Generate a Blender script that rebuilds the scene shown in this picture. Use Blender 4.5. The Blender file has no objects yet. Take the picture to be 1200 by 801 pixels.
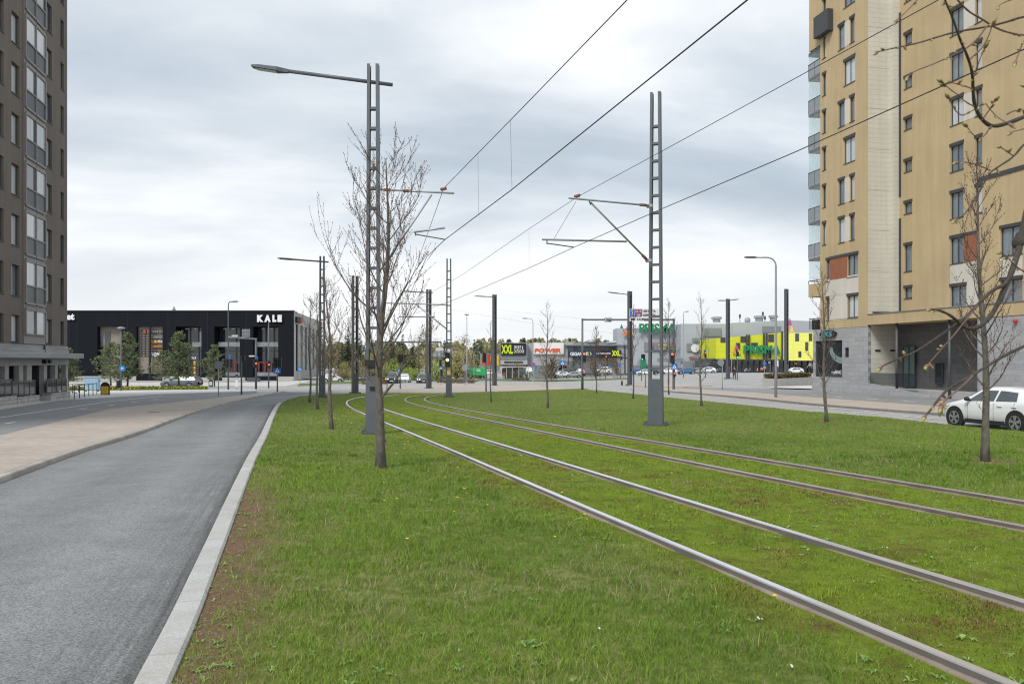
import bpy, bmesh, math, random
import numpy as np
from mathutils import Vector, Matrix
random.seed(7)
SC = bpy.context.scene
COL = SC.collection
H0 = 1.85           # eye height
F = 900.0           # focal length in photo pixels
HZ = 421.0          # horizon row in the photo
R = math.radians

# ------------------------------------------------------------------ terrain
def g(x, y):
    yy = max(-20.0, min(y, 220.0))
    a = max(0.0, min((x - 8.0) / 20.0, 1.6)); b = max(0.0, min((yy - 35.0) / 80.0, 1.0))
    return -0.01556 * yy + a * b
def g_np(x, y):
    yy = np.clip(y, -20, 220)
    return -0.01556 * yy + np.clip((x - 8) / 20, 0, 1.6) * np.clip((yy - 35) / 80, 0, 1)
def at(px, py):
    """ground point seen at a photo pixel"""
    lo, hi = 1.0, 400.0
    k = (px - 600) / F; s = (py - HZ) / F
    for _ in range(60):
        m = (lo + hi) / 2
        if H0 - s * m - g(k * m, m) > 0: lo = m
        else: hi = m
    return Vector((k * lo, lo, g(k * lo, lo)))
def zat(py, y): return H0 - (py - HZ) / F * y
def xat(px, y): return (px - 600) / F * y

# ------------------------------------------------------------------ materials
MATS = {}
def mat(name, col, rough=0.75, var=0.18, scale=6.0, bump=0.0, metal=0.0, spec=0.4, col2=None, fine=0.0, coat=0.0, stretch=None):
    m = bpy.data.materials.new(name); m.use_nodes = True
    nt = m.node_tree; N = nt.nodes; L = nt.links
    b = N['Principled BSDF']
    b.inputs['Roughness'].default_value = rough
    b.inputs['Metallic'].default_value = metal
    b.inputs['Specular IOR Level'].default_value = spec
    b.inputs['Coat Weight'].default_value = coat
    tc = N.new('ShaderNodeTexCoord')
    src = tc.outputs['Object']
    if stretch:
        mp = N.new('ShaderNodeMapping'); mp.inputs['Scale'].default_value = stretch
        L.new(src, mp.inputs['Vector']); src = mp.outputs['Vector']
    n = N.new('ShaderNodeTexNoise'); n.inputs['Scale'].default_value = scale
    n.inputs['Detail'].default_value = 6; n.inputs['Roughness'].default_value = 0.65
    L.new(src, n.inputs['Vector'])
    r = N.new('ShaderNodeValToRGB')
    c2 = col2 if col2 else tuple(min(1, c * (1 + var)) for c in col)
    c1 = col if col2 else tuple(c * (1 - var) for c in col)
    r.color_ramp.elements[0].position = 0.3; r.color_ramp.elements[1].position = 0.7
    r.color_ramp.elements[0].color = (*c1, 1); r.color_ramp.elements[1].color = (*c2, 1)
    L.new(n.outputs['Fac'], r.inputs['Fac'])
    out = r.outputs['Color']
    if fine:
        n2 = N.new('ShaderNodeTexNoise'); n2.inputs['Scale'].default_value = scale * 40; n2.inputs['Detail'].default_value = 3
        L.new(src, n2.inputs['Vector'])
        mr = N.new('ShaderNodeMapRange'); mr.inputs['From Min'].default_value = .25; mr.inputs['From Max'].default_value = .75
        mr.inputs['To Min'].default_value = 1 - fine; mr.inputs['To Max'].default_value = 1 + fine
        L.new(n2.outputs['Fac'], mr.inputs['Value'])
        vm = N.new('ShaderNodeVectorMath'); vm.operation = 'SCALE'
        L.new(out, vm.inputs[0]); L.new(mr.outputs['Result'], vm.inputs['Scale']); out = vm.outputs['Vector']
    L.new(out, b.inputs['Base Color'])
    if bump:
        bp = N.new('ShaderNodeBump'); bp.inputs['Strength'].default_value = bump; bp.inputs['Distance'].default_value = 0.02
        n3 = N.new('ShaderNodeTexNoise'); n3.inputs['Scale'].default_value = scale * 12; n3.inputs['Detail'].default_value = 4
        L.new(src, n3.inputs['Vector'])
        L.new(n3.outputs['Fac'], bp.inputs['Height']); L.new(bp.outputs['Normal'], b.inputs['Normal'])
    MATS[name] = m
    return m
def emis(name, col, strength):
    m = bpy.data.materials.new(name); m.use_nodes = True
    b = m.node_tree.nodes['Principled BSDF']
    b.inputs['Base Color'].default_value = (*col, 1)
    b.inputs['Emission Color'].default_value = (*col, 1); b.inputs['Emission Strength'].default_value = strength
    MATS[name] = m; return m
def attr_mat(name, rough=0.8, spec=0.2, transl=0.0):
    """colour stored per vertex: the plant's own colour variation"""
    m = bpy.data.materials.new(name); m.use_nodes = True
    nt = m.node_tree; b = nt.nodes['Principled BSDF']
    a = nt.nodes.new('ShaderNodeAttribute'); a.attribute_name = 'tint'
    nt.links.new(a.outputs['Color'], b.inputs['Base Color'])
    b.inputs['Roughness'].default_value = rough; b.inputs['Specular IOR Level'].default_value = spec
    MATS[name] = m; return m
def streaked(m, amt=.10):
    """rain streaks and dirt that run down a rendered wall"""
    nt = m.node_tree; N = nt.nodes; L = nt.links; b = N['Principled BSDF']; old = b.inputs['Base Color'].links[0].from_socket
    tc = N.new('ShaderNodeTexCoord'); mp = N.new('ShaderNodeMapping'); mp.inputs['Scale'].default_value = (2.2, 2.2, .12); L.new(tc.outputs['Object'], mp.inputs[0])
    n = N.new('ShaderNodeTexNoise'); n.inputs['Scale'].default_value = 1.2; n.inputs['Detail'].default_value = 6; L.new(mp.outputs[0], n.inputs['Vector'])
    n2 = N.new('ShaderNodeTexNoise'); n2.inputs['Scale'].default_value = .28; n2.inputs['Detail'].default_value = 4; L.new(tc.outputs['Object'], n2.inputs['Vector'])
    a = N.new('ShaderNodeMath'); a.operation = 'ADD'; L.new(n.outputs['Fac'], a.inputs[0]); L.new(n2.outputs['Fac'], a.inputs[1])
    mr = N.new('ShaderNodeMapRange'); mr.inputs['From Min'].default_value = .75; mr.inputs['From Max'].default_value = 1.25; mr.inputs['To Min'].default_value = 1 - amt; mr.inputs['To Max'].default_value = 1 + amt * .6; L.new(a.outputs[0], mr.inputs['Value'])
    vm = N.new('ShaderNodeVectorMath'); vm.operation = 'SCALE'; L.new(old, vm.inputs[0]); L.new(mr.outputs['Result'], vm.inputs['Scale']); L.new(vm.outputs['Vector'], b.inputs['Base Color'])
    return m
def panel_mat(name, col, sx, sy, gap=0.02, rough=0.6, var=0.08, axis='XZ', offset=0.5, mortar=None, spec=0.3, bump=0.3, squash=1.0, noise=3.0):
    """cladding / paving of blocks sx by sy in object space"""
    m = mat(name, col, rough, var, noise, spec=spec, fine=0.06)
    nt = m.node_tree; N = nt.nodes; L = nt.links; b = N['Principled BSDF']
    old = b.inputs['Base Color'].links[0].from_socket
    tc = N.new('ShaderNodeTexCoord'); sp = N.new('ShaderNodeSeparateXYZ'); cb = N.new('ShaderNodeCombineXYZ')
    L.new(tc.outputs['Object'], sp.inputs[0])
    L.new(sp.outputs[axis[0]], cb.inputs[0]); L.new(sp.outputs[axis[1]], cb.inputs[1])
    br = N.new('ShaderNodeTexBrick'); br.inputs['Scale'].default_value = 1.0
    br.inputs['Brick Width'].default_value = sx; br.inputs['Row Height'].default_value = sy
    br.inputs['Mortar Size'].default_value = gap; br.offset = offset
    br.inputs['Mortar Smooth'].default_value = 0.1
    br.inputs['Color1'].default_value = (1, 1, 1, 1); br.inputs['Color2'].default_value = (1 - var * 1.5,) * 3 + (1,)
    mo = mortar if mortar is not None else 0.45
    br.inputs['Mortar'].default_value = (mo, mo, mo, 1)
    L.new(cb.outputs[0], br.inputs['Vector'])
    mx = N.new('ShaderNodeMix'); mx.data_type = 'RGBA'; mx.blend_type = 'MULTIPLY'; mx.inputs['Factor'].default_value = 1
    L.new(old, mx.inputs['A']); L.new(br.outputs['Color'], mx.inputs['B'])
    L.new(mx.outputs['Result'], b.inputs['Base Color'])
    if bump:
        bp = N.new('ShaderNodeBump'); bp.inputs['Strength'].default_value = bump; bp.inputs['Distance'].default_value = 0.01; bp.invert = True
        L.new(br.outputs['Fac'], bp.inputs['Height']); L.new(bp.outputs['Normal'], b.inputs['Normal'])
    return m

def asphalt(name, base, dark, patch=1.0):
    """worn asphalt: aggregate speckle, faint wheel-track bands of wear, blotches"""
    m = mat(name, base, 0.9, 0.10, 0.35 * patch, bump=0, spec=0.25)
    nt = m.node_tree; N = nt.nodes; L = nt.links; b = N['Principled BSDF']
    old = b.inputs['Base Color'].links[0].from_socket
    tc = N.new('ShaderNodeTexCoord')
    v = N.new('ShaderNodeTexVoronoi'); v.inputs['Scale'].default_value = 95
    L.new(tc.outputs['Object'], v.inputs['Vector'])
    sv = N.new('ShaderNodeSeparateColor'); L.new(v.outputs['Color'], sv.inputs[0])
    mr = N.new('ShaderNodeMapRange'); mr.inputs['To Min'].default_value = 0.60; mr.inputs['To Max'].default_value = 1.40
    L.new(sv.outputs[0], mr.inputs['Value'])
    n = N.new('ShaderNodeTexNoise'); n.inputs['Scale'].default_value = 2.2; n.inputs['Detail'].default_value = 8; n.inputs['Roughness'].default_value = .7
    L.new(tc.outputs['Object'], n.inputs['Vector'])
    mr2 = N.new('ShaderNodeMapRange'); mr2.inputs['From Min'].default_value = .3; mr2.inputs['From Max'].default_value = .7
    mr2.inputs['To Min'].default_value = 1 - dark; mr2.inputs['To Max'].default_value = 1 + dark
    L.new(n.outputs['Fac'], mr2.inputs['Value'])
    mu = N.new('ShaderNodeMath'); mu.operation = 'MULTIPLY'
    L.new(mr.outputs['Result'], mu.inputs[0]); L.new(mr2.outputs['Result'], mu.inputs[1])
    vm = N.new('ShaderNodeVectorMath'); vm.operation = 'SCALE'
    L.new(old, vm.inputs[0]); L.new(mu.outputs[0], vm.inputs['Scale'])
    L.new(vm.outputs['Vector'], b.inputs['Base Color'])
    return m

M = MATS
asphalt('asphalt_old', (0.205, 0.210, 0.213), 0.13)
asphalt('asphalt_path', (0.24, 0.24, 0.242), 0.08)
asphalt('asphalt_far', (0.345, 0.335, 0.325), 0.10)
panel_mat('pavers_pink', (0.46, 0.40, 0.35), 0.28, 0.14, 0.008, 0.9, 0.10, 'XY', mortar=.7, bump=.4, noise=.5)
panel_mat('pavers_light', (0.52, 0.50, 0.475), 0.6, 0.6, 0.01, 0.9, 0.06, 'XY', mortar=.75, bump=0, noise=.4)
mat('granite', (0.37, 0.355, 0.325), 0.8, 0.20, 2.2, col2=(.47, .475, .47), bump=.35, fine=.22)
mat('granite_worn', (0.40, 0.37, 0.33), 0.85, 0.25, 1.5, bump=.4, fine=.2)
def jointed(m, L_, tone):
    nt = m.node_tree; N = nt.nodes; L = nt.links; b = N['Principled BSDF']; old = b.inputs['Base Color'].links[0].from_socket
    a = N.new('ShaderNodeAttribute'); a.attribute_name = 'along'
    def mth(op, x, y):
        n = N.new('ShaderNodeMath'); n.operation = op
        for i, v in enumerate((x, y)):
            if isinstance(v, (int, float)): n.inputs[i].default_value = v
            else: L.new(v, n.inputs[i])
        return n.outputs[0]
    u = mth('DIVIDE', a.outputs['Fac'], L_); fr = mth('FRACT', u, 0); fl = mth('FLOOR', u, 0)
    wn = N.new('ShaderNodeTexWhiteNoise'); wn.noise_dimensions = '1D'; L.new(fl, wn.inputs['W'])
    j = mth('LESS_THAN', fr, .016 / L_)
    k = mth('SUBTRACT', mth('ADD', mth('MULTIPLY', wn.outputs['Value'], tone), 1 - tone / 2), mth('MULTIPLY', j, .22))
    vm = N.new('ShaderNodeVectorMath'); vm.operation = 'SCALE'; L.new(old, vm.inputs[0]); L.new(k, vm.inputs['Scale']); L.new(vm.outputs['Vector'], b.inputs['Base Color'])
jointed(M['granite'], 1.15, .09); jointed(M['granite_worn'], 1.0, .2)
mat('paint_white', (0.66, 0.66, 0.65), 0.7, 0.25, 3, fine=.2)
mat('concrete', (0.40, 0.395, 0.385), 0.85, 0.12, 2, bump=.15, fine=.1)
mat('concrete_light', (0.55, 0.54, 0.52), 0.85, 0.10, 1.2, fine=.06)
mat('steel_grey', (0.10, 0.115, 0.13), 0.5, 0.10, 2.5, spec=.5)
mat('steel_dark', (0.075, 0.08, 0.088), 0.5, 0.12, 2.5, spec=.5)
mat('galvanised', (0.36, 0.38, 0.40), 0.45, 0.12, 4, metal=.35)
mat('lamp_glass', (0.55, 0.56, 0.55), 0.25, 0.05)
mat('rust_red', (0.24, 0.09, 0.07), 0.6, 0.2, 8)
mat('wire', (0.05, 0.05, 0.052), 0.5, 0.1)
mat('black', (0.018, 0.018, 0.02), 0.5, 0.15)
mat('white_sign', (0.78, 0.78, 0.78), 0.45, 0.03)
mat('grey_sign', (0.30, 0.31, 0.32), 0.45, 0.06, metal=.3)
mat('blue_sign', (0.02, 0.17, 0.55), 0.4, 0.05)
mat('red_sign', (0.55, 0.05, 0.03), 0.45, 0.05)
mat('yellow_sign', (0.75, 0.46, 0.03), 0.5, 0.05)
mat('rail_steel', (0.74, 0.73, 0.75), 0.25, 0.08, 1.5, metal=.7, spec=.6)
mat('rail_dull', (0.40, 0.37, 0.36), .4, .12, 2, metal=.5); mat('rail_bed', (0.26, 0.215, 0.17), 0.9, 0.22, 3, bump=.4, fine=.15)
mat('rail_side_pale', (0.19, 0.17, 0.165), .6, .12, 3, metal=.3); mat('rail_side', (0.15, 0.115, 0.10), 0.8, 0.25, 3)
mat('bark', (0.085, 0.072, 0.06), 0.9, 0.40, 11, bump=.9, fine=.35, stretch=(1, 1, .5), col2=(.205, .19, .165))
mat('bark_far', (0.11, 0.095, 0.08), 0.9, 0.25, 4)
mat('twig', (0.085, 0.067, 0.057), 0.8, 0.2, 6)
mat('bud', (0.17, 0.095, 0.075), 0.7, 0.25, 8)
mat('bud_green', (0.42, 0.42, 0.10), 0.6, 0.15, 60, col2=(0.50, 0.26, 0.16))
mat('branch_young', (0.15, 0.09, 0.075), 0.65, 0.3, 20, bump=.2)
emis('lamp_red', (1.0, 0.10, 0.03), 2.2); emis('lamp_green', (0.05, .9, 0.6), 1.6); emis('lamp_white', (1, .97, .95), 1.6); emis('headlight', (1, .98, .9), 1.6)
attr_mat('blades', .75, .25); attr_mat('leaves', .8, .15)

# ------------------------------------------------------------------ mesh builder
class MB:
    def __init__(self): self.v, self.f, self.m, self.cuts = [], [], [], []
    def add(self, vs, fs, mi=0):
        n = len(self.v); self.v.extend([tuple(p) for p in vs]); self.cuts.append((n, len(self.f)))
        for q in fs: self.f.append(tuple(i + n for i in q)); self.m.append(mi)
        return self
    def box(self, x0, x1, y0, y1, z0, z1, mi=0):
        vs = [(x, y, z) for z in (z0, z1) for y in (y0, y1) for x in (x0, x1)]
        return self.add(vs, [(0, 2, 3, 1), (4, 5, 7, 6), (0, 1, 5, 4), (2, 6, 7, 3), (0, 4, 6, 2), (1, 3, 7, 5)], mi)
    def bar(self, a, b, w, h, up=(0, 0, 1), mi=0):
        a, b = Vector(a), Vector(b); d = (b - a).normalized(); up = Vector(up)
        s = d.cross(up)
        if s.length < 1e-4: s = d.cross(Vector((1, 0, 0)))
        s.normalize(); t = s.cross(d).normalized()
        vs = [p + s * (i * w / 2) + t * (j * h / 2) for p in (a, b) for i, j in ((-1, -1), (1, -1), (1, 1), (-1, 1))]
        return self.add(vs, [(3, 2, 1, 0), (4, 5, 6, 7), (0, 1, 5, 4), (1, 2, 6, 5), (2, 3, 7, 6), (3, 0, 4, 7)], mi)
    def tube(self, pts, rad, n=6, cap=True, mi=0):
        pts = [Vector(p) for p in pts]
        if not isinstance(rad, (list, tuple)): rad = [rad] * len(pts)
        vs = []; u = None
        for i, p in enumerate(pts):
            d = (pts[min(i + 1, len(pts) - 1)] - pts[max(i - 1, 0)])
            d = d.normalized() if d.length > 1e-9 else Vector((0, 0, 1))
            if u is None: u = d.orthogonal().normalized()
            u = (u - d * u.dot(d)); u = u.normalized() if u.length > 1e-6 else d.orthogonal().normalized()
            w = d.cross(u)
            for k in range(n):
                a = 2 * math.pi * k / n
                vs.append(p + (u * math.cos(a) + w * math.sin(a)) * rad[i])
        fs = [(i * n + k, i * n + (k + 1) % n, (i + 1) * n + (k + 1) % n, (i + 1) * n + k) for i in range(len(pts) - 1) for k in range(n)]
        if cap: fs += [tuple(range(n))[::-1], tuple((len(pts) - 1) * n + k for k in range(n))]
        return self.add(vs, fs, mi)
    def lathe(self, prof, n=16, c=(0, 0, 0), mi=0):
        vs = [(c[0] + r * math.cos(2 * math.pi * k / n), c[1] + r * math.sin(2 * math.pi * k / n), c[2] + z) for r, z in prof for k in range(n)]
        fs = [(i * n + k, i * n + (k + 1) % n, (i + 1) * n + (k + 1) % n, (i + 1) * n + k) for i in range(len(prof) - 1) for k in range(n)]
        fs += [tuple(range(n))[::-1], tuple((len(prof) - 1) * n + k for k in range(n))]
        return self.add(vs, fs, mi)
    def disc(self, c, r, t, n=20, mi=0):            # disc facing -Y, thickness t
        vs = [(c[0] + r * math.cos(2 * math.pi * k / n), c[1] + y, c[2] + r * math.sin(2 * math.pi * k / n)) for y in (0, t) for k in range(n)]
        fs = [tuple(range(n)), tuple(range(n, 2 * n))[::-1]] + [(k, n + k, n + (k + 1) % n, (k + 1) % n) for k in range(n)]
        return self.add(vs, fs, mi)
    def polyY(self, poly, y0, y1, mi=0):            # polygon in XZ extruded along Y
        n = len(poly)
        vs = [(p[0], y, p[1]) for y in (y0, y1) for p in poly]
        return self.add(vs, [tuple(range(n)), tuple(range(n, 2 * n))[::-1]] + [(k, n + k, n + (k + 1) % n, (k + 1) % n) for k in range(n)], mi)
    def polyZ(self, poly, z0, z1, mi=0):
        n = len(poly)
        vs = [(p[0], p[1], z) for z in (z0, z1) for p in poly]
        return self.add(vs, [tuple(range(n))[::-1], tuple(range(n, 2 * n))] + [(k, (k + 1) % n, n + (k + 1) % n, n + k) for k in range(n)], mi)
    def ball(self, c, r, n=8, mi=0):
        rx, ry, rz = r if isinstance(r, (tuple, list)) else (r, r, r)
        prof = [(math.sin(math.pi * i / (n // 2 + 1)), -math.cos(math.pi * i / (n // 2 + 1))) for i in range(1, n // 2 + 1)]
        vs = [(c[0] + rx * s * math.cos(2 * math.pi * k / n), c[1] + ry * s * math.sin(2 * math.pi * k / n), c[2] + rz * z) for s, z in prof for k in range(n)]
        vs += [(c[0], c[1], c[2] - rz), (c[0], c[1], c[2] + rz)]; m = len(prof)
        fs = [(i * n + k, i * n + (k + 1) % n, (i + 1) * n + (k + 1) % n, (i + 1) * n + k) for i in range(m - 1) for k in range(n)]
        fs += [(m * n, (k + 1) % n, k) for k in range(n)] + [(m * n + 1, (m - 1) * n + k, (m - 1) * n + (k + 1) % n) for k in range(n)]
        return self.add(vs, fs, mi)
    def build(self, name, mats, parent=None, smooth=False, bevel=0, label=None):
        me = bpy.data.meshes.new(name); me.from_pydata(self.v, [], self.f)
        for mm in (mats if isinstance(mats, (list, tuple)) else [mats]): me.materials.append(M[mm] if isinstance(mm, str) else mm)
        me.polygons.foreach_set('material_index', self.m)
        if smooth: me.polygons.foreach_set('use_smooth', [True] * len(self.f))
        me.update()
        o = bpy.data.objects.new(name, me); COL.objects.link(o)
        if parent is not None: o.parent = parent
        if bevel:
            b = o.modifiers.new('bevel', 'BEVEL'); b.width = bevel; b.segments = 2; b.limit_method = 'ANGLE'
        if label: o['label'] = label
        return o
def each(b, name, mats, parent=None, group=1, **kw):
    """one object per shape added to the builder (or per `group` shapes)"""
    cuts = b.cuts[::group] + [(len(b.v), len(b.f))]; out = []
    for (v0, f0), (v1, f1) in zip(cuts, cuts[1:]):
        if v1 == v0: continue
        q = MB(); q.v = b.v[v0:v1]; q.f = [tuple(i - v0 for i in f) for f in b.f[f0:f1]]; q.m = b.m[f0:f1]; out.append(q.build(name, mats, parent, **kw))
    return out
def tag(o, label=None, cat=None, group=None, kind=None):
    if label: o['label'] = label
    if cat: o['category'] = cat
    if group: o['group'] = group
    if kind: o['kind'] = kind
    return o
def thing(name, label, cat, loc=(0, 0, 0), rz=0.0, group=None):
    o = bpy.data.objects.new(name, None); COL.objects.link(o); o.empty_display_size = .2
    o.location = loc; o.rotation_euler = (0, 0, rz)
    return tag(o, label, cat, group)
def copy_tree(o, parent=None):
    c = o.copy(); COL.objects.link(c)
    if parent is not None: c.parent = parent
    for ch in list(o.children): copy_tree(ch, c)
    return c
def text(s, name, w, h, mt, parent, loc, rz=0.0, ext=0.03, off=0.0, spacing=1.0):
    """lettering fitted to a box w x h, lower-left corner at loc, reading along +X, facing -Y (before rz)"""
    cu = bpy.data.curves.new(name, 'FONT'); cu.body = s; cu.size = 1; cu.extrude = 0.02; cu.offset = off; cu.space_character = spacing
    cu.resolution_u = 3
    t = bpy.data.objects.new(name, cu); COL.objects.link(t)
    dg = bpy.context.evaluated_depsgraph_get(); dg.update()
    me = bpy.data.meshes.new_from_object(t.evaluated_get(dg))
    bpy.data.objects.remove(t); bpy.data.curves.remove(cu)
    n = len(me.vertices); co = np.empty(n * 3, np.float32); me.vertices.foreach_get('co', co); co = co.reshape(-1, 3)
    mn = co.min(0); mxx = co.max(0); sz = np.maximum(mxx - mn, 1e-6)
    p = (co - mn) / sz
    out = np.c_[p[:, 0] * w, -p[:, 2] * ext, p[:, 1] * h].astype(np.float32)
    me.vertices.foreach_set('co', out.ravel()); me.name = name
    me.materials.clear(); me.materials.append(M[mt]); me.update()
    o = bpy.data.objects.new(name, me); COL.objects.link(o); o.parent = parent; o.location = loc; o.rotation_euler = (0, 0, rz)
    return o

# ------------------------------------------------------------------ ground sheets
def sheet(name, outline, dz, mt, cell=3.0, skirt=0.0, kind='structure'):
    bm = bmesh.new()
    vs = [bm.verts.new((p[0], p[1], 0)) for p in outline]
    bm.faces.new(vs); bmesh.ops.triangulate(bm, faces=bm.faces[:])
    xs = [p[0] for p in outline]; ys = [p[1] for p in outline]
    for ax, lo, hi in ((0, min(xs), max(xs)), (1, min(ys), max(ys))):
        k = math.floor(lo / cell) + 1
        while k * cell < hi:
            no = (1, 0, 0) if ax == 0 else (0, 1, 0); co = tuple(c * k * cell for c in no)
            bmesh.ops.bisect_plane(bm, geom=bm.verts[:] + bm.edges[:] + bm.faces[:], plane_co=co, plane_no=no)
            k += 1
    bmesh.ops.remove_doubles(bm, verts=bm.verts[:], dist=1e-4)
    for v in bm.verts: v.co.z = g(v.co.x, v.co.y) + dz
    for f in bm.faces:
        f.normal_update()
        if f.normal.z < 0: f.normal_flip()
    if skirt:
        ed = [e for e in bm.edges if e.is_boundary]
        r = bmesh.ops.extrude_edge_only(bm, edges=ed)
        for v in [x for x in r['geom'] if isinstance(x, bmesh.types.BMVert)]: v.co.z -= skirt
    me = bpy.data.meshes.new(name); bm.to_mesh(me); bm.free()
    for mm in (mt if isinstance(mt, (list, tuple)) else [mt]): me.materials.append(M[mm])
    o = bpy.data.objects.new(name, me); COL.objects.link(o)
    return tag(o, kind=kind)
def px_line(pts): return [at(*p).xy for p in pts]
def resample(path, step):
    path = [Vector(p) for p in path]; out = [path[0]]
    for a, b in zip(path, path[1:]):
        n = max(1, int((b - a).length / step))
        out += [a.lerp(b, (i + 1) / n) for i in range(n)]
    return out
def smooth_path(path, it=2):
    for _ in range(it):
        q = [path[0]]
        for a, b in zip(path, path[1:]): q += [a.lerp(b, .25), a.lerp(b, .75)]
        path = q + [path[-1]]
    return path
def offset_path(path, d):
    out = []
    for i, p in enumerate(path):
        t = (path[min(i + 1, len(path) - 1)] - path[max(i - 1, 0)]).normalized()
        out.append(p + Vector((t.y, -t.x)) * d)       # +d = to the right of travel
    return out
def strip(name, path, w, dz_top, depth, mt, kind='structure', cham=0.02, joints=0.0):
    """kerb or painted line along an XY path, w wide to the right of travel"""
    l = path; r = offset_path(path, w); b = MB(); vs = []
    for p, q in zip(l, r):
        d = (q - p).normalized() * min(cham, w * .2)
        for s, z in ((p, dz_top - depth), (p, dz_top - cham), (p + d, dz_top), (q - d, dz_top), (q, dz_top - cham), (q, dz_top - depth)):
            vs.append((s.x, s.y, g(p.x, p.y) + z))
    fs = []
    for i in range(len(l) - 1):
        for k in range(5): fs.append((i * 6 + k, i * 6 + k + 1, i * 6 + 7 + k, i * 6 + 6 + k))
    fs += [(0, 1, 2, 3, 4, 5), tuple((len(l) - 1) * 6 + k for k in range(6))[::-1]]
    b.add(vs, [f[::-1] for f in fs]); o = b.build(name, mt)
    if depth > .05:
        al = [0.0]
        for p, q in zip(l, l[1:]): al.append(al[-1] + (q - p).length)
        a = o.data.attributes.new('along', 'FLOAT', 'POINT'); a.data.foreach_set('value', np.repeat(np.array(al, np.float32), 6))
    return tag(o, kind=kind)
def paint(name, pts, mt='paint_white', dz=.016):
    """one painted marking given by its XY corners"""
    return sheet(name, pts, dz, mt, 2.0)

# base land, one sheet to the horizon
bm_pts = [(-900, -40), (900, -40), (900, 1400), (-900, 1400)]
def land():
    xs = np.r_[-900, -400, -200, np.arange(-120, 121, 4), 200, 400, 900]; ys = np.r_[-40, -20, np.arange(-12, 224, 4), 260, 400, 700, 1400]
    X, Y = np.meshgrid(xs, ys); Z = g_np(X, Y) - 0.02
    nx = len(xs); b = MB(); b.v = [tuple(p) for p in np.c_[X.ravel(), Y.ravel(), Z.ravel()].tolist()]
    for j in range(len(ys) - 1):
        for i in range(nx - 1): b.f.append((j * nx + i, j * nx + i + 1, (j + 1) * nx + i + 1, (j + 1) * nx + i)); b.m.append(0)
    return tag(b.build('ground', 'asphalt_far'), kind='structure')
land()

LRE = [Vector((-0.15, -3))] + px_line([(166, 795), (199, 732), (220, 686.5), (240, 644), (262, 596), (279, 560), (292, 534), (304.7, 513.4), (313, 494), (322, 476.7), (326, 473.2)])
LRE = resample(smooth_path(LRE, 2), 0.7)
far_edge = px_line([(336, 469.5), (352, 465), (376, 462.7), (429, 461), (520, 461.3), (600, 459), (680, 456)])
right_edge = px_line([(720, 459.5), (780, 466), (900, 478), (930, 481.5), (1040, 490.5), (1112, 499)]) + [Vector((16.9, 15)), Vector((18.6, 6)), Vector((20.5, -4))]
KW = 0.205
lawn_left = offset_path(LRE, KW)
LLE = [Vector((-3.4, -6))] + px_line([(0, 566), (57, 544), (105, 526.6), (136, 518), (175, 504.7), (201.5, 493.8), (236.5, 480.7), (280, 469.7), (304.7, 464.5), (335, 459)])
LLE = resample(smooth_path(LLE, 2), 1.0)
LROAD = LLE + [far_edge[3]] + far_edge[2::-1] + LRE[::-1]
lroad = sheet('left_road', [Vector((-3.4, -8))] + LROAD + [Vector((-.15, -8))], 0.0, 'asphalt_old', .5)
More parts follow.
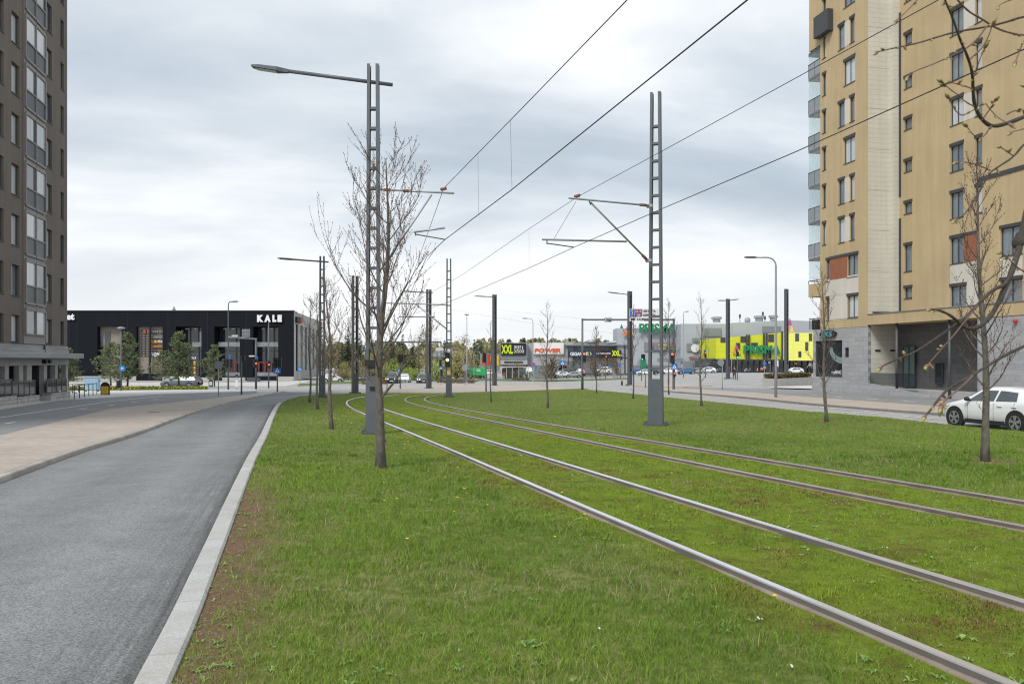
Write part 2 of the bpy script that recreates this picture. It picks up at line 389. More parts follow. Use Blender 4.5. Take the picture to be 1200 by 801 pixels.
def road_wear(o):
    me = o.data; n = len(me.vertices); co = np.empty(n * 3, np.float32); me.vertices.foreach_get('co', co); co = co.reshape(-1, 3)
    kx = np.array([p.x for p in LRE]); ky = np.array([p.y for p in LRE]); sl = np.interp(co[:, 1], (ky[:-1] + ky[1:]) / 2, np.diff(kx) / np.diff(ky))
    d = (np.interp(co[:, 1], ky, kx) - co[:, 0]) / np.sqrt(1 + sl ** 2)
    a = me.attributes.new('from_kerb', 'FLOAT', 'POINT'); a.data.foreach_set('value', d.astype(np.float32))
    m = M['asphalt_old']; nt = m.node_tree; N = nt.nodes; L = nt.links; b = N['Principled BSDF']; old = b.inputs['Base Color'].links[0].from_socket
    at_ = N.new('ShaderNodeAttribute'); at_.attribute_name = 'from_kerb'
    tc = N.new('ShaderNodeTexCoord'); nz = N.new('ShaderNodeTexNoise'); nz.inputs['Scale'].default_value = 1.3; nz.inputs['Detail'].default_value = 6; L.new(tc.outputs['Object'], nz.inputs['Vector'])
    nf = N.new('ShaderNodeTexNoise'); nf.inputs['Scale'].default_value = 9; nf.inputs['Detail'].default_value = 5; L.new(tc.outputs['Object'], nf.inputs['Vector'])
    def mth(op, x, y=0.0):
        q = N.new('ShaderNodeMath'); q.operation = op
        for i, v in enumerate((x, y)):
            if isinstance(v, (int, float)): q.inputs[i].default_value = v
            else: L.new(v, q.inputs[i])
        return q.outputs[0]
    dd = mth('ADD', at_.outputs['Fac'], mth('MULTIPLY', mth('SUBTRACT', nf.outputs['Fac'], .5), .05))
    cv = N.new('ShaderNodeCombineXYZ'); L.new(mth('MULTIPLY', at_.outputs['Fac'], 26), cv.inputs[0]); gy = N.new('ShaderNodeSeparateXYZ'); L.new(tc.outputs['Object'], gy.inputs[0]); L.new(mth('MULTIPLY', gy.outputs[1], .55), cv.inputs[1])
    ns = N.new('ShaderNodeTexNoise'); ns.inputs['Scale'].default_value = 1; ns.inputs['Detail'].default_value = 4; L.new(cv.outputs[0], ns.inputs['Vector']); groove = mth('MULTIPLY', mth('SUBTRACT', ns.outputs['Fac'], .52), 4.0)
    rp = N.new('ShaderNodeValToRGB'); e = rp.color_ramp.elements; L.new(mth('DIVIDE', dd, 4.0), rp.inputs['Fac'])
    e[0].position = 0; e[0].color = (.52,) * 3 + (1,); e[1].position = 1; e[1].color = (.92,) * 3 + (1,)
    for p_, v_ in ((.02, .58), (.045, .86), (.15, .95), (.28, 1.12), (.42, 1.0), (.55, .95), (.72, 1.13), (.88, 1.0)):
        q = e.new(p_); q.color = (v_,) * 3 + (1,)
    gm = N.new('ShaderNodeMapRange'); gm.inputs['From Min'].default_value = .9; gm.inputs['From Max'].default_value = .12; L.new(dd, gm.inputs['Value'])
    gw = mth('MULTIPLY', gm.outputs['Result'], mth('MULTIPLY', groove, mth('MULTIPLY', nz.outputs['Fac'], .40)))
    k = mth('ADD', rp.outputs['Color'], gw)
    vm = N.new('ShaderNodeVectorMath'); vm.operation = 'SCALE'; L.new(old, vm.inputs[0]); L.new(k, vm.inputs['Scale']); L.new(vm.outputs['Vector'], b.inputs['Base Color'])
road_wear(lroad)
strip('kerb', LRE, KW, 0.085, 0.3, 'granite')
LA = [Vector((-7.4, -6))] + px_line([(0, 513.5), (131, 480.6), (258, 467.3), (300, 462.3), (334, 458.6)])
sheet('left_pavement', offset_path(LLE, -0.16)[:] + LA[::-1], 0.098, 'pavers_pink', 3.0)
strip('kerb', offset_path(LLE, -.16), .16, 0.10, 0.3, 'granite_worn')
LB = [Vector((-17, -6))] + px_line([(0, 482.5), (70, 471), (193, 463), (300, 459.5)])
sheet('left_cycle_path', LA[:-1] + LB[::-1], 0.102, 'asphalt_path', 3.0)
# pale footway in front of the brown tower and concrete apron beyond it
sheet('tower_footway', LB + px_line([(193, 459.5), (85, 462.5)]) + [Vector((-30.5, 46)), Vector((-22.2, 2)), Vector((-21, -6))], 0.106, 'pavers_light', 4)
sheet('concrete_apron', px_line([(95, 464), (193, 462.6), (300, 459.2), (300, 457.6), (240, 457.6), (85, 459)]), 0.11, 'concrete_light', 4)
WL = [Vector((-9.6, -6))] + px_line([(9, 490.5), (60, 482.5), (130, 471.8), (190, 465.5)])
strip('line_marking', resample(WL, 2), .10, .108, .004, 'paint_white', cham=.001)
for a, b_ in (((4, 499.8), (16, 497.6)), ((90, 482.5), (100, 481)), ((125, 477.6), (132, 476.6)), ((152, 473.5), (160, 472.6)), ((178, 470.4), (184, 469.7))):
    strip('line_marking', resample(px_line([a, b_]), 2), .12, .108, .004, 'paint_white', cham=.001)
sheet('plaza', px_line([(40, 453.5), (240, 452.8), (335, 452.5)]) + [Vector((-42, 165)), Vector((-120, 165)), Vector((-95, 100))], 0.012, 'pavers_light', 8)
mat('plaza_grey', (0.33, 0.315, 0.30), .9, .1, .5, fine=.1)
sheet('plaza_band', [Vector((-120, 128)), Vector((-42, 128)), Vector((-42, 152)), Vector((-120, 152))], 0.018, 'plaza_grey', 8)
sheet('paved_island', px_line([(432, 460.2), (441, 454.5), (520, 451), (600, 450.6), (690, 455.2), (600, 458.6), (520, 460.6)]), 0.06, 'pavers_pink', 6, skirt=.1)
sheet('paved_island', px_line([(735, 451.5), (760, 448.6), (800, 449.6), (835, 452.2), (800, 453.4), (760, 453.4)]), 0.06, 'pavers_pink', 6, skirt=.1)
RK = px_line([(760, 457), (780, 458.9), (840, 463.7), (900, 469), (930, 472.5), (992, 478), (1112, 487)]) + [Vector((19.2, 26)), Vector((21.5, 14)), Vector((25, -4))]
RK = resample(smooth_path(RK, 1), 2)
RU = px_line([(762, 454.6), (800, 456), (880, 460.8), (930, 465), (1112, 479)]) + [Vector((23, 29)), Vector((26, 14)), Vector((29, -4))]
mat('kerb_shaded', (.22, .205, .19), .9, .2, 2, fine=.2); strip('kerb', offset_path(RK, -.14), .14, .10, .3, 'kerb_shaded')  # dark stone colour stands in for the shaded kerb face
sheet('right_pavement', offset_path(RK, -.14) + RU[::-1], .098, 'pavers_pink', 3)
sheet('right_cycle_path', RU[1:] + [Vector((40, -4)), Vector((36, 30)), Vector((29, 56)), Vector((24, 62)), ] + px_line([(900, 456.5), (840, 455.5), (800, 454.8)]), .102, 'asphalt_path', 3)
sheet('pale_paving', px_line([(898, 455.2), (910, 453.6), (953, 452.8), (953, 456.8)]) + [], .108, 'concrete_light', 4)
for a, b_ in (((880, 458.6), (887, 459)), ((950, 463.6), (958, 464.2)), ((978, 466.3), (988, 467.2)), ((1016, 468.8), (1030, 469.9)), ((1060, 471.8), (1074, 472.8))):
    strip('line_marking', resample(px_line([a, b_]), 2), .12, .108, .004, 'paint_white', cham=.001)
strip('line_marking', resample([Vector((15.9, 40)), Vector((16.9, 34))], 2), .12, .005, .004, 'paint_white', cham=.001)
for a, b_ in (((1000, 482), (1030, 484.5)), ((1060, 487), (1100, 490.5))):
    strip('line_marking', resample(px_line([a, b_]), 2), .12, .005, .004, 'paint_white', cham=.001)
for (x0, y0, x1, y1) in ((820, 449.2, 880, 449.5), (600, 446.6, 660, 447.2), (545, 447.2, 580, 447.3), (650, 450.6, 700, 450.2), (390, 452.6, 430, 453.6), (840, 456.9, 862, 457.2)):
    strip('line_marking', resample(px_line([(x0, y0), (x1, y1)]), 3), .22, .012, .006, 'paint_white', cham=.001)
mat('cast_iron', (.16, .145, .13), .8, .3, 5); mh = MB(); mh.lathe([(.27, 0), (.27, .006), (.23, .008)], 24)
for px, py, dz in ((180, 485.6, .1),):
    p = at(px, py); o = mh.build('manhole_cover', 'cast_iron'); o.location = (p.x, p.y, p.z + dz)
    tag(o, 'round dark iron manhole cover in the grey road lane' if dz < .05 else 'round worn manhole cover in the pink paved footway', 'manhole cover')

# ------------------------------------------------------------------ rails
RAILPX = [[(429, 464.3), (415, 466.8), (405.5, 471), (450, 493.7), (497.5, 513.7), (540, 532), (580, 548.7), (630, 568.7), (680, 590.5), (732.8, 613), (788, 635), (843, 658), (898, 680.5), (950, 701.5), (978, 716), (1057, 749), (1119, 769.4), (1182, 796)],
[(447.5, 478), (497.5, 493.7), (555, 510.7), (605, 525.5), (680, 547.5), (700, 553.7), (775, 578), (850, 598.7), (900, 614), (994, 641), (1088, 670.6), (1200, 703.5)],
[(500, 462.6), (484, 464.5), (475, 466.5), (473.7, 468.7), (487.5, 473.7), (530, 483), (580, 493), (600, 498.7), (675, 514.5), (750, 528.7), (825, 543), (900, 557.4), (1025, 582), (1200, 616.4)],
[(520, 462.6), (503, 465), (496, 468), (515, 474), (555, 481), (600, 490), (630, 494), (700, 506), (800, 522.5), (900, 538), (975, 550), (1075, 567), (1200, 586.7)]]
RAILS = []
for r in RAILPX:
    p = np.array(r, float); Y = 1566 / (p[:, 1] - 435) ; X = (p[:, 0] - 600) / 900 * Y
    c = np.polyfit(Y, X, 4, w=1 / np.sqrt(Y)); y0 = max(Y.min(), 7.0); dc = np.polyder(c)
    ys = np.r_[np.arange(-5, 57, .5)]
    xs = np.where(ys < y0, np.polyval(c, y0) + (ys - y0) * np.polyval(dc, y0), np.polyval(c, ys))
    RAILS.append(np.c_[xs, ys])
# beyond the turn the second rail of the first track runs parallel to the first
RAILS[1][84:, 0] = np.where(RAILS[1][84:, 1] > 39.5, RAILS[0][84:, 0] + (RAILS[1][89, 0] - RAILS[0][89, 0]), RAILS[1][84:, 0])
for i, (rl, lab) in enumerate(zip(RAILS, ('brightly polished tram rail beside the mown kerb-side lawn', 'second polished tram rail, inner rail of the kerb-side track', 'dark-sided inner tram rail of the track beside the cantilever mast', 'dark-sided outer tram rail just before the foot of the cantilever mast'))):
    path = [Vector((a, b)) for a, b in rl]
    b = MB(); n = 0
    prof = [(-.085, -.05), (-.085, .035), (-.036, .045), (-.036, .075), (.036, .075), (.036, .045), (.085, .035), (.085, -.05)]
    prof = [(-.040, -.04), (-.038, .062), (-.030, .072), (.030, .072), (.038, .062), (.040, -.04)]
    vs = []
    for k, p in enumerate(path):
        t = (path[min(k + 1, len(path) - 1)] - path[max(k - 1, 0)]).normalized(); nn = Vector((t.y, -t.x))
        for s, z in prof:
            q = p + nn * s; vs.append((q.x, q.y, g(p.x, p.y) + .043 + z))
    m_ = len(prof); fs = [(a * m_ + c_, a * m_ + c_ + 1, (a + 1) * m_ + c_ + 1, (a + 1) * m_ + c_) for a in range(len(path) - 1) for c_ in range(m_ - 1)]
    b.add(vs, [f[::-1] for f in fs]); b.m = [1 if (q % 5) in (0, 4) else 0 for q in range(len(b.f))]
    root = b.build('tram_rail', ['rail_steel' if i < 2 else 'rail_dull', 'rail_side_pale' if i < 2 else 'rail_side']); tag(root, lab, 'rail', 'tram rails in the lawn')
    b = MB(); rr = random.Random(i); vs = []
    for k, p in enumerate(path):
        t = (path[min(k + 1, len(path) - 1)] - path[max(k - 1, 0)]).normalized(); nn = Vector((t.y, -t.x))
        wv = [.045 + .045 * abs(math.sin(k * .9 + i) * math.sin(k * .37)) + rr.uniform(-.01, .02), .04]
        for s, z in ((-wv[0], -.02), (-wv[0] + .01, .006), (-.036, .012), (.036, .012), (wv[1], .0), (wv[1], -.03)):
            q = p + nn * s; vs.append((q.x, q.y, g(p.x, p.y) + .055 + z))
    fs = [(a * 6 + c_, a * 6 + c_ + 1, (a + 1) * 6 + c_ + 1, (a + 1) * 6 + c_) for a in range(len(path) - 1) for c_ in range(5)]
    b.add(vs, [f[::-1] for f in fs]); b.build('rail_filler', 'rail_bed', root)
def track_off(x, y):
    """signed position between the outer rails: 0 at rail one, 1 at rail four (numpy)"""
    a = np.interp(y, RAILS[0][:, 1], RAILS[0][:, 0]); d = np.interp(y, RAILS[3][:, 1], RAILS[3][:, 0])
    return (x - a), (x - d)

# ------------------------------------------------------------------ lawn
def vnoise(x, y, s, seed):
    r = np.random.RandomState(seed); T = r.rand(256, 256)
    u = x / s + 100; v = y / s + 100
    i = np.floor(u).astype(int); j = np.floor(v).astype(int); fu = u - i; fv = v - j
    fu = fu * fu * (3 - 2 * fu); fv = fv * fv * (3 - 2 * fv)
    t = lambda a, b: T[a % 256, b % 256]
    return (t(i, j) * (1 - fu) + t(i + 1, j) * fu) * (1 - fv) + (t(i, j + 1) * (1 - fu) + t(i + 1, j + 1) * fu) * fv
LAWN = lawn_left + far_edge + right_edge + [Vector((2, -5))]
def poly_inside(x, y, poly):
    ins = np.zeros(len(x), bool); n = len(poly)
    for i in range(n):
        x0, y0 = poly[i][0], poly[i][1]; x1, y1 = poly[(i + 1) % n][0], poly[(i + 1) % n][1]
        c = ((y0 > y) != (y1 > y))
        if y0 != y1: ins ^= c & (x < (x1 - x0) * (y - y0) / (y1 - y0) + x0)
    return ins
KX = np.array([p.x for p in lawn_left]); KY = np.array([p.y for p in lawn_left])
BASES = [(*at(*q).xy, r_) for q, r_ in (((443, 551), .22), ((389, 504.5), .2), ((967.5, 495.5), .55), ((1158, 543), .42), ((821, 476.5), .5), ((641, 479), .4), ((768.5, 500), .42), ((437.5, 510), .4), ((741.8, 467.5), .5))]
def fields(x, y):
    """dirt (0..1), moss (0..1) over the lawn"""
    dk = x - np.interp(y, KY, KX)
    n1 = vnoise(x, y, .35, 1) * .5 + vnoise(x, y, .9, 2) * .5
    dirt = np.clip(1.35 - dk / (.26 + .46 * n1), 0, 1) * np.clip((n1 - .12) * 2.2, 0, 1) * np.clip((16 - y) / 6, .12, 1)
    for bx, by, br_ in BASES:
        q = np.sqrt((x - bx) ** 2 + (y - by) ** 2 * .8) / br_; dirt = np.maximum(dirt, np.clip(1.25 - q * (.6 + .8 * n1), 0, .9))
    spots = np.clip((vnoise(x, y, 1.1, 3) * .6 + vnoise(x, y, .3, 4) * .4 - .60) * 6, 0, 1)
    a, d = track_off(x, y)
    moss = np.clip((a + .95 + .5 * (n1 - .5)) / .8, 0, 1) * np.clip((.8 - d + .8 * (n1 - .5)) / .8, 0, 1)
    return np.clip(dirt, 0, 1), spots, moss
lawn = sheet('lawn', LAWN, .05, 'concrete', 0.3)
me = lawn.data; n = len(me.vertices); co = np.empty(n * 3, np.float32); me.vertices.foreach_get('co', co); co = co.reshape(-1, 3)
d_, s_, m_ = fields(co[:, 0], co[:, 1])
att = me.attributes.new('ground_mix', 'FLOAT_COLOR', 'POINT')
att.data.foreach_set('color', np.c_[d_, s_, m_, np.ones(n)].astype(np.float32).ravel())
def lawn_mat():
    m = bpy.data.materials.new('lawn_soil'); m.use_nodes = True
    nt = m.node_tree; N = nt.nodes; L = nt.links; b = N['Principled BSDF']; b.inputs['Roughness'].default_value = .95; b.inputs['Specular IOR Level'].default_value = .1
    a = N.new('ShaderNodeAttribute'); a.attribute_name = 'ground_mix'
    s = N.new('ShaderNodeSeparateColor'); L.new(a.outputs['Color'], s.inputs[0])
    tc = N.new('ShaderNodeTexCoord')
    def noise(sc, det=6):
        x = N.new('ShaderNodeTexNoise'); x.inputs['Scale'].default_value = sc; x.inputs['Detail'].default_value = det; x.inputs['Roughness'].default_value = .7
        L.new(tc.outputs['Object'], x.inputs['Vector']); return x.outputs['Fac']
    def ramp(f, stops):
        x = N.new('ShaderNodeValToRGB'); L.new(f, x.inputs['Fac']); e = x.color_ramp.elements
        e[0].position, e[0].color = stops[0][0], (*stops[0][1], 1); e[1].position, e[1].color = stops[-1][0], (*stops[-1][1], 1)
        for p, c in stops[1:-1]: q = e.new(p); q.color = (*c, 1)
        return x.outputs['Color']
    def mix(f, A, B):
        x = N.new('ShaderNodeMix'); x.data_type = 'RGBA'; L.new(f, x.inputs['Factor']); L.new(A, x.inputs['A']); L.new(B, x.inputs['B']); return x.outputs['Result']
    green = ramp(noise(7), [(.3, (.085, .115, .025)), (.5, (.13, .175, .035)), (.68, (.25, .23, .10))])
    moss = ramp(noise(3.5, 9), [(.30, (.13, .085, .03)), (.42, (.115, .155, .018)), (.58, (.165, .225, .022)), (.72, (.095, .165, .024))])
    dirt = ramp(noise(26, 12), [(.30, (.12, .05, .028)), (.45, (.19, .095, .05)), (.56, (.17, .13, .09)), (.70, (.31, .27, .24))])
    c = mix(s.outputs[2], green, moss); c = mix(s.outputs[0], c, dirt); L.new(c, b.inputs['Base Color'])
    bp = N.new('ShaderNodeBump'); bp.inputs['Strength'].default_value = .8; bp.inputs['Distance'].default_value = .03
    L.new(noise(28, 6), bp.inputs['Height']); L.new(bp.outputs['Normal'], b.inputs['Normal'])
    return m
me.materials.clear(); me.materials.append(lawn_mat())

def np_mesh(name, V, loops, starts, mt, tint=None, parent=None):
    me = bpy.data.meshes.new(name)
    me.vertices.add(len(V)); me.vertices.foreach_set('co', V.astype(np.float32).ravel())
    me.loops.add(len(loops)); me.loops.foreach_set('vertex_index', loops.astype(np.int32))
    me.polygons.add(len(starts)); me.polygons.foreach_set('loop_start', starts.astype(np.int32))
    if tint is not None:
        a = me.attributes.new('tint', 'FLOAT_COLOR', 'POINT'); a.data.foreach_set('color', np.c_[tint, np.ones(len(tint))].astype(np.float32).ravel())
    me.update(calc_edges=True); me.validate()
    me.materials.append(M[mt])
    o = bpy.data.objects.new(name, me); COL.objects.link(o)
    if parent is not None: o.parent = parent
    return o
RS = np.random.RandomState(3)
def grass():
    pts = []
    # (y0, y1, blades per square metre, width scale)
    for y0, y1, den, ws in ((3.2, 6, 6200, .82), (6, 9, 3600, 1.05), (9, 14, 1700, 1.5), (14, 22, 640, 2.4), (22, 36, 170, 4.0), (36, 75, 45, 6.5)):
        xl = -.70 * y1 - 2.2; xr = min(.70 * y1 + 3.0, 24)
        nn = int((xr - xl) * (y1 - y0) * den)
        x = RS.uniform(xl, xr, nn); y = RS.uniform(y0, y1, nn)
        k = (x < .70 * y + 3.0) & (x > -.70 * y - 2.2); x, y = x[k], y[k]
        k = poly_inside(x, y, [tuple(p) for p in LAWN]); x, y = x[k], y[k]
        d, s, m = fields(x, y)
        cl = vnoise(x, y, .16, 11) * .5 + vnoise(x, y, .5, 12) * .5
        keep = RS.rand(len(x)) < (1 - .92 * d) * (1 - .25 * m) * (.35 + .9 * cl) * (1 - .5 * s)
        for rl in RAILS:
            dx = np.abs(x - np.interp(y, rl[:, 1], rl[:, 0])); keep &= dx > (.065 + .06 * RS.rand(len(x)))
        pts.append((x[keep], y[keep], d[keep], s[keep], m[keep], cl[keep], np.full(keep.sum(), ws)))
    x, y, d, s, m, cl, ws = [np.concatenate(q) for q in zip(*pts)]
    # taller tufts
    tx, ty = [], []
    for _ in range(1500):
        cy = RS.uniform(3.4, 17); cx = RS.uniform(-.7 * cy - .6, min(.7 * cy + .6, 18)); k = RS.randint(18, 60); rr = RS.uniform(.04, .13)
        tx.append(cx + RS.normal(0, rr, k)); ty.append(cy + RS.normal(0, rr, k))
    tx = np.concatenate(tx); ty = np.concatenate(ty); k = poly_inside(tx, ty, [tuple(p) for p in LAWN]); tx, ty = tx[k], ty[k]
    for rl in RAILS:
        k = np.abs(tx - np.interp(ty, rl[:, 1], rl[:, 0])) > .12; tx, ty = tx[k], ty[k]
    td, ts, tm = fields(tx, ty); k = RS.rand(len(tx)) < (1 - .8 * td) * (1 - .7 * tm); tx, ty, td, ts, tm = tx[k], ty[k], td[k], ts[k], tm[k]
    nb_ = len(x); x = np.r_[x, tx]; y = np.r_[y, ty]; d = np.r_[d, td]; s = np.r_[s, ts]; m = np.r_[m, tm]; cl = np.r_[cl, np.full(len(tx), .8)]; ws = np.r_[ws, np.clip(ty / 7, 1, 2.2)]
    n = len(x); r = RS.rand(n, 8); tuft = np.arange(n) >= nb_
    big = np.clip((vnoise(x, y, 2.2, 21) - .35) * 2.2, 0, 1)
    h = (.022 + .035 * r[:, 0] ** 1.5 + .045 * np.clip(cl - .45, 0, 1) * (1 + big)) * (1 - .5 * m) * np.clip(ws, 1, 1.5) ** .4
    h = np.where(tuft, h * 1.1 + .012, h * .84)
    w = .0042 * ws ** .9 * (.7 + .6 * r[:, 1]) * (1 + .5 * m)
    yaw = r[:, 2] * 2 * np.pi; lean = (.2 + 1.1 * r[:, 3]) * h; ly = r[:, 4] * 2 * np.pi
    z = g_np(x, y) + .045
    c, sn = np.cos(yaw) * w / 2, np.sin(yaw) * w / 2
    lx, lz = np.cos(ly) * lean, np.sin(ly) * lean
    V = np.empty((n, 5, 3))
    V[:, 0] = np.c_[x - c, y - sn, z]; V[:, 1] = np.c_[x + c, y + sn, z]
    V[:, 2] = np.c_[x + c * .8 + lx * .35, y + sn * .8 + lz * .35, z + h * .6]; V[:, 3] = np.c_[x - c * .8 + lx * .35, y - sn * .8 + lz * .35, z + h * .6]
    V[:, 4] = np.c_[x + lx, y + lz, z + h]
    base = np.arange(n)[:, None] * 5
    loops = (base + np.array([[0, 1, 2, 3, 3, 2, 4]])).ravel()
    starts = (np.arange(n)[:, None] * 7 + np.array([[0, 4]])).ravel()
    A = np.array([[.108, .200, .022]]); B = np.array([[.205, .312, .042]]); MO = np.array([[.205, .278, .022]]); DR = np.array([[.33, .29, .16]]); BR = np.array([[.17, .105, .045]])
    patch = vnoise(x, y, 1.6, 51) * .5 + vnoise(x, y, 5.5, 52) * .5
    t = np.clip(r[:, 5] * .5 + (1 - big) * .3 + (patch - .5) * 1.3, 0, 1.15)[:, None]
    tint = A * (1 - t) + B * t
    mm = (m * np.clip(1.9 * (vnoise(x, y, .7, 31) * .5 + vnoise(x, y, .25, 33) * .25 + vnoise(x, y, 3.0, 34) * .25) - .38, 0, 1) + .15 * np.clip((patch - .5) * 3, 0, 1))[:, None]; tint = tint * (1 - mm) + MO * mm * (.7 + .5 * r[:, 6:7])
    br = np.clip(np.clip(vnoise(x, y, .45, 32) * .6 + vnoise(x, y, 1.8, 35) * .4 - .56, 0, 1) * 6 * m, 0, 1)[:, None]; tint = tint * (1 - br) + BR * br
    dry = (r[:, 7] < np.where(ws > 2.3, .5, 1) * (.05 + .30 * s) + .25 * d + np.where(ws > 2.3, .4, 1) * .28 * np.clip(vnoise(x, y, .55, 53) - .70, 0, 1) * 3)[:, None]; tint = np.where(dry, DR * (.6 + .6 * r[:, 6:7]), tint)
    tint = np.clip(tint * np.array([[1.0, .985, .95]]), 0, 1)
    tv = np.repeat(tint, 5, axis=0)
    o = np_mesh('grass', V.reshape(-1, 3), loops, starts, 'blades', tv); tag(o, kind='stuff')
    # loose grit on the bare verge
    gb = MB(); mat('grit', (.22, .19, .165), .9, .3, 30)
    for _ in range(500):
        yy = 3.3 + 9 * random.random() ** 1.6; xx = float(np.interp(yy, KY, KX)) + abs(random.gauss(0, .28)) + .01; q = random.uniform(.004, .013); zz = g(xx, yy) + .052
        gb.add([(xx - q, yy - q * .7, zz), (xx + q, yy - q * .4, zz), (xx + q * .6, yy + q, zz), (xx - q * .8, yy + q * .6, zz), (xx + random.uniform(-q, q) * .3, yy, zz + q * .8)], [(0, 1, 4), (1, 2, 4), (2, 3, 4), (3, 0, 4)])
    tag(gb.build('gravel', 'grit'), kind='stuff')
    # broad-leaved weeds and dandelions
    V, F_, T = [], [], []
    mb = MB(); mw = MB(); ml = MB()
    def weed(xx, yy, sc, n):
        zz = g(xx, yy) + .05
        for k in range(n):
            a = random.uniform(0, 6.28); l = sc * random.uniform(.6, 1.1); wv = l * .28
            dx, dy = math.cos(a), math.sin(a); nx, ny = -dy * wv / 2, dx * wv / 2
            ml.add([(xx, yy, zz), (xx + dx * l * .55 + nx, yy + dy * l * .55 + ny, zz + l * .35), (xx + dx * l, yy + dy * l, zz + l * .22), (xx + dx * l * .55 - nx, yy + dy * l * .55 - ny, zz + l * .35)], [(0, 1, 2, 3)], random.choice((0, 0, 1)))
    for _ in range(1700):
        yy = random.uniform(3.4, 18); xx = random.uniform(-.7 * yy - .5, min(.7 * yy + .5, 17))
        if not poly_inside(np.array([xx]), np.array([yy]), [tuple(p) for p in LAWN])[0]: continue
        if min(abs(xx - float(np.interp(yy, q[:, 1], q[:, 0]))) for q in RAILS) < .17: continue
        if vnoise(np.array([xx]), np.array([yy]), .8, 41)[0] < .48: continue
        weed(xx, yy, random.uniform(.03, .065), random.randint(5, 9))
    for _ in range(120):                     # growth creeping over the edge of the kerb stones
        yy = 3.6 + 22 * random.random() ** 1.5; weed(float(np.interp(yy, KY, KX)) + random.gauss(.06, .07), yy, random.uniform(.025, .06), random.randint(4, 8))
    mat('weed', (.14, .25, .05), .7, .2, 30); mat('weed_pale', (.22, .33, .09), .7, .2, 30)
    tag(ml.build('weeds', ['weed', 'weed_pale']), kind='stuff')
    mat('dandelion_yellow', (.80, .55, .02), .6, .1, 30); mat('pale_litter', (.62, .58, .52), .8, .1, 30)
    spots = []
    for _ in range(150):
        px = random.gauss(400, 36); py = random.uniform(470, 503); spots.append((px, py))
    for _ in range(60): spots.append((random.uniform(335, 430), random.uniform(464, 480)))
    for _ in range(26): spots.append((random.uniform(445, 760), random.uniform(490, 650)))
    spots += [(544, 583), (547, 586), (597, 538), (474, 530), (503, 500), (610, 540), (908, 719), (685, 614), (787, 563), (567, 531), (475, 525)]
    for px, py in spots:
        p = at(px, py)
        if p.y < 3 or not poly_inside(np.array([p.x]), np.array([p.y]), [tuple(q) for q in LAWN])[0]: continue
        s_ = random.uniform(.012, .020) * (1 if p.y < 14 else 1.25)
        a = random.uniform(.04, .09); z = p.z + .05
        mb.lathe([(s_ * .5, 0), (s_, s_ * .35), (s_ * .7, s_ * .6)], 8, (p.x, p.y, z + a), 0)
        mb.tube([(p.x, p.y, z), (p.x, p.y, z + a)], .003, 4, mi=1)
    tag(mb.build('dandelion_flowers', ['dandelion_yellow', 'weed']), kind='stuff')
    for px, py in ((706, 752), (892, 738), (1053, 572), (930, 795), (553, 676), (1036, 651)):
        p = at(px, py)
        for _ in range(3):
            a = random.uniform(0, 6.28); q = (p.x + random.uniform(-.03, .03), p.y + random.uniform(-.03, .03), p.z + .085); l = .010
            mw.add([(q[0] + l * math.cos(a), q[1] + l * math.sin(a), q[2]), (q[0] - l * .5 * math.sin(a), q[1] + l * .5 * math.cos(a), q[2] + .008), (q[0] - l * math.cos(a), q[1] - l * math.sin(a), q[2] + .004), (q[0] + l * .5 * math.sin(a), q[1] - l * .5 * math.cos(a), q[2] - .004)], [(0, 1, 2, 3)])
    tag(mw.build('dry_leaves', 'pale_litter'), kind='stuff')
grass()
# ================================================================== buildings
mat('render_brown', (0.168, 0.144, 0.126), .9, .07, .6, bump=.1, fine=.07)
mat('render_mustard', (0.50, 0.385, 0.225), .9, .07, .5, bump=.1, fine=.06)
mat('render_white', (0.60, 0.565, 0.50), .9, .05, .6, fine=.05)
mat('render_red', (0.30, 0.115, 0.065), .9, .08, 1, fine=.06)
panel_mat('panel_white', (0.60, 0.58, 0.50), 4.0, 0.33, .012, .6, .03, 'YZ', 0, mortar=.72, bump=.2)
panel_mat('tile_grey', (0.39, 0.39, 0.40), 0.9, 0.30, .008, .6, .10, 'XZ', .5, mortar=.6)
panel_mat('tile_dark', (0.135, 0.132, 0.135), 0.9, 0.30, .008, .5, .12, 'XZ', .5, mortar=.55)
streaked(M['render_mustard'], .10); streaked(M['render_brown'], .12); streaked(M['render_white'], .08); streaked(M['panel_white'], .08)
mat('balcony_slab', (.17, .175, .18), .7, .1, 1); mat('frame_dark', (0.055, 0.057, 0.062), .5, .08, 3)
mat('frame_mauve', (0.26, 0.24, 0.232), .6, .06, 2)
mat('zinc', (0.25, 0.26, 0.275), .4, .30, .9, metal=.5, stretch=(.3, .3, 4))
panel_mat('stone_rubble', (0.46, 0.44, 0.41), .34, .20, .02, .9, .16, 'XZ', .5, mortar=.55)
mat('glass_dark', (0.03, 0.036, 0.042), .05, .3, .7, spec=.9)
mat('glass_mid', (0.19, 0.21, 0.225), .06, .35, .8, spec=.9)
mat('glass_curtain_sky', (0.50, 0.53, 0.55), .12, .16, 1.2, spec=.9, stretch=(6, 6, .2))  # pale base stands for curtains and for bright sky reflected in the panes
mat('glass_rail', (0.23, 0.26, 0.285), .08, .12, .8, spec=.8)
mat('glass_parapet', (0.07, 0.082, 0.092), .35, .25, .8, spec=.2); mat('glass_blue', (.15, .18, .205), .06, .4, .9, spec=.9, stretch=(3, 3, .4)); mat('glass_teal', (0.06, .12, .12), .08, .3, 1, spec=.8)
mat('recess_dark', (0.018, 0.017, 0.018), .8, .15, 1.5)  # porch shade put into a near-black colour, as the shallow wall catches skylight

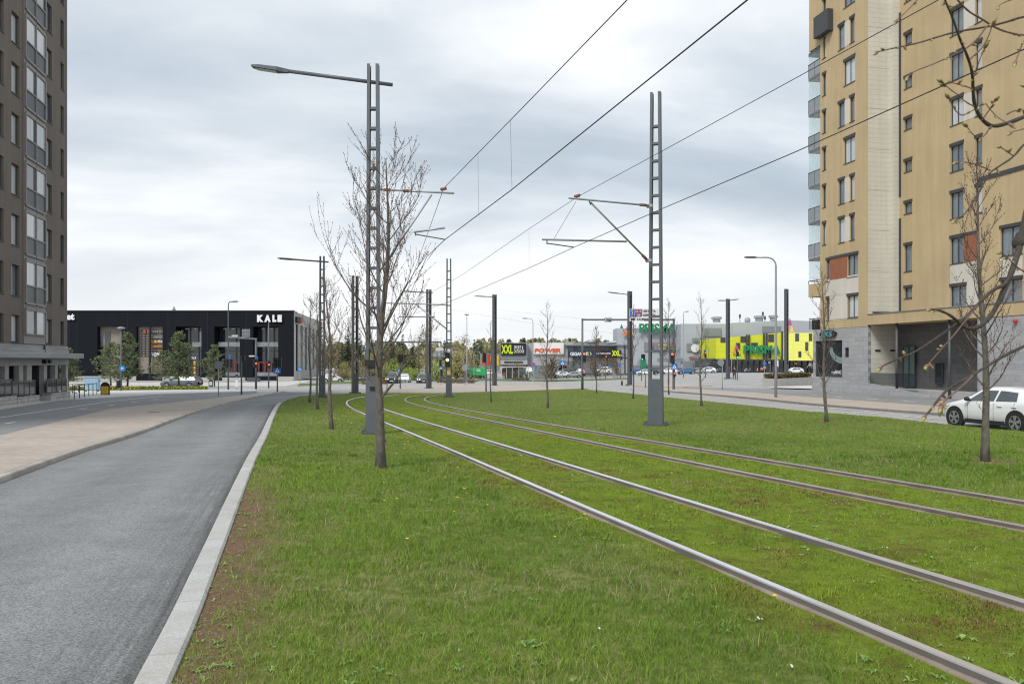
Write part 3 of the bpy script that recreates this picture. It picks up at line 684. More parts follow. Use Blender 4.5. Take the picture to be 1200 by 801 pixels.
def clear_glass():
    m = bpy.data.materials.new('glass_clear'); m.use_nodes = True; nt = m.node_tree; N = nt.nodes
    b = N['Principled BSDF']; b.inputs['Base Color'].default_value = (.75, .84, .86, 1); b.inputs['Roughness'].default_value = .05
    t = N.new('ShaderNodeBsdfTransparent'); t.inputs['Color'].default_value = (.95, .975, .98, 1); mx = N.new('ShaderNodeMixShader'); mx.inputs['Fac'].default_value = .13
    nt.links.new(t.outputs[0], mx.inputs[1]); nt.links.new(b.outputs[0], mx.inputs[2]); nt.links.new(mx.outputs[0], N['Material Output'].inputs['Surface'])
    MATS['glass_clear'] = m
    k = m.copy(); k.name = 'glass_smoke'; MATS['glass_smoke'] = k; q = [n for n in k.node_tree.nodes if n.type == 'BSDF_TRANSPARENT'][0]; q.inputs['Color'].default_value = (.62, .65, .67, 1); k.node_tree.nodes['Principled BSDF'].inputs['Base Color'].default_value = (.1, .12, .13, 1)
clear_glass()

def holed(b, x0, x1, z0, z1, y, holes, depth, out, mi=0):
    """wall plane at local y with rectangular holes and reveals; out = +1/-1 outward side"""
    xs = sorted({x0, x1, *[h[0] for h in holes], *[h[1] for h in holes]}); zs = sorted({z0, z1, *[h[2] for h in holes], *[h[3] for h in holes]})
    xs = [x for x in xs if x0 <= x <= x1]; zs = [z for z in zs if z0 <= z <= z1]
    fl = lambda q: q if out < 0 else q[::-1]
    for i in range(len(xs) - 1):
        for j in range(len(zs) - 1):
            cx, cz = (xs[i] + xs[i + 1]) / 2, (zs[j] + zs[j + 1]) / 2
            if any(h[0] < cx < h[1] and h[2] < cz < h[3] for h in holes): continue
            b.add([(xs[i], y, zs[j]), (xs[i + 1], y, zs[j]), (xs[i + 1], y, zs[j + 1]), (xs[i], y, zs[j + 1])], [fl((0, 1, 2, 3))], mi)
    yi = y - out * depth
    for h in holes:
        a, c, d, e = h
        b.add([(a, y, d), (c, y, d), (c, y, e), (a, y, e), (a, yi, d), (c, yi, d), (c, yi, e), (a, yi, e)], [(0, 4, 5, 1), (1, 5, 6, 2), (2, 6, 7, 3), (3, 7, 4, 0)], mi)
def window(parent, h, y, depth, out, panes=2, gm='glass_mid', sill=True, head=False, fm='frame_dark', fw=.055):
    a, c, d, e = h; yi = y - out * depth; b = MB()
    lo, hi = sorted((yi, yi + out * .06))
    for x0, x1, z0, z1 in ((a, a + fw, d, e), (c - fw, c, d, e), (a + fw, c - fw, d, d + fw), (a + fw, c - fw, e - fw, e)): b.box(x0, x1, lo, hi, z0, z1)
    for k in range(1, panes):
        x = a + (c - a) * k / panes; b.box(x - fw * .45, x + fw * .45, lo, hi, d + fw, e - fw)
    if sill:
        l2, h2 = sorted((yi + out * .062, y + out * .05)); b.box(a - .03, c + .03, l2, h2, d - .035, d - .003)
    if head:
        l2, h2 = sorted((y + out * .004, y + out * .05)); b.box(a - .05, c + .05, l2, h2, e + .003, e + .17)
    o = b.build('window', fm, parent)
    p = MB(); yp = yi + out * .02; q = [(a + fw * .5, yp, d + fw * .5), (c - fw * .5, yp, d + fw * .5), (c - fw * .5, yp, e - fw * .5), (a + fw * .5, yp, e - fw * .5)]
    p.add(q, [(0, 1, 2, 3) if out < 0 else (3, 2, 1, 0)]); p.build('pane', gm, o)
    return o
rw = random.Random(5)
pick = lambda *a: rw.choice(a)

# ------------------------------------------------------------------ brown tower on the left
def brown_tower():
    ox, oy = -29.3, 50.5; gz = g(ox, oy) - .3
    t = thing('apartment_tower', 'tall brown rendered apartment tower with a column of glazed balconies and a zinc canopy', 'building', (ox, oy, gz), math.atan2(-.976, .217))
    Z = lambda z: z - gz
    def s(px):
        k = (px - 600) / F; return (oy * k - ox) / (.217 + .976 * k)
    L = 34.0; top = 37.0; D = .20
    cols = [(s(4.2), s(-8)), (s(22.7), s(13.6)), (s(60.8), s(54.2)), (s(75), s(70.9))]
    cols += [(16.2, 18.2), (20.5, 22), (28, 29.6), (31, 32.2)]
    holes = []
    for k in range(12):
        for i, c in enumerate(cols):
            zt = 4.32 + 2.785 * k; h = 1.72 if k else 1.5
            holes.append((c[0], c[1], Z(zt - h), Z(zt)))
    b0, b1 = s(51), s(27.6)
    bal = [(b0, b1), (23.2, 26.4)]
    b = MB()
    holed(b, 0, L, Z(2.7), top - gz, 0, holes, D, 1)
    b.box(-.001, L, -14, -.6, Z(2.7), top - gz - .01)
    b.add([(0, 0, Z(2.7)), (0, 0, top - gz), (0, -.6, top - gz), (0, -.6, Z(2.7))], [(0, 1, 2, 3)])
    b.box(-.03, .03, -.02, .03, Z(2.7), top - gz, 0)
    b.build('wall', 'render_brown', t)
    for h in holes: window(t, h, 0, D, 1, 1, pick('glass_curtain_sky', 'glass_curtain_sky', 'glass_curtain_sky', 'glass_mid'))
    for x0, x1 in bal:
        st = MB(); st.box(x0 - .07, x1 + .07, .004, .06, Z(2.75), top - gz - .3, 0)
        st.build('balcony_backing', 'frame_mauve', t)
        for k in range(12):
            zt = 4.72 + 2.79 * k; f = MB(); xm = (x0 + x1) / 2; zb = zt - (2.42 if k else 1.44)
            for a, c in ((x0 - .05, x0 + .05), (xm - .045, xm + .045), (x1 - .05, x1 + .05)): f.box(a, c, .062, .16, Z(zb), Z(zt))
            for z in ((zt - .06, zt + .12), (zt - 1.46, zt - 1.38)) + (((zb - .08, zb + .05),) if k else ()):
                f.box(x0 + .051, xm - .046, .062, .15, Z(z[0]), Z(z[1])); f.box(xm + .046, x1 - .051, .062, .15, Z(z[0]), Z(z[1]))
            fo = f.build('balcony_glazing', 'frame_mauve', t)
            for a, c in ((x0 + .05, xm - .045), (xm + .045, x1 - .05)):
                p = MB(); p.box(a, c, .064, .085, Z(zt - 1.38), Z(zt - .06)); p.build('upper_pane', pick('glass_curtain_sky', 'glass_mid', 'glass_curtain_sky', 'glass_curtain_sky'), fo)
                if pick(0, 0, 1):
                    w_ = MB(); w_.box(a + .02, a + .25, .0855, .10, Z(zt - 1.36), Z(zt - .08)); w_.build('open_gap', 'glass_dark', fo)
                if k:
                    p = MB(); p.box(a, c, .064, .10, Z(zb + .05), Z(zt - 1.46)); p.build('parapet_pane', 'glass_parapet', fo)
    # parapet cap, corner trim
    c = MB(); c.box(-.06, L + .06, -14.05, .07, top - gz, top - gz + .12); c.build('roof_cap', 'zinc', t)
    c = MB(); c.box(-.035, .04, -.03, .035, Z(2.72), top - gz - .02); c.build('corner_trim', 'frame_mauve', t)
    z = MB(); z.box(-.02, L, -.05, .10, Z(2.45), Z(2.7)); z.box(-.02, L, -.05, .16, Z(2.24), Z(2.447))
    z.build('roof_flashing', 'zinc', t)
    k = MB(); k.box(-.35, L, -1.2, .95, Z(1.92), Z(2.235)); k.build('canopy', 'zinc', t, bevel=.03)
    k = MB(); k.box(s(50), s(49.2), .10, .17, Z(2.24), Z(2.72)); k.build('downpipe', 'frame_dark', t)
    k = MB(); k.box(-.05, L, -.25, .12, Z(1.5), Z(1.918)); k.build('fascia', 'concrete', t)
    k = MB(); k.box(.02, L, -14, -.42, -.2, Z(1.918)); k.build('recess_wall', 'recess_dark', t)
    k = MB(); k.box(-.1, L, -.418, .2, -.2, .37); k.build('porch_floor', 'concrete', t)
    for a, c_ in ((77.8, 75.2), (65.8, 62.6), (53.2, 49.6), (35, 29.2), (25, 20.2), (8.2, 3.4)):
        k = MB(); k.box(s(a), s(c_), -.18, .1, .2, Z(1.498)); k.build('porch_column', 'concrete', t, bevel=.01)
    for x in (12, 13.3, 15.5, 17.2, 20, 23, 26, 29, 32):
        k = MB(); k.box(x, x + .3, -.18, .1, .2, Z(1.498)); k.build('porch_column', 'concrete', t)
    for a, c_, hh in ((70, 46.8, .62), (32.5, 5.5, .62), (4.6, -30, .75)):
        k = MB(); k.box(s(a), s(c_), .13, .62, -.3, Z(-.62) + hh - .2); k.build('stone_plinth', 'stone_rubble', t)
        r = MB(); zt = Z(-.62) + hh - .2
        r.box(s(a), s(c_), .34, .41, zt + .82, zt + .87)
        n = 4
        for q in range(n + 1):
            x = s(a) + (s(c_) - s(a)) * q / n; r.box(x - .02, x + .02, .35, .40, zt, zt + .82)
        ro = r.build('ramp_railing', 'steel_grey', t)
        p = MB(); p.box(s(a) + .03, s(c_) - .03, .37, .38, zt + .06, zt + .80); p.build('railing_glass', 'glass_dark', ro)
    k = MB(); k.box(s(47), s(41.3), .2, .85, -.1, .75); k.build('planter_box', 'concrete', t)
    f = MB()
    for px in (47.5, 52.3): f.box(s(px) - .12, s(px) + .12, .125, .36, Z(1.62), Z(1.83))
    each(f, 'floodlight', 'black', t)
    f = MB(); f.box(s(50.6), s(49), .125, .26, Z(1.55), Z(1.8)); f.build('floodlight_bracket', 'concrete_light', t)
    return t
brown_tower()

# ------------------------------------------------------------------ mustard apartment block on the right
def mustard_block():
    ox, oy = 24.39, 52.64; gz = -1.1
    t = thing('apartment_block', 'mustard yellow rendered apartment block with white panel strip and grey tiled ground floor', 'building', (ox, oy, gz), math.atan2(-.978, .207))
    Z = lambda z: z - gz
    top = 31.0
    def fl(px):
        k = (px - 600) / F; return -(ox - oy * k) / (.207 + .978 * k)
    def mw(px):
        k = (px - 600) / F; return (53.1 * k - 26.55) / (.207 + .978 * k)
    D = .16; W = 2.2
    rows = [6.35 + 2.79 * i + (.1 if i else 0) for i in range(9)]
    # left facade (y = 0, outward -y)
    hs = []; win = []
    for i, zt in enumerate(rows):
        nz = (fl(964), fl(968), Z(zt - 1.6), Z(zt))
        if i == 1: nz = (fl(968.4), fl(972.4), Z(zt - 1.6), Z(zt))
        if i == 0: nz = (fl(968.4), fl(971.4), Z(zt - 1.6), Z(zt))
        if i in (0, 1): mh_ = [(fl(993), fl(1005.6), Z(zt - 1.55), Z(zt))]
        elif i in (2, 3, 5, 7): mh_ = [(fl(982.5), fl(989.5), Z(zt - 1.7), Z(zt)), (fl(996), fl(1001.4), Z(zt - 1.7), Z(zt))]
        else: mh_ = [(fl(989), fl(1002), Z(zt - 1.75), Z(zt))]
        if i in (2, 3, 5, 7): mh_ = [(fl(982.5), fl(989.8), Z(zt - 1.75), Z(zt)), (fl(996), fl(1001.4), Z(zt - 1.75), Z(zt))]
        hs += [nz] + mh_; win += [(nz, 1)] + [(m, 2 if m[1] - m[0] > .8 else 1) for m in mh_]
    xe = fl(961.2)
    b = MB(); holed(b, xe, 0, Z(4.12), top - gz, 0, hs, D, -1)
    b.box(xe, -.001, .5, 13, Z(4.12), top - gz - .01)
    b.add([(xe, 0, Z(4.12)), (xe, .5, Z(4.12)), (xe, .5, top - gz), (xe, 0, top - gz)], [(0, 1, 2, 3)])
    b.add([(xe, 0, Z(4.12)), (0, 0, Z(4.12)), (0, .5, Z(4.12)), (xe, .5, Z(4.12))], [(0, 1, 2, 3)])
    b.box(xe - 1.45, xe - .002, .01, 6, Z(25.6), top - gz - .012)
    # main wall (y = W)
    hm = []; wm = []
    small = [(6.7, .72), (9.6, 1.8), (12.46, .75), (15.3, .75), (18.15, .75), (20.95, .75), (23.9, .75), (26.8, .75)]
    for z, h in small: q = (.82, 1.55, Z(z - h), Z(z)); hm.append(q); wm.append((q, 1))
    big = [6.41, 9.43, 12.26, 15.2, 18.1, 20.9, 23.7, 26.6]
    for i, zt in enumerate(big):
        q = (4.92, 5.97 if i else 6.2, Z(zt - 1.62), Z(zt)); hm.append(q); wm.append((q, 2))
        if i >= 2: q = (mw(1143), mw(1151), Z(zt - 1.62), Z(zt)); hm.append(q); wm.append((q, 1))
        for a, c in ((8.7, 10.2), (12.6, 14.0), (17.0, 18.2))[0 if i < 2 else 1:]:
            q = (a, c, Z(zt - 1.65), Z(zt)); hm.append(q); wm.append((q, 2))
    holed(b, .36, 22, Z(4.9), top - gz, W, hm, D, -1)
    b.box(.002, 22, W + .5, 13, Z(4.3), top - gz - .02)
    b.add([(22, W, Z(4.9)), (22, W + .5, Z(4.9)), (22, W + .5, top - gz), (22, W, top - gz)], [(0, 1, 2, 3)])
    b.box(-.06, 22, -.02, .30, Z(4.21), Z(4.9))
    b.box(-.001, 22, .302, W + .4, Z(4.22), Z(4.35))
    b.build('wall', 'render_mustard', t)
    for q, n in win: window(t, q, 0, D, -1, n, pick('glass_mid', 'glass_blue', 'glass_curtain_sky', 'glass_blue'), head=True)
    for q, n in wm: window(t, q, W, D, -1, n, pick('glass_mid', 'glass_blue', 'glass_curtain_sky', 'glass_blue'), head=True)
    k = MB(); k.box(0, 22.05, -.06, W + .4, Z(4.905), Z(4.96)); k.build('canopy_flashing', 'zinc', t)
    # render panels between windows
    k = MB()
    for i, zt in enumerate(rows):
        if i in (2, 3, 5, 7): k.box(fl(989.9), fl(995.9), -.012, .05, Z(zt - 1.75), Z(zt))
    k.box(fl(968.6), fl(1006), -.014, .03, Z(7.72 - .25), Z(7.66)) if 0 else None
    for z0, z1 in ((Z(6.37), Z(7.84)),): k.box(fl(968.4), fl(1006), -.015, .03, z0 + .17, z1 - .04)
    k.box(fl(972.5), fl(992.9), -.015, .03, Z(4.8), Z(6.52)); k.box(fl(968.4), fl(1006), -.015, .03, Z(4.72), Z(4.76))
    for i, zt in enumerate(big):
        if i in (4, 6): k.box(6.0, mw(1142.6), W - .012, W + .05, Z(zt - 1.62), Z(zt))
    k.box(4.92, mw(1147), W - .015, W + .03, Z(6.6), Z(7.77)); k.box(6.22, mw(1147), W - .015, W + .03, Z(4.97), Z(6.595))
    k.box(8.7, 10.2, W - .015, W + .03, Z(6.6), Z(7.74))
    each(k, 'white_render_panel', 'render_white', t)
    k = MB(); zt = rows[1]; k.box(fl(972.6), fl(992.8), -.016, .05, Z(zt - 1.55), Z(zt)); k.box(6.0, mw(1147), W - .013, W + .05, Z(9.43 - 1.62), Z(9.43))
    each(k, 'red_render_panel', 'render_red', t)
    k = MB(); k.box(mw(1146), 10.35, W - .05, W - .002, Z(12.5), Z(12.75)); k.box(fl(972), fl(1006), -.07, -.02, Z(zt + .03), Z(zt + .19)); k.box(4.9, mw(1147), W - .055, W - .002, Z(9.46), Z(9.62)); each(k, 'lintel', 'frame_dark', t)
    # white cladding strip, joints every storey
    k = MB(); k.box(-.3, .004, .015, W - .002, Z(4.97), top - gz - .03); k.box(.005, .355, 1.75, W + .05, Z(4.97), top - gz - .03)
    k.build('cladding_strip', 'panel_white', t)
    k = MB(); k.box(-.3, .006, .25, W + .2, 0, Z(4.205)); k.build('porch_panel', 'panel_white', t)
    k = MB()
    for i in range(9): k.box(.0045, .010, .01, 1.74, Z(7.9 + 2.79 * i), Z(7.93 + 2.79 * i))
    k.build('cladding_joint', 'concrete', t)
    k = MB(); k.box(.356, .50, W - .06, W + .02, Z(4.97), Z(11.5)); k.box(.356, .50, W - .06, W + .02, Z(13.0), Z(25.6)); each(k, 'slot_window', 'frame_dark', t)
    k = MB(); k.box(.012, .2, .35, 1.7, Z(5.05), Z(5.12)); k.box(.02, .1, .8, 1.2, Z(4.97), Z(5.049)); each(k, 'roof_bench', 'frame_dark', t)
    # sign box high on the corner
    k = MB(); k.box(fl(960), fl(976.5), -.5, -.002, Z(26.0), Z(27.6)); k.build('vent_housing', 'frame_dark', t, bevel=.03)
    # balconies behind the far corner
    for i in range(7):
        z = 6.66 + 2.79 * i
        s_ = MB(); s_.box(xe - 1.7, xe - .003, .12, 4.6, Z(z), Z(z + .22))
        if i == 0: s_.box(xe - 1.7, xe - 1.55, .12, 4.6, Z(z + .221), Z(z + 1.0)); s_.box(xe - 1.549, xe - .003, .12, .25, Z(z + .221), Z(z + 1.0))
        so = s_.build('balcony', 'balcony_slab' if i else 'render_mustard', t)
        r = MB(); r.box(xe - 1.72, xe - .004, .10, .15, Z(z + 1.22), Z(z + 1.27)); r.box(xe - 1.72, xe - 1.67, .151, 4.6, Z(z + 1.22), Z(z + 1.27))
        for x in (xe - 1.69, xe - .88, xe - .06): r.box(x - .015, x + .015, .11, .14, Z(z + (.22 if i else 1.0)), Z(z + 1.22))
        r.build('balcony_rail', 'frame_dark', so)
        p = MB(); p.box(xe - 1.66, xe - .01, .122, .132, Z(z + .24), Z(z + 1.2)) if i else None
        if i: p.build('balcony_glass', 'glass_rail', so)
        p = MB(); p.box(xe - 1.66, xe - .01, .115, .125, Z(z + 1.28), Z(z + 2.76)); p.box(xe - 1.70, xe - 1.69, .16, 4.5, Z(z + 1.28), Z(z + 2.76)); p.build('balcony_screen', 'glass_clear', so)
    k = MB(); k.box(xe - 1.7, xe - .003, .12, 4.6, Z(25.3), Z(25.55)); k.build('balcony_roof', 'frame_dark', t)
    k = MB()
    for x in np.linspace(xe - 1.4, xe - .1, 9): k.box(x - .02, x + .02, .02, .05, Z(4.15), Z(4.95))
    k.box(xe - 1.45, xe - .05, .01, .06, Z(4.95), Z(5.0)); k.box(xe - 1.45, xe - .02, .3, 3, Z(4.15), Z(4.9)); k.build('terrace_railing', 'black', t)
    # ground floor
    gx = fl(952.6)
    wq = (fl(955.2), fl(986.6), Z(.55), Z(3.25)); vq = (fl(989.6), fl(994.4), Z(2.0), Z(2.7))
    b = MB(); holed(b, gx, -.002, 0, Z(4.115), .02, [wq, vq], .12, -1)
    b.box(gx, -.003, .6, 13, 0, Z(4.115)); b.add([(gx, .02, 0), (gx, .6, 0), (gx, .6, Z(4.115)), (gx, .02, Z(4.115))], [(0, 1, 2, 3)])
    b.box(-.0025, .0, .025, 2.1, 0, Z(4.1))
    b.build('ground_floor', 'tile_grey', t); b = MB(); b.box(9.37, 22, .02, W + .3, 0, Z(4.2)); b.build('ground_floor', 'tile_grey', t)
    b = MB(); b.box(.002, 9.369, W + .02, W + .35, 0, Z(4.215)); b.box(9.3, 9.368, .1, W + .019, 0, Z(4.2)); b.build('porch_wall', 'tile_dark', t)
    k = MB(); k.polyY([(gx - .03, Z(-.9)), (gx - .03, Z(.05)), (-1.2, Z(.22)), (.4, Z(.22)), (8.4, Z(-.62)), (8.4, Z(-.9))], -.06, .017); k.build('ramp_wall', 'tile_grey', t)
    k = MB(); k.box(-.2, 9.29, .4, W + .015, 0, Z(-.1)); k.build('porch_floor', 'concrete', t)
    k = MB(); k.box(.2, 4.6, .02, .04, Z(.1), Z(.95)); k.build('ramp_glass', 'glass_smoke', t)
    for px in (1047, 1108.5):
        kk = (px - 600) / F; x = (oy * kk - ox) / (.207 + .978 * kk)
        k = MB(); k.lathe([(.085, 0), (.085, Z(4.208))], 14, (x, .25, 0)); k.build('porch_post', 'steel_dark', t, smooth=True)
    d = window(t, (mw(1060), mw(1074.5), Z(-.05), Z(2.75)), W, -.1, -1, 2, 'glass_teal', sill=False); d.name = 'entrance_door'
    window(t, (mw(1098), mw(1107), Z(.3), Z(1.65)), W, -.1, -1, 1, 'glass_dark', sill=False)
    k = MB(); k.box(.008, .06, .55, .95, Z(2.42), Z(2.52)); k.box(.008, .06, 1.75, 2.1, Z(2.42), Z(2.52)); each(k, 'wall_lamp', 'black', t)
    sh = window(t, wq, .02, .12, -1, 2, 'glass_dark', sill=False); sh.name = 'shop_window'
    window(t, vq, .02, .12, -1, 1, 'glass_dark', sill=False)
    xc = fl(986)
    cres = [(xc - .05 - 1.55 * math.cos(a), Z(1.75) + 1.0 - 1.2 * math.sin(a)) for a in np.linspace(0, 1.57, 14)] + [(xc - .05 - 1.15 * math.cos(a), Z(1.95) + .8 - .75 * math.sin(a)) for a in np.linspace(1.57, 0, 14)]
    mat('window_film', (.19, .27, .27), .5, .08, 3); k = MB(); k.polyY(cres, .108, .112); k.build('window_film', 'window_film', sh)
    text('myBAG', 'shop_lettering', 1.15, .34, 'white_sign', sh, (fl(973), .105, Z(.72)), ext=.01, off=.01)
    mat('sign_teal', (.05, .42, .48), .5, .05)
    k = MB(); cx = (fl(962) + fl(981)) / 2; rx = (fl(981) - fl(962)) / 2
    k.polyY([(cx + rx * math.cos(a), Z(3.72) + .30 * math.sin(a)) for a in np.linspace(0, 2 * math.pi, 28, endpoint=False)], -.14, .018)
    so = k.build('oval_sign', 'black', t)
    text('EKS', 'sign_lettering', 1.25, .40, 'sign_teal', so, (cx - .68, -.145, Z(3.52)), ext=.02, off=.02)
    k = MB(); k.ball((12, -.1, Z(3.9)), .12, 8); k.build('alarm_bell', 'red_sign', t)
    return t
mustard_block()

# ------------------------------------------------------------------ black shopping hall (facade faces the camera)
mat('cladding_black', (0.010, 0.012, 0.017), .75, .12, .2, spec=.12, stretch=(2, 2, .2))
mat('beige_panel', (0.26, 0.225, 0.19), .8, .08, .6)
mat('red_paint', (0.20, 0.03, 0.04), .6, .1)
panel_mat('concrete_panel', (0.50, 0.49, 0.47), 3, 2.6, .02, .8, .05, 'YZ', 0, mortar=.7)
def black_hall():
    Y = 155.0; X0 = xat(344.5, Y); gz = g(-60, Y) - .3
    t = thing('shopping_hall', 'long black clad shopping hall with tall glazed bays and white lettering', 'building', (X0, Y, gz))
    x = lambda px: xat(px, Y) - X0
    z = lambda py: zat(py, Y) - gz
    bays = [(114, 141.5), (160, 190.5), (206, 236), (251, 281), (296.5, 326)]
    holes = [(x(a), x(b), z(437.5) if i < 2 else 1.2, z(382.5)) for i, (a, b) in enumerate(bays)]
    b = MB(); holed(b, -75, 0, .3, z(364.5), 0, holes, 3.0, -1); b.box(-75, -8, 3.5, 44, .3, z(364.5) - .05); b.box(-8, -.5, 3.5, 4.2, .3, z(364.5) - .05)
    b.add([(-75, 0, z(364.5)), (0, 0, z(364.5)), (0, 3.5, z(364.5)), (-75, 3.5, z(364.5))], [(0, 1, 2, 3)])
    b.build('facade', 'cladding_black', t)
    k = MB(); k.box(-75.1, .1, -.12, .25, z(364.5), z(363.4)); k.build('roof_edge', 'frame_dark', t)
    k = MB()
    for px in (82, 90.5, 150, 197, 243, 288.5): k.box(x(px) - .04, x(px) + .04, -.035, -.003, .4, z(365))
    each(k, 'facade_joint', 'black', t)
    k = MB(); k.box(x(262), x(288), -.7, -.01, 0, z(442)); k.box(x(325), .05, -.5, -.01, 0, z(441)); k.box(x(235.5), x(251), -.7, -.01, 0, z(442)); k.box(x(88), x(160), -.3, -.01, 0, 1.2); k.box(x(190), x(206), -.3, -.01, 0, 1.2); each(k, 'plinth', 'concrete', t)
    # bay backs
    k = MB(); k.box(holes[0][0] - .2, holes[0][1] + .2, 1.2, 1.5, .3, z(382)); k.box(holes[1][0] - .2, holes[1][1] + .2, .8, 1.1, .3, z(382)); each(k, 'bay_panel', 'beige_panel', t)
    k = MB(); k.box(x(119.5), x(126), 1.14, 1.195, z(436), z(387)); k.box(x(114.3), x(119), 1.14, 1.195, z(437), z(406)); each(k, 'bay_glazing', 'glass_dark', t)
    k = MB(); k.box(x(114.3), x(119.3), 1.14, 1.195, z(405), z(394)); each(k, 'bay_glazing', 'glass_mid', t)
    k = MB()
    for py in np.linspace(388, 417, 11): k.box(holes[1][0], holes[1][1], .7, .79, z(py) - .08, z(py) + .08)
    for px in (164, 168, 181): k.box(x(px) - .06, x(px) + .06, .66, .699, z(417), z(386))
    k.build('bay_slats', 'frame_dark', t)
    k = MB(); k.box(x(174.3), x(176.3), -.05, .3, .5, z(382.5)); k.build('bay_mullion', 'black', t)
    for s_, px, py, w, h, mt in (('Supermarket', 171, 390.2, 3.6, .78, 'grey_sign'), ('wellness', 174, 396, 3.0, .5, 'grey_sign'), ('SUB', 173.5, 401.6, 1.7, .55, 'yellow_sign'), ('WAY', 183.7, 401.6, 1.25, .55, 'white_sign'), ('novaGym', 174.8, 417.4, 2.75, .75, 'white_sign')):
        if s_ == 'Supermarket': s_ = 'Superm'; w = 3.1
        if s_ == 'novaGym': s_ = 'nova'; w = 2.4
        text(s_, 'shop_lettering', w, h, mt, t, (x(px), .6, z(py)), ext=.08, off=.02)
    k = MB(); k.box(x(176.5), x(190), .5, .6, z(407.2), z(404.5)); mat('orange_sign', (.36, .13, .02), .5, .05); each(k, 'shop_sign', 'orange_sign', t)
    k = MB(); k.box(x(166.5), x(169.5), .5, .6, z(390), z(386)); each(k, 'shop_sign', 'red_sign', t)
    for i in (2, 3, 4):
        h = holes[i]; gl = MB(); gl.box(h[0], h[1], 2.96, 3.2, .3, h[3]); each(gl, 'bay_glazing', 'glass_dark', t)
        fr = MB()
        for q in np.linspace(h[0], h[1], 4)[1:-1]: fr.box(q - .12, q + .12, 2.8, 2.95, .5, h[3])
        fr.box(h[0], h[1], 2.75, 2.96, z(411), z(410)); fr.build('bay_frame', 'frame_dark', t)
        rp = MB(); rp.box(h[0] + (2.8 if i == 2 else .3), h[1] - .1, 1.2, 1.23, z(406), z(400.5)); rp.build('balustrade', 'glass_mid', t)
        lp = MB()
        for q in (.25, .6): lp.box(h[0] + (h[1] - h[0]) * q, h[0] + (h[1] - h[0]) * q + .5, 1.5, 1.6, z(385.2), z(384.4))
        each(lp, 'ceiling_lamp', 'lamp_glass', t)
    k = MB(); k.box(x(227), x(235.5), 2.9, 2.955, z(402), z(388)); k.build('painted_reflection', 'glass_curtain_sky', t)  # pale pane set in to imitate a reflection in the bay glass
    for a, b_ in ((267, 281), (302, 324)):                      # red timber frames on the terrace
        k = MB(); n = 3 if b_ < 300 else 4
        for q in np.linspace(x(a), x(b_), n): k.box(q - .14, q + .14, .6, .9, .4, z(425)); 
        k.box(x(a) - .3, x(b_) + .3, .55, .95, z(425), z(423.8)); k.build('terrace_frame', 'red_paint', t)
        k = MB(); k.box(x(a) - .5, x(b_) + .4, .2, .25, z(443), z(436)); k.build('terrace_screen', 'glass_mid', t)
    text('et', 'hall_lettering', 1.65, 1.25, 'white_sign', t, (x(78.6), -.2, z(374.8)), ext=.12, off=.05)
    for i, (ch, a, b_) in enumerate((('K', 302, 309.5), ('A', 310.5, 318), ('L', 320, 324.5), ('E', 326, 331))):
        lo = text(ch, 'hall_lettering', x(b_) - x(a), z(369) - z(377.2), 'white_sign', t, (x(a), -.25, z(377.2)), ext=.2, off=.09)
        w = x(b_) - x(a)
        text(ch, 'letter_inlay', w * .66, (z(369) - z(377.2)) * .70, 'black', lo, (w * .17, -.01, (z(369) - z(377.2)) * .15), ext=.05, off=.0)
    # light side wall running away from the camera
    b = MB(); hs = []
    for i in range(7): hs.append((2.5 + i * 6.2, 5.6 + i * 6.2, 2.2, z(379)))
    bb = MB(); holed(bb, 0, 45, .3, z(364.5), 0, hs, .5, -1)
    bb.v = [(-vy, vx, vz) for vx, vy, vz in bb.v]; bb.f = [f for f in bb.f]
    bb.v = [(vx - .122 * vy, vy, vz) for vx, vy, vz in bb.v]; bb.build('side_wall', 'concrete_panel', t)
    k = MB(); k.bar((-.6, .3, z(370) / 2 + .3), (-.6 - .122 * 44.7, 45, z(370) / 2 + .3), .1, z(370)); k.add([(-.5, .3, z(364.6)), (-8, .3, z(364.6)), (-13, 44, z(364.6)), (-.5 - .122 * 44, 44, z(364.6))], [(0, 1, 2, 3)]); k.build('side_glazing', 'glass_dark', t)
    k = MB(); k.box(-.45, .3, 1.5, 4.2, z(377), z(370.5)); k.build('side_sign', 'black', t)
    k = MB(); k.box(-.7, .0, 4.6, 6.6, z(377), z(370.5)); k.build('side_sign', 'red_sign', t)
    k = MB(); k.lathe([(.3, 0), (.35, .3), (.1, .9)], 8, (x(200), 1.5, z(363.5))); k.build('roof_vent', 'galvanised', t)
    return t
black_hall()

# ------------------------------------------------------------------ retail park behind the junction
mat('cladding_grey', (0.40, 0.42, 0.44), .6, .05, .12, stretch=(3, 3, .1)); mat('cladding_mid', (0.22, 0.235, 0.25), .6, .06, .2)
panel_mat('cladding_lilac', (0.40, 0.425, 0.47), 6.0, 9.0, .04, .6, .03, 'XZ', 0, mortar=.8, bump=0)
panel_mat('cladding_lime', (0.62, 0.66, 0.035), 5.0, 1.2, .03, .6, .04, 'XZ', 0, mortar=.8, bump=0); panel_mat('cladding_lemon', (0.80, 0.80, 0.18), 4.0, .9, .03, .6, .03, 'XZ', 0, mortar=.85, bump=0)
mat('sign_black', (0.016, 0.019, 0.026), .5, .05); mat('sign_navy', (0.015, 0.035, 0.11), .5, .05); mat('sign_lime', (.60, .72, .03), .5, .05)
mat('sign_green', (.015, .22, .10), .5, .05); mat('sign_orange', (.75, .10, .02), .5, .05); mat('emblem_magenta', (.42, .07, .28), .5, .05)
mat('emblem_orange', (.80, .22, .06), .5, .05); mat('emblem_yellow', (.80, .50, .02), .5, .05); mat('bright_green', (.03, .45, .13), .5, .05)
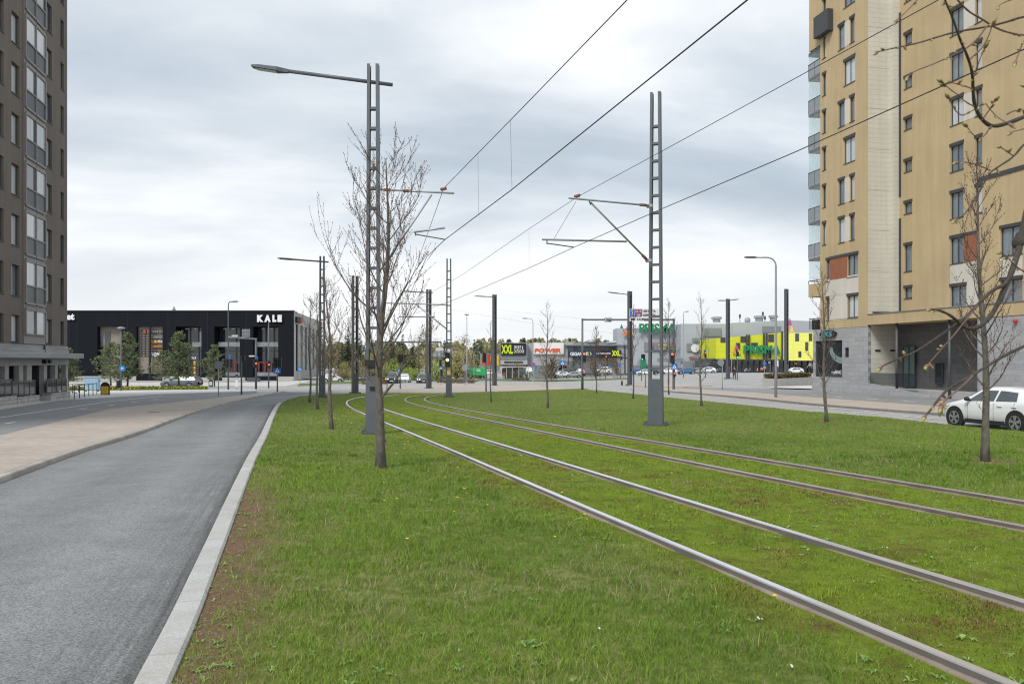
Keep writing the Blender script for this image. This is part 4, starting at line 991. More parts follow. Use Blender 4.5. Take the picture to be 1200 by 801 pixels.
def hall(name, label, Y, px0, px1, pyt, mt, depth=30, py_base=None):
    X0 = xat(px0, Y); gz = g((X0 + xat(px1, Y)) / 2, Y) - .4
    t = thing(name, label, 'building', (X0, Y, gz))
    x = lambda px: xat(px, Y) - X0
    z = lambda py: zat(py, Y) - gz
    return t, x, z
def emblem(t, x, z, y, px0, px1, py0, py1):
    """cluster of three triangles"""
    m = (px0 + px1) / 2; h = (py0 + py1) / 2
    for nm, tri in (('emblem_magenta', ((m - (px1 - px0) * .26, h + .4), (m + (px1 - px0) * .26, h + .4), (m, py0))), ('emblem_orange', ((px0, py1), (m - .6, py1), ((px0 + m) / 2 + .3, h - .2))), ('emblem_yellow', ((m + .2, py1), (px1, py1), ((px1 + m) / 2, h - .2)))):
        k = MB(); k.polyY([(x(a), z(b)) for a, b in tri], y - .25, y); k.build('emblem', nm, t)
# sports store
t, x, z = hall('sports_store', 'grey store hall with a black sign of lime and white lettering', 190, 586.5, 626, 401.5, None)
b = MB(); b.box(0, x(618), 0, 30, z(427), z(401.5)); b.box(x(618), x(627), 2, 12, 0, z(402.5)); b.build('hall_wall', 'cladding_grey', t)
b = MB(); b.box(0, x(618), -.2, 20, z(420.5), z(418.6)); b.box(.5, x(617), .5, 20, 0, z(427)); b.build('canopy_front', 'cladding_mid', t)
b = MB(); b.box(x(591), x(613), -.05, .3, z(425.5), z(423)); b.box(x(592), x(612), .2, .48, .4, z(430)); each(b, 'shop_front', 'glass_dark', t)
b = MB(); b.box(x(586.8), x(616.4), -.45, -.01, z(416.2), z(402)); so = b.build('sign_board', 'sign_black', t)
text('XXL', 'sign_lettering', x(601.2) - x(587.4), z(404) - z(414.4), 'sign_lime', so, (x(587.4), -.47, z(414.4)), ext=.1, off=.04)
text('SPORT &', 'sign_lettering', x(613.2) - x(602.4), z(405) - z(408.8), 'white_sign', so, (x(602.4), -.47, z(408.8)), ext=.08, off=.012)
text('OUTDOOR', 'sign_lettering', x(614.4) - x(602.2), z(409.7) - z(413.4), 'white_sign', so, (x(602.2), -.47, z(413.4)), ext=.08, off=.012)
# electronics store
t, x, z = hall('electronics_store', 'grey store hall with a white sign board of red slanted lettering', 190, 624, 671, 401, None)
b = MB(); b.box(x(624.5), x(672), 0, 30, 0, z(401.6)); b.build('hall_wall', 'cladding_grey', t)
b = MB(); b.box(x(625), x(661), -.6, -.01, z(415), z(401)); so = b.build('sign_board', 'concrete_light', t)
b = MB(); b.box(x(625.4), x(660), -.64, -.605, z(414.3), z(402)); b.build('sign_face', 'white_sign', so)
pw = text('POWER', 'sign_lettering', x(658.4) - x(626), z(408) - z(412.8), 'sign_orange', so, (x(626), -.66, z(412.8)), ext=.1, off=.045)
for v_ in pw.data.vertices: v_.co.x = v_.co.x * .96 + v_.co.z * .2
b = MB(); b.box(x(626), x(664), -.25, -.02, .5, z(428)); b.box(x(655), x(672), -.25, -.02, z(436), z(423)); each(b, 'shop_front', 'glass_mid', t)
b = MB()
for px in (663, 666, 669): b.box(x(px), x(px + 1.6), .5, 3, z(401.6), z(399.8))
each(b, 'roof_unit', 'galvanised', t)
# appliance store with exposed steel frame
t, x, z = hall('appliance_store', 'long low store hall with exposed steel frame and navy and black signs', 188, 664, 742, 397, None)
b = MB(); b.box(x(664), x(742), 3, 30, 0, z(403)); b.build('hall_wall', 'cladding_grey', t)
b = MB(); b.box(x(663), x(742), -.6, 30.1, z(405), z(403.4)); b.box(x(664), x(742), 4, 30.2, z(402.9), z(400.5)); b.build('flat_roof', 'cladding_mid', t)
b = MB()
for px in (666, 672, 680, 692, 703, 712, 722, 732): b.box(x(px) - .14, x(px) + .14, -.3, 0, 0, z(405.1))
b.bar((x(673), -.1, z(418)), (x(680), -.1, z(428)), .12, .12); b.bar((x(680), -.1, z(418)), (x(673), -.1, z(428)), .12, .12)
b.box(x(664), x(742), -.2, -.02, z(419), z(418.3)); b.build('steel_frame', 'frame_dark', t)
b = MB(); b.tube([(x(712), 2, z(401.5)), (x(739), 2, z(399.2))], .35, 10); b.tube([(x(690), 3, z(400)), (x(700), 3, z(399.4))], .5, 10); each(b, 'roof_duct', 'galvanised', t, smooth=True)
b = MB(); b.box(x(666), x(696), -.75, -.31, z(418), z(410.8)); so = b.build('sign_board', 'sign_navy', t)
text('GIGANTTI', 'sign_lettering', x(689) - x(668), z(412.4) - z(416.6), 'white_sign', so, (x(668), -.77, z(416.6)), ext=.08, off=.035)
b = MB(); b.add([(x(690.5), -.8, z(416.6)), (x(691.6), -.8, z(416.6)), (x(693), -.8, z(414.5)), (x(691.6), -.8, z(412.4)), (x(690.5), -.8, z(412.4)), (x(691.9), -.8, z(414.5))], [(0, 1, 2, 5), (5, 2, 3, 4)]); b.build('sign_arrow', 'sign_lime', so)
b = MB(); b.box(x(697), x(727.6), -.75, -.31, z(417.6), z(410)); so = b.build('sign_board', 'sign_black', t)
text('ALL SPORTS UNITED', 'sign_lettering', x(715) - x(698.4), z(413.1) - z(414.9), 'white_sign', so, (x(698.4), -.77, z(414.9)), ext=.06, off=.02)
text('XXL', 'sign_lettering', x(726.4) - x(716.4), z(410.6) - z(417), 'sign_lime', so, (x(716.4), -.77, z(417)), ext=.08, off=.06)
b = MB(); b.box(x(706), x(728), 1.5, 2.98, 0, z(419)); each(b, 'shop_front', 'beige_panel', t)
# hypermarket: lilac grey box
t, x, z = hall('hypermarket', 'large pale grey hypermarket with big green letters along its roof edge', 182, 727, 955, 377, None)
b = MB(); b.box(x(727.5), x(800), 6, 14, 0, z(383.2)); b.box(x(798), x(862), 0, 14, 0, z(379.2))
b.polyY([(x(858), 0), (x(958), 0), (x(958), z(376.4)), (x(926), z(375.2)), (x(858), z(378.2))], -.2, 14)
b.build('hall_wall', 'cladding_lilac', t)
b = MB()
for px0, px1, a, c in ((823, 845, 394, 384.5), (811, 825, 400.5, 396), (804.5, 810.5, 411.5, 402), (829, 833, 412, 401), (770, 800, 424, 419.5), (800, 812, 434, 423), (782, 793, 401, 397), (893, 915, 390, 382)):
    b.box(x(px0), x(px1), -.3, -.21, z(a), z(c))
b.box(x(760), x(797), 5.7, 5.99, z(411), z(400)); b.box(x(742), x(800), 5.7, 5.99, .5, z(428)); each(b, 'dark_panel', 'cladding_mid', t)
text('PRISMA', 'roof_lettering', x(797.4) - x(753.2), z(377.6) - z(388.6), 'sign_green', t, (x(753.2), 5.2, z(388.8)), ext=.5, off=.035)
emblem(t, x, z, 5.5, 733.5, 747.5, 379, 391.8)
b = MB(); b.polyY([(x(731.5), z(383)), (x(735.5), z(383)), (x(733.5), z(378))], 7, 7.4); b.build('roof_spike', 'sign_green', t)
for px, py, w in ((842, 372.4, 2.6), (893, 371, 2.6), (910, 370.6, 2.3)):
    k = MB(); xx = x(px) + .6; k.lathe([(w * .36, 0), (w * .36, .75), (w * .5, .8), (w * .5, 1.25), (w * .3, 1.4)], 12, (xx, 4, z(py + 5.2) + .2)); each(k, 'roof_unit', 'galvanised', t)
k = MB(); k.ball((x(882), 4, z(374)), .75, 10); k.build('roof_dome', 'galvanised', t)
for px, a, c in ((873, 375.5, 367), (900.5, 374, 364), (903, 374, 369), (859.5, 377, 375)):
    k = MB(); k.box(x(px) - .06, x(px) + .06, 4, 4.12, z(a + 1.5), z(c)); k.box(x(px) - .2, x(px) + .2, 3.9, 4.2, z(c) - .9, z(c)); k.build('roof_mast', 'steel_dark', t)
k = MB(); k.box(x(776), x(786), 5.2, 5.68, z(410), z(404)); each(k, 'shop_sign', 'cladding_mid', t)
k = MB(); k.ball((x(780.5), 5.1, z(408.4)), (.7, .1, .5), 8); k.build('sign_light', 'emblem_yellow', t)
k = MB(); k.box(x(776), x(786.6), 5.1, 5.6, z(404.6), z(402.8)); each(k, 'shop_sign', 'yellow_sign', t)
k = MB(); k.box(x(790.5), x(799.5), 5.2, 5.6, z(409), z(407.4)); each(k, 'shop_sign', 'bright_green', t)
k = MB(); k.ball((x(795), 5.3, z(405.5)), (.7, .15, .55), 8); each(k, 'shop_sign', 'red_sign', t)
k = MB(); k.box(x(766), x(769.6), 5.2, 5.6, z(407), z(402)); each(k, 'shop_sign', 'emblem_magenta', t)
text('MYLLY', 'shop_lettering', x(821) - x(807.4), z(417.6) - z(420), 'red_sign', t, (x(807.4), -.3, z(420)), ext=.15, off=.05)
k = MB(); k.disc((x(814), -.5, z(408)), .95, .25, 20); so = k.build('round_sign', 'white_sign', t)
k = MB(); k.box(x(755), x(760.5), 4, 5.6, .5, z(421)); k.build('green_portal', 'sign_green', t)
# hypermarket entrance wing
t, x, z = hall('market_wing', 'bright lime and lemon clad market wing with green letters over a glazed ground floor', 165, 839, 956, 390, None)
b = MB()
b.polyY([(x(838.8), z(420.4)), (x(915.5), z(420.8)), (x(915.5), z(389.6)), (x(838.8), z(396.4))], -.2, 14); b.build('lime_wall', 'cladding_lime', t)
b = MB(); b.add([(x(915.6), -.2, z(422.2)), (x(956), -6.5, z(422.2)), (x(956), -6.5, z(391)), (x(915.6), -.2, z(390)), (x(956), 10, z(422.2)), (x(956), 10, z(391)), (x(915.6), 10, z(422.2)), (x(915.6), 10, z(390))], [(0, 1, 2, 3), (1, 4, 5, 2), (3, 2, 5, 7), (0, 6, 4, 1)]); b.build('lemon_wall', 'cladding_lemon', t)
b = MB()
for px, a, c in ((874.5, 421, 392), (877.4, 421, 392), (894.6, 421, 390.6), (897.8, 421, 390.6), (916, 421, 388)): b.box(x(px) - .16, x(px) + .16, -.55, -.21, z(a), z(c))
for px0, px1, a, c in ((844, 849.6, 401, 395.2), (867.4, 873.5, 401, 394), (900, 906.4, 400.4, 391.6), (880, 887.4, 405.5, 401.4), (862, 866.8, 413, 401.6)): b.box(x(px0), x(px1), -.32, -.21, z(a), z(c))
b.box(x(838.8), x(956), -.5, -.22, z(422.4), z(420.6)); each(b, 'facade_rib', 'frame_dark', t)
b = MB()
for px0, px1, a, c in ((927.6, 931, 400, 391), (939.5, 942.4, 400, 391.3), (936.4, 939, 411, 401), (945, 947.6, 411, 401), (950.4, 953, 411, 401), (930.4, 933, 418.5, 411.5)):
    f = lambda px: -.2 - 6.3 * (px - 915.6) / 40.4
    b.add([(x(px0), f(px0) - .06, z(a)), (x(px1), f(px1) - .06, z(a)), (x(px1), f(px1) - .06, z(c)), (x(px0), f(px0) - .06, z(c)), (x(px0), f(px0), z(a)), (x(px1), f(px1), z(a)), (x(px1), f(px1), z(c)), (x(px0), f(px0), z(c))], [(0, 1, 2, 3), (0, 3, 7, 4), (1, 5, 6, 2), (3, 2, 6, 7), (0, 4, 5, 1)])
each(b, 'slit_window', 'glass_dark', t)
b = MB(); b.box(x(832), x(956), .6, 14, 0, z(420)); b.build('ground_glazing', 'glass_dark', t)
b = MB()
for px in range(836, 956, 7): b.box(x(px) - .1, x(px) + .1, .2, .55, 0, z(421))
b.box(x(832), x(956), .3, .59, z(429.4), z(428.8)); each(b, 'glazing_post', 'frame_dark', t)
text('PRISMA', 'wall_lettering', x(913.4) - x(870.2), z(404.3) - z(414.8), 'sign_green', t, (x(870.2), -.6, z(414.8)), ext=.35, off=.04)
emblem(t, x, z, -.4, 857.6, 867.2, 403.2, 414.4)
emblem(t, x, z, 4, 929, 937.6, 371.4, 388)
for k_, (px, py, mt) in enumerate(((902, 424.4, 'white_sign'), (846, 427.5, 'white_sign'), (932.6, 425.6, 'yellow_sign'), (893, 432, 'emblem_orange'))):
    k = MB(); k.box(x(px - 1.5), x(px + 1.5), .1, .25, z(py + 1.2), z(py - 1.2)); k.build('door_sign', mt, t)
# grey low house half hidden behind the trees
t, x, z = hall('low_house', 'low grey house with dark sloping roof half hidden behind spring trees', 215, 503, 536, 410, None)
b = MB(); b.box(0, x(536), 0, 12, 0, z(418)); b.build('house_wall', 'cladding_grey', t)
b = MB(); b.polyZ([(-1, -1), (x(537), -1), (x(537), 13), (-1, 13)], z(418), z(417)); b.add([(-1, -1, z(417)), (x(537), -1, z(417)), (x(536), 6, z(410.5)), (1, 6, z(410.5)), (x(537), 13, z(417)), (-1, 13, z(417))], [(0, 1, 2, 3), (3, 2, 4, 5), (0, 3, 5), (1, 4, 2)]); b.build('house_roof', 'cladding_mid', t)
b = MB()
for q in range(5): b.box(2 + q * 1.5, 2.9 + q * 1.5, -.06, -.003, z(424), z(420.5))
each(b, 'house_window', 'glass_dark', t)
# ================================================================== tram masts
def mast(px, py, ytop, label, rz=0.0, wb=.42, wt=.33, d=.20, ch=.085, panel=1.6, step=.575, arms=(), Y=None, group='steel lattice masts along the tram line', mt='steel_grey'):
    p = at(px, py) if Y is None else Vector((xat(px, Y), Y, zat(py, Y)))
    Hh = zat(ytop, p.y) - p.z
    t = thing('tram_mast', label, 'mast', (p.x, p.y, p.z), rz, group)
    W = lambda z: (wb + (wt - wb) * z / Hh) / 2
    for s in (-1, 1):
        b = MB(); a0, a1 = W(0), W(Hh)
        o0 = [(s * a0, -d / 2), (s * (a0 - ch), -d / 2), (s * (a0 - ch), -d / 2 + .02), (s * (a0 - .02), -d / 2 + .02), (s * (a0 - .02), d / 2 - .02), (s * (a0 - ch), d / 2 - .02), (s * (a0 - ch), d / 2), (s * a0, d / 2)]
        o1 = [(x - s * (a0 - a1), y) for x, y in o0]; n = 8
        vs = [(x, y, .03) for x, y in o0] + [(x, y, Hh) for x, y in o1]
        fs = [(k, (k + 1) % n, n + (k + 1) % n, n + k) for k in range(n)] + [tuple(range(n))[::-1], tuple(range(n, 2 * n))]
        if s < 0: fs = [f[::-1] for f in fs]
        b.add(vs, fs); b.build('channel', mt, t)
    b = MB(); z = panel + .32; k = 0
    while z < Hh - .9:
        w = W(z) - ch + .004
        b.box(-w, w, -d / 2 + .022, d / 2 - .022, z, z + .075); z += step
    each(b, 'rung', mt, t)
    if panel:
        b = MB(); w = W(0) - ch * .2; b.box(-w, w, -d / 2 - .006, d / 2 + .006, .031, panel); b.build('base_panel', mt, t)
    b = MB(); b.box(-wb * .75, wb * .75, -d * .9 - .05, d * .9 + .05, -.08, .105)
    for sx in (-1, 1):
        for sy in (-1, 1): b.lathe([(.028, 0), (.028, .05), (.014, .052), (.014, .11)], 6, (sx * wb * .66, sy * d * .8, .105))
    b.build('base_plate', 'steel_dark', t)
    for a in arms: lamp_arm(t, p, rz, *a)
    return t, p
def loc_of(t, w):
    """world point to the local frame of a thing"""
    v = Vector(w) - Vector(t.location); return v if t.rotation_euler.z == 0 else Matrix.Rotation(-t.rotation_euler.z, 3, 'Z') @ v
def lamp_head(t, a, dv, L=1.0, w=.30):
    """flat LED head starting at a (world), along dv"""
    a = Vector(a); dv = Vector(dv).normalized(); sd = dv.cross(Vector((0, 0, 1))).normalized(); up = sd.cross(dv)
    b = MB(); vs = []
    prof = ((0, .35, .05, .05), (.12, .5, .06, .06), (.3, .95, .07, .06), (.8, 1, .06, .05), (1, .7, .03, .02))
    for f, ww, hu, hd in prof:
        c = a + dv * (f * L)
        for s, h in ((-1, -hd), (1, -hd), (1, hu * .6), (.5, hu), (-.5, hu), (-1, hu * .6)): vs.append(loc_of(t, c + sd * (s * ww * w / 2) + up * h))
    fs = [(i * 6 + k, i * 6 + (k + 1) % 6, (i + 1) * 6 + (k + 1) % 6, (i + 1) * 6 + k) for i in range(len(prof) - 1) for k in range(6)] + [tuple(range(6))[::-1], tuple(range(24, 30))]
    b.add(vs, [f[::-1] for f in fs]); o = b.build('lamp_head', 'steel_grey', t)
    g_ = MB(); c0 = a + dv * (.32 * L) - up * .068; c1 = a + dv * (.88 * L) - up * .06
    g_.add([loc_of(t, c0 - sd * w * .34), loc_of(t, c0 + sd * w * .34), loc_of(t, c1 + sd * w * .34), loc_of(t, c1 - sd * w * .34)], [(0, 1, 2, 3)])
    g_.build('lamp_lens', 'lamp_glass', o)
def lamp_arm(t, p, rz, x0, y0, x1, y1, head=1.0, dy0=0, dy1=0, r=.055):
    a = Vector((xat(x0, p.y + dy0), p.y + dy0, zat(y0, p.y + dy0))); c = Vector((xat(x1, p.y + dy1), p.y + dy1, zat(y1, p.y + dy1)))
    b = MB(); b.tube([loc_of(t, a), loc_of(t, c)], r, 8); b.build('lamp_arm', 'steel_grey', t, smooth=True)
    lamp_head(t, c, c - a, head)

lat = dict(ch=.082)
m1, p1 = mast(437.5, 510, 76, 'tall grey lattice mast behind the big bare tree, lamp arm reaching over the road', arms=((460, 99.5, 338, 83.5, 1.06),))
m2, p2 = mast(768.5, 500, 108.5, 'tall grey lattice mast on the lawn with a solid foot panel and wire cantilever', rz=R(-22), wb=.50, wt=.34)
m3, p3 = mast(526, 466, 303, 'slim grey lattice mast carrying a tram signal and yellow sticker', panel=1.9, step=.6)
m4, p4 = mast(377.5, 466.5, 300, 'lattice lamp mast standing among the small trees near the road bend', arms=((385, 307, 345, 304, 1.15),))
deep = dict(wb=.48, wt=.46, d=.36, ch=.09, panel=1.7, step=.62)
masts_b = [(416, 461, 323, 'deep lattice mast beside the dark spruces, no lamp arm', ()), (502.5, 455.5, 339, 'deep lattice mast on the pink island with a road gantry beam behind it', ((507, 343, 489, 342, 1.6),)),
 (579.5, 452, 345, 'deep lattice mast with short lamp arm, in front of the bus shelter', ((581, 348, 570, 347.4, 1.5),)), (738, 451.5, 341, 'deep lattice mast with lamp arm beside the direction sign', ((740, 345.5, 726, 343.8, 1.4),)),
 (853, 443.6, 350, 'deep lattice mast with two short lamp arms before the lime wall', ((853, 352, 849, 352, .9), (853, 352, 858, 351.4, .9))), (921.5, 442, 338.5, 'deep lattice mast without lamps before the hedge planter', ())]
MB_ROOTS = {}
for px, py, yt, lab, arms in masts_b:
    MB_ROOTS[px] = mast(px, py, yt, lab, rz=R(39), arms=arms, mt='steel_dark', **deep)

def P(px, py, Y): return Vector((xat(px, Y), Y, zat(py, Y)))
def tubes(t, name, segs, r, mt):
    b = MB()
    for s in segs: b.tube([loc_of(t, q) for q in s], r, 8)
    return each(b, name, mt, t, smooth=True)
# cantilever on the lawn mast
Yc = lambda px: p2.y - .12 - (768 - px) * 2.7 / 91
c = lambda px, py: P(px, py, Yc(px))
tubes(m2, 'cantilever_tube', [(c(762, 241), c(667, 232)), (c(757, 303), c(692, 237)), (c(734, 283), c(636, 280.5))], .03, 'galvanised')
tubes(m2, 'steady_arm', [(c(641, 285), c(672, 289.5)), (c(641, 281), c(641, 286)), (c(690, 234), c(692, 240))], .016, 'steel_dark')
tubes(m2, 'insulator', [(c(750, 239.8), c(757, 240.5)), (c(753, 299), c(757.5, 303.6)), (c(674, 230.3), c(679, 228.8))], .048, 'rust_red')
tubes(m2, 'stay_wire', [(c(675, 236), c(649, 280))], .006, 'wire')
b = MB()
for q in ((761, 241), (760, 305)): w = loc_of(m2, c(*q)); b.box(w.x - .1, w.x + .1, w.y - .05, w.y + .12, w.z - .05, w.z + .05)
each(b, 'clamp', 'galvanised', m2)
# cantilever on the lamp mast behind the front tree
c = lambda px, py: P(px, py, p1.y - .12 - (px - 444) * .6 / 88)
tubes(m1, 'cantilever_tube', [(c(445, 222), c(532, 226.4)), (c(506, 228), c(445, 318)), (c(485, 272), c(521, 267))], .028, 'galvanised')
tubes(m1, 'steady_arm', [(c(487, 274.5), c(521.5, 280.5)), (c(487, 271), c(487, 276))], .016, 'steel_dark')
tubes(m1, 'insulator', [(c(450, 222.2), c(457, 222.6)), (c(473, 223.4), c(479, 223.7)), (c(516.5, 222), c(523, 220.6))], .045, 'rust_red')
# cantilever on the signal mast
c = lambda px, py: P(px, py, p3.y - .12)
tubes(m3, 'cantilever_tube', [(c(523, 357), c(453, 355)), (c(523, 385), c(487, 356)), (c(510, 371), c(468, 371))], .04, 'galvanised')
# signal and sticker on it
def signal_head(t, w, lit=None, n=3, sc=1.0, yaw=0.0, name='signal_head'):
    """box with lenses facing -Y at world point w (centre)"""
    w = loc_of(t, w); hw, hh = .14 * sc, .145 * n * sc
    b = MB(); b.box(w.x - hw, w.x + hw, w.y - .12, w.y + .10, w.z - hh, w.z + hh)
    for k in range(n):
        z = w.z + hh - (2 * k + 1) * hh / n
        b.add([(w.x - .11 * sc, w.y - .121, z + .09 * sc), (w.x + .11 * sc, w.y - .121, z + .09 * sc), (w.x + .11 * sc, w.y - .27, z + .085 * sc), (w.x - .11 * sc, w.y - .27, z + .085 * sc),
               (w.x - .11 * sc, w.y - .121, z + .105 * sc), (w.x + .11 * sc, w.y - .121, z + .105 * sc), (w.x + .11 * sc, w.y - .27, z + .1 * sc), (w.x - .11 * sc, w.y - .27, z + .1 * sc)], [(0, 1, 2, 3), (7, 6, 5, 4), (3, 2, 6, 7), (0, 3, 7, 4), (1, 5, 6, 2)])
    o = b.build(name, 'black', t, bevel=.012)
    for k in range(n):
        z = w.z + hh - (2 * k + 1) * hh / n
        mt = 'frame_dark'
        if lit and lit[k] != '-': mt = {'r': 'lamp_red', 'g': 'lamp_green', 'w': 'lamp_white'}[lit[k]]
        q = MB(); q.disc((w.x, w.y - .128, z), .098 * sc, .006, 14); q.build('lens', mt, o)
    return o
signal_head(m3, P(524.5, 421.5, p3.y - .32), '-w-', 3, 1.15)
b = MB(); w = loc_of(m3, P(526, 436, p3.y - .12)); b.box(w.x - .13, w.x + .13, w.y - .03, w.y, w.z - .20, w.z + .22); o = b.build('sticker', 'yellow_sign', m3)
b = MB(); b.box(w.x - .10, w.x + .10, w.y - .034, w.y - .031, w.z - .08, w.z + .16); b.build('sticker_face', 'white_sign', o)
b = MB(); w = loc_of(m1, P(437.5, 452, p1.y - .12)); 
b.box(w.x - .20, w.x + .10, w.y - .25, w.y, w.z + .55, w.z + .75); b.box(w.x - .1, w.x + .13, w.y - .02, w.y, w.z - .12, w.z - .02); b.build('junction_box', 'black', m1)

# ------------------------------------------------------------------ overhead wires
def wire(name, label, pts, r, droppers=()):
    W = [P(*q) for q in pts]
    d = (W[0] - W[1]).normalized(); W = [W[0] + d * 14] + W
    d = (W[-1] - W[-2]).normalized()
    b = MB(); b.tube(W, r, 5); o = b.build(name, 'wire', smooth=True)
    return tag(o, label, 'wire', 'overhead tram wires')
wa = wire('overhead_wire', 'upper carrier wire of the kerb-side track, held at the lamp mast arm', [(735, 0, 10.7), (600, 139, 16.5), (520, 220.5, 21.9), (472, 355, 50)], .009)
wb_ = wire('overhead_wire', 'lower contact wire of the kerb-side track, thick and straight', [(876, 0, 9.3), (600, 222, 17.4), (521, 281, 21.9), (500, 301, 27), (468, 372, 50)], .0115)
wc = wire('overhead_wire', 'upper carrier wire passing over the cantilever of the lawn mast', [(1100, 0, 11.2), (930, 93, 14.1), (776, 177, 18.6), (677, 230.5, 22.8), (620, 268, 27), (540, 323, 38), (487, 353, 50)], .008)
wd = wire('overhead_wire', 'lower contact wire crossing in front of the mustard block and lawn mast', [(1200, 58, 10), (930, 179, 14.1), (776, 244.5, 18.6), (672, 290, 22.8), (620, 314, 27), (530, 352, 38), (487, 367, 50)], .010)
for par, a, b_ in ((wa, P(598, 141, 16.6), P(600, 222, 17.4)), (wa, P(560, 180, 19), P(561, 252, 19.4)), (wc, P(620, 268, 27), P(620, 314, 27)), (wc, P(776, 177, 18.6), P(776, 244, 18.6))):
    q = MB(); q.tube([a, b_], .004, 4); q.build('dropper', 'wire', par)
for i, (a, b_, lab) in enumerate((((502, 357, 83), (738, 392, 98), 'thin sagging span wire between the island masts, lower one'), ((579, 362, 98), (853, 384, 112), 'thin span wire reaching towards the mast with two lamps'), ((416, 360, 63), (526, 354, 53), 'thin cross wire tied to the signal mast'))):
    A, B = P(*a), P(*b_); pts = [A.lerp(B, k / 10) - Vector((0, 0, .35 * (1 - (k / 5 - 1) ** 2))) for k in range(11)]
    q = MB(); q.tube(pts, .007, 4); tag(q.build('span_wire', 'wire'), lab, 'wire')

# ================================================================== posts, signals, signs
def post(name, label, cat, px, py, ytop, r=.055, mt='steel_grey', Y=None, group=None, foot=True):
    p = at(px, py) if Y is None else Vector((xat(px, Y), Y, zat(py, Y)))
    Hh = zat(ytop, p.y) - p.z
    t = thing(name, label, cat, p, 0, group)
    b = MB(); b.lathe([(r * 1.15, -.15), (r, Hh * .3), (r * .85, Hh), (r * .6, Hh + .01)], 10); b.build('pole', mt, t, smooth=True)
    if foot:
        b = MB(); b.box(-r * 2.6, r * 2.6, -r * 2.6, r * 2.6, -.1, .04); b.build('pole_foot', 'concrete', t)
    return t, p
def sq_sign(t, p, px, py, w, h, mt='blue_sign', back=None, dy=-.09):
    s = p.y / F; c = P(px, py, p.y + dy); c = loc_of(t, c)
    b = MB(); b.box(c.x - w * s / 2, c.x + w * s / 2, c.y - .01, c.y + .01, c.z - h * s / 2, c.z + h * s / 2)
    return b.build('sign_plate', mt, t), c, s
def crossing_sign(t, p, px, py, w=7.4):
    o, c, s = sq_sign(t, p, px, py, w, w, 'blue_sign'); k = w * s
    q = MB(); q.polyY([(c.x - k * .36, c.z - k * .34), (c.x + k * .36, c.z - k * .34), (c.x, c.z + k * .36)], c.y - .016, c.y - .011); q.build('sign_triangle', 'white_sign', o)
    q = MB()                                              # walking figure
    q.disc((c.x, c.y - .02, c.z + k * .12), k * .05, .003, 10)
    for a, b_ in (((0, .06), (0, -.12)), ((0, -.1), (-.12, -.28)), ((0, -.1), (.11, -.28)), ((0, .02), (.11, -.06)), ((0, .02), (-.1, -.05))):
        q.bar((c.x + a[0] * k, c.y - .019, c.z + a[1] * k), (c.x + b_[0] * k, c.y - .019, c.z + b_[1] * k), k * .055, .003, (0, 1, 0))
    q.build('sign_figure', 'black', o)
def round_sign(t, p, px, py, r, mt, sym=None, dy=-.08):
    s = p.y / F; c = loc_of(t, P(px, py, p.y + dy)); R_ = r * s
    q = MB(); q.disc((c.x, c.y, c.z), R_, .02, 24); o = q.build('sign_disc', mt, t)
    if sym == 'arrow':
        q = MB(); q.bar((c.x - R_ * .5, c.y - .004, c.z + R_ * .35), (c.x + R_ * .3, c.y - .004, c.z - R_ * .25), R_ * .22, .004, (0, 1, 0))
        q.add([(c.x + R_ * .6, c.y - .005, c.z - R_ * .5), (c.x + R_ * .05, c.y - .005, c.z - R_ * .4), (c.x + R_ * .45, c.y - .005, c.z + R_ * .1)], [(0, 1, 2)]); q.build('sign_arrow', 'white_sign', o)
    if sym == 'park':
        q = MB(); q.disc((c.x, c.y - .004, c.z), R_ * .72, .004, 20); q.build('sign_field', 'blue_sign', o)
        q = MB(); q.bar((c.x - R_ * .55, c.y - .008, c.z + R_ * .55), (c.x + R_ * .55, c.y - .008, c.z - R_ * .55), R_ * .22, .003, (0, 1, 0)); q.build('sign_bar', 'red_sign', o)
    if sym == 'path':
        q = MB(); q.disc((c.x - R_ * .1, c.y - .005, c.z + R_ * .15), R_ * .22, .003, 10); q.bar((c.x - R_ * .5, c.y - .004, c.z - R_ * .35), (c.x + R_ * .5, c.y - .004, c.z - R_ * .35), R_ * .14, .003, (0, 1, 0)); q.bar((c.x - R_ * .35, c.y - .004, c.z), (c.x + R_ * .5, c.y - .004, c.z + .02), R_ * .2, .003, (0, 1, 0)); q.build('sign_figure', 'white_sign', o)
    return o
def bent_lamp(label, px, py, xt, yt, ybend, group='street lamps', r=.075, head=.7, mt='galvanised', name='street_lamp', Y=None):
    """post with a curved neck; xt,yt = tip of the neck"""
    p = at(px, py) if Y is None else Vector((xat(px, Y), Y, zat(py, Y)))
    t = thing(name, label, 'street lamp', p, 0, group)
    a = P(px, ybend, p.y); e = P(xt, yt, p.y)
    pts = [p + Vector((0, 0, -.1)), p.lerp(a, .35), p.lerp(a, .75), a]
    cx = Vector((a.x, a.y, e.z))
    for k in range(1, 7): u = k / 6; pts.append(a * (1 - u) ** 2 + cx * 2 * u * (1 - u) + (cx.lerp(e, .55)) * u * u)
    pts.append(e)
    q = MB(); q.tube([w - p for w in pts], [r * 1.1] + [r * .95, r * .8, r * .7] + [r * .6] * 7, 10); q.build('pole', mt, t, smooth=True)
    lamp_head(t, e, Vector((e.x - cx.x, 0, (e.z - cx.z) * .3 + .02)), head, .28)
    q = MB(); q.box(-.16, .16, -.16, .16, -.1, .06); q.build('pole_foot', 'concrete', t)
    return t, p

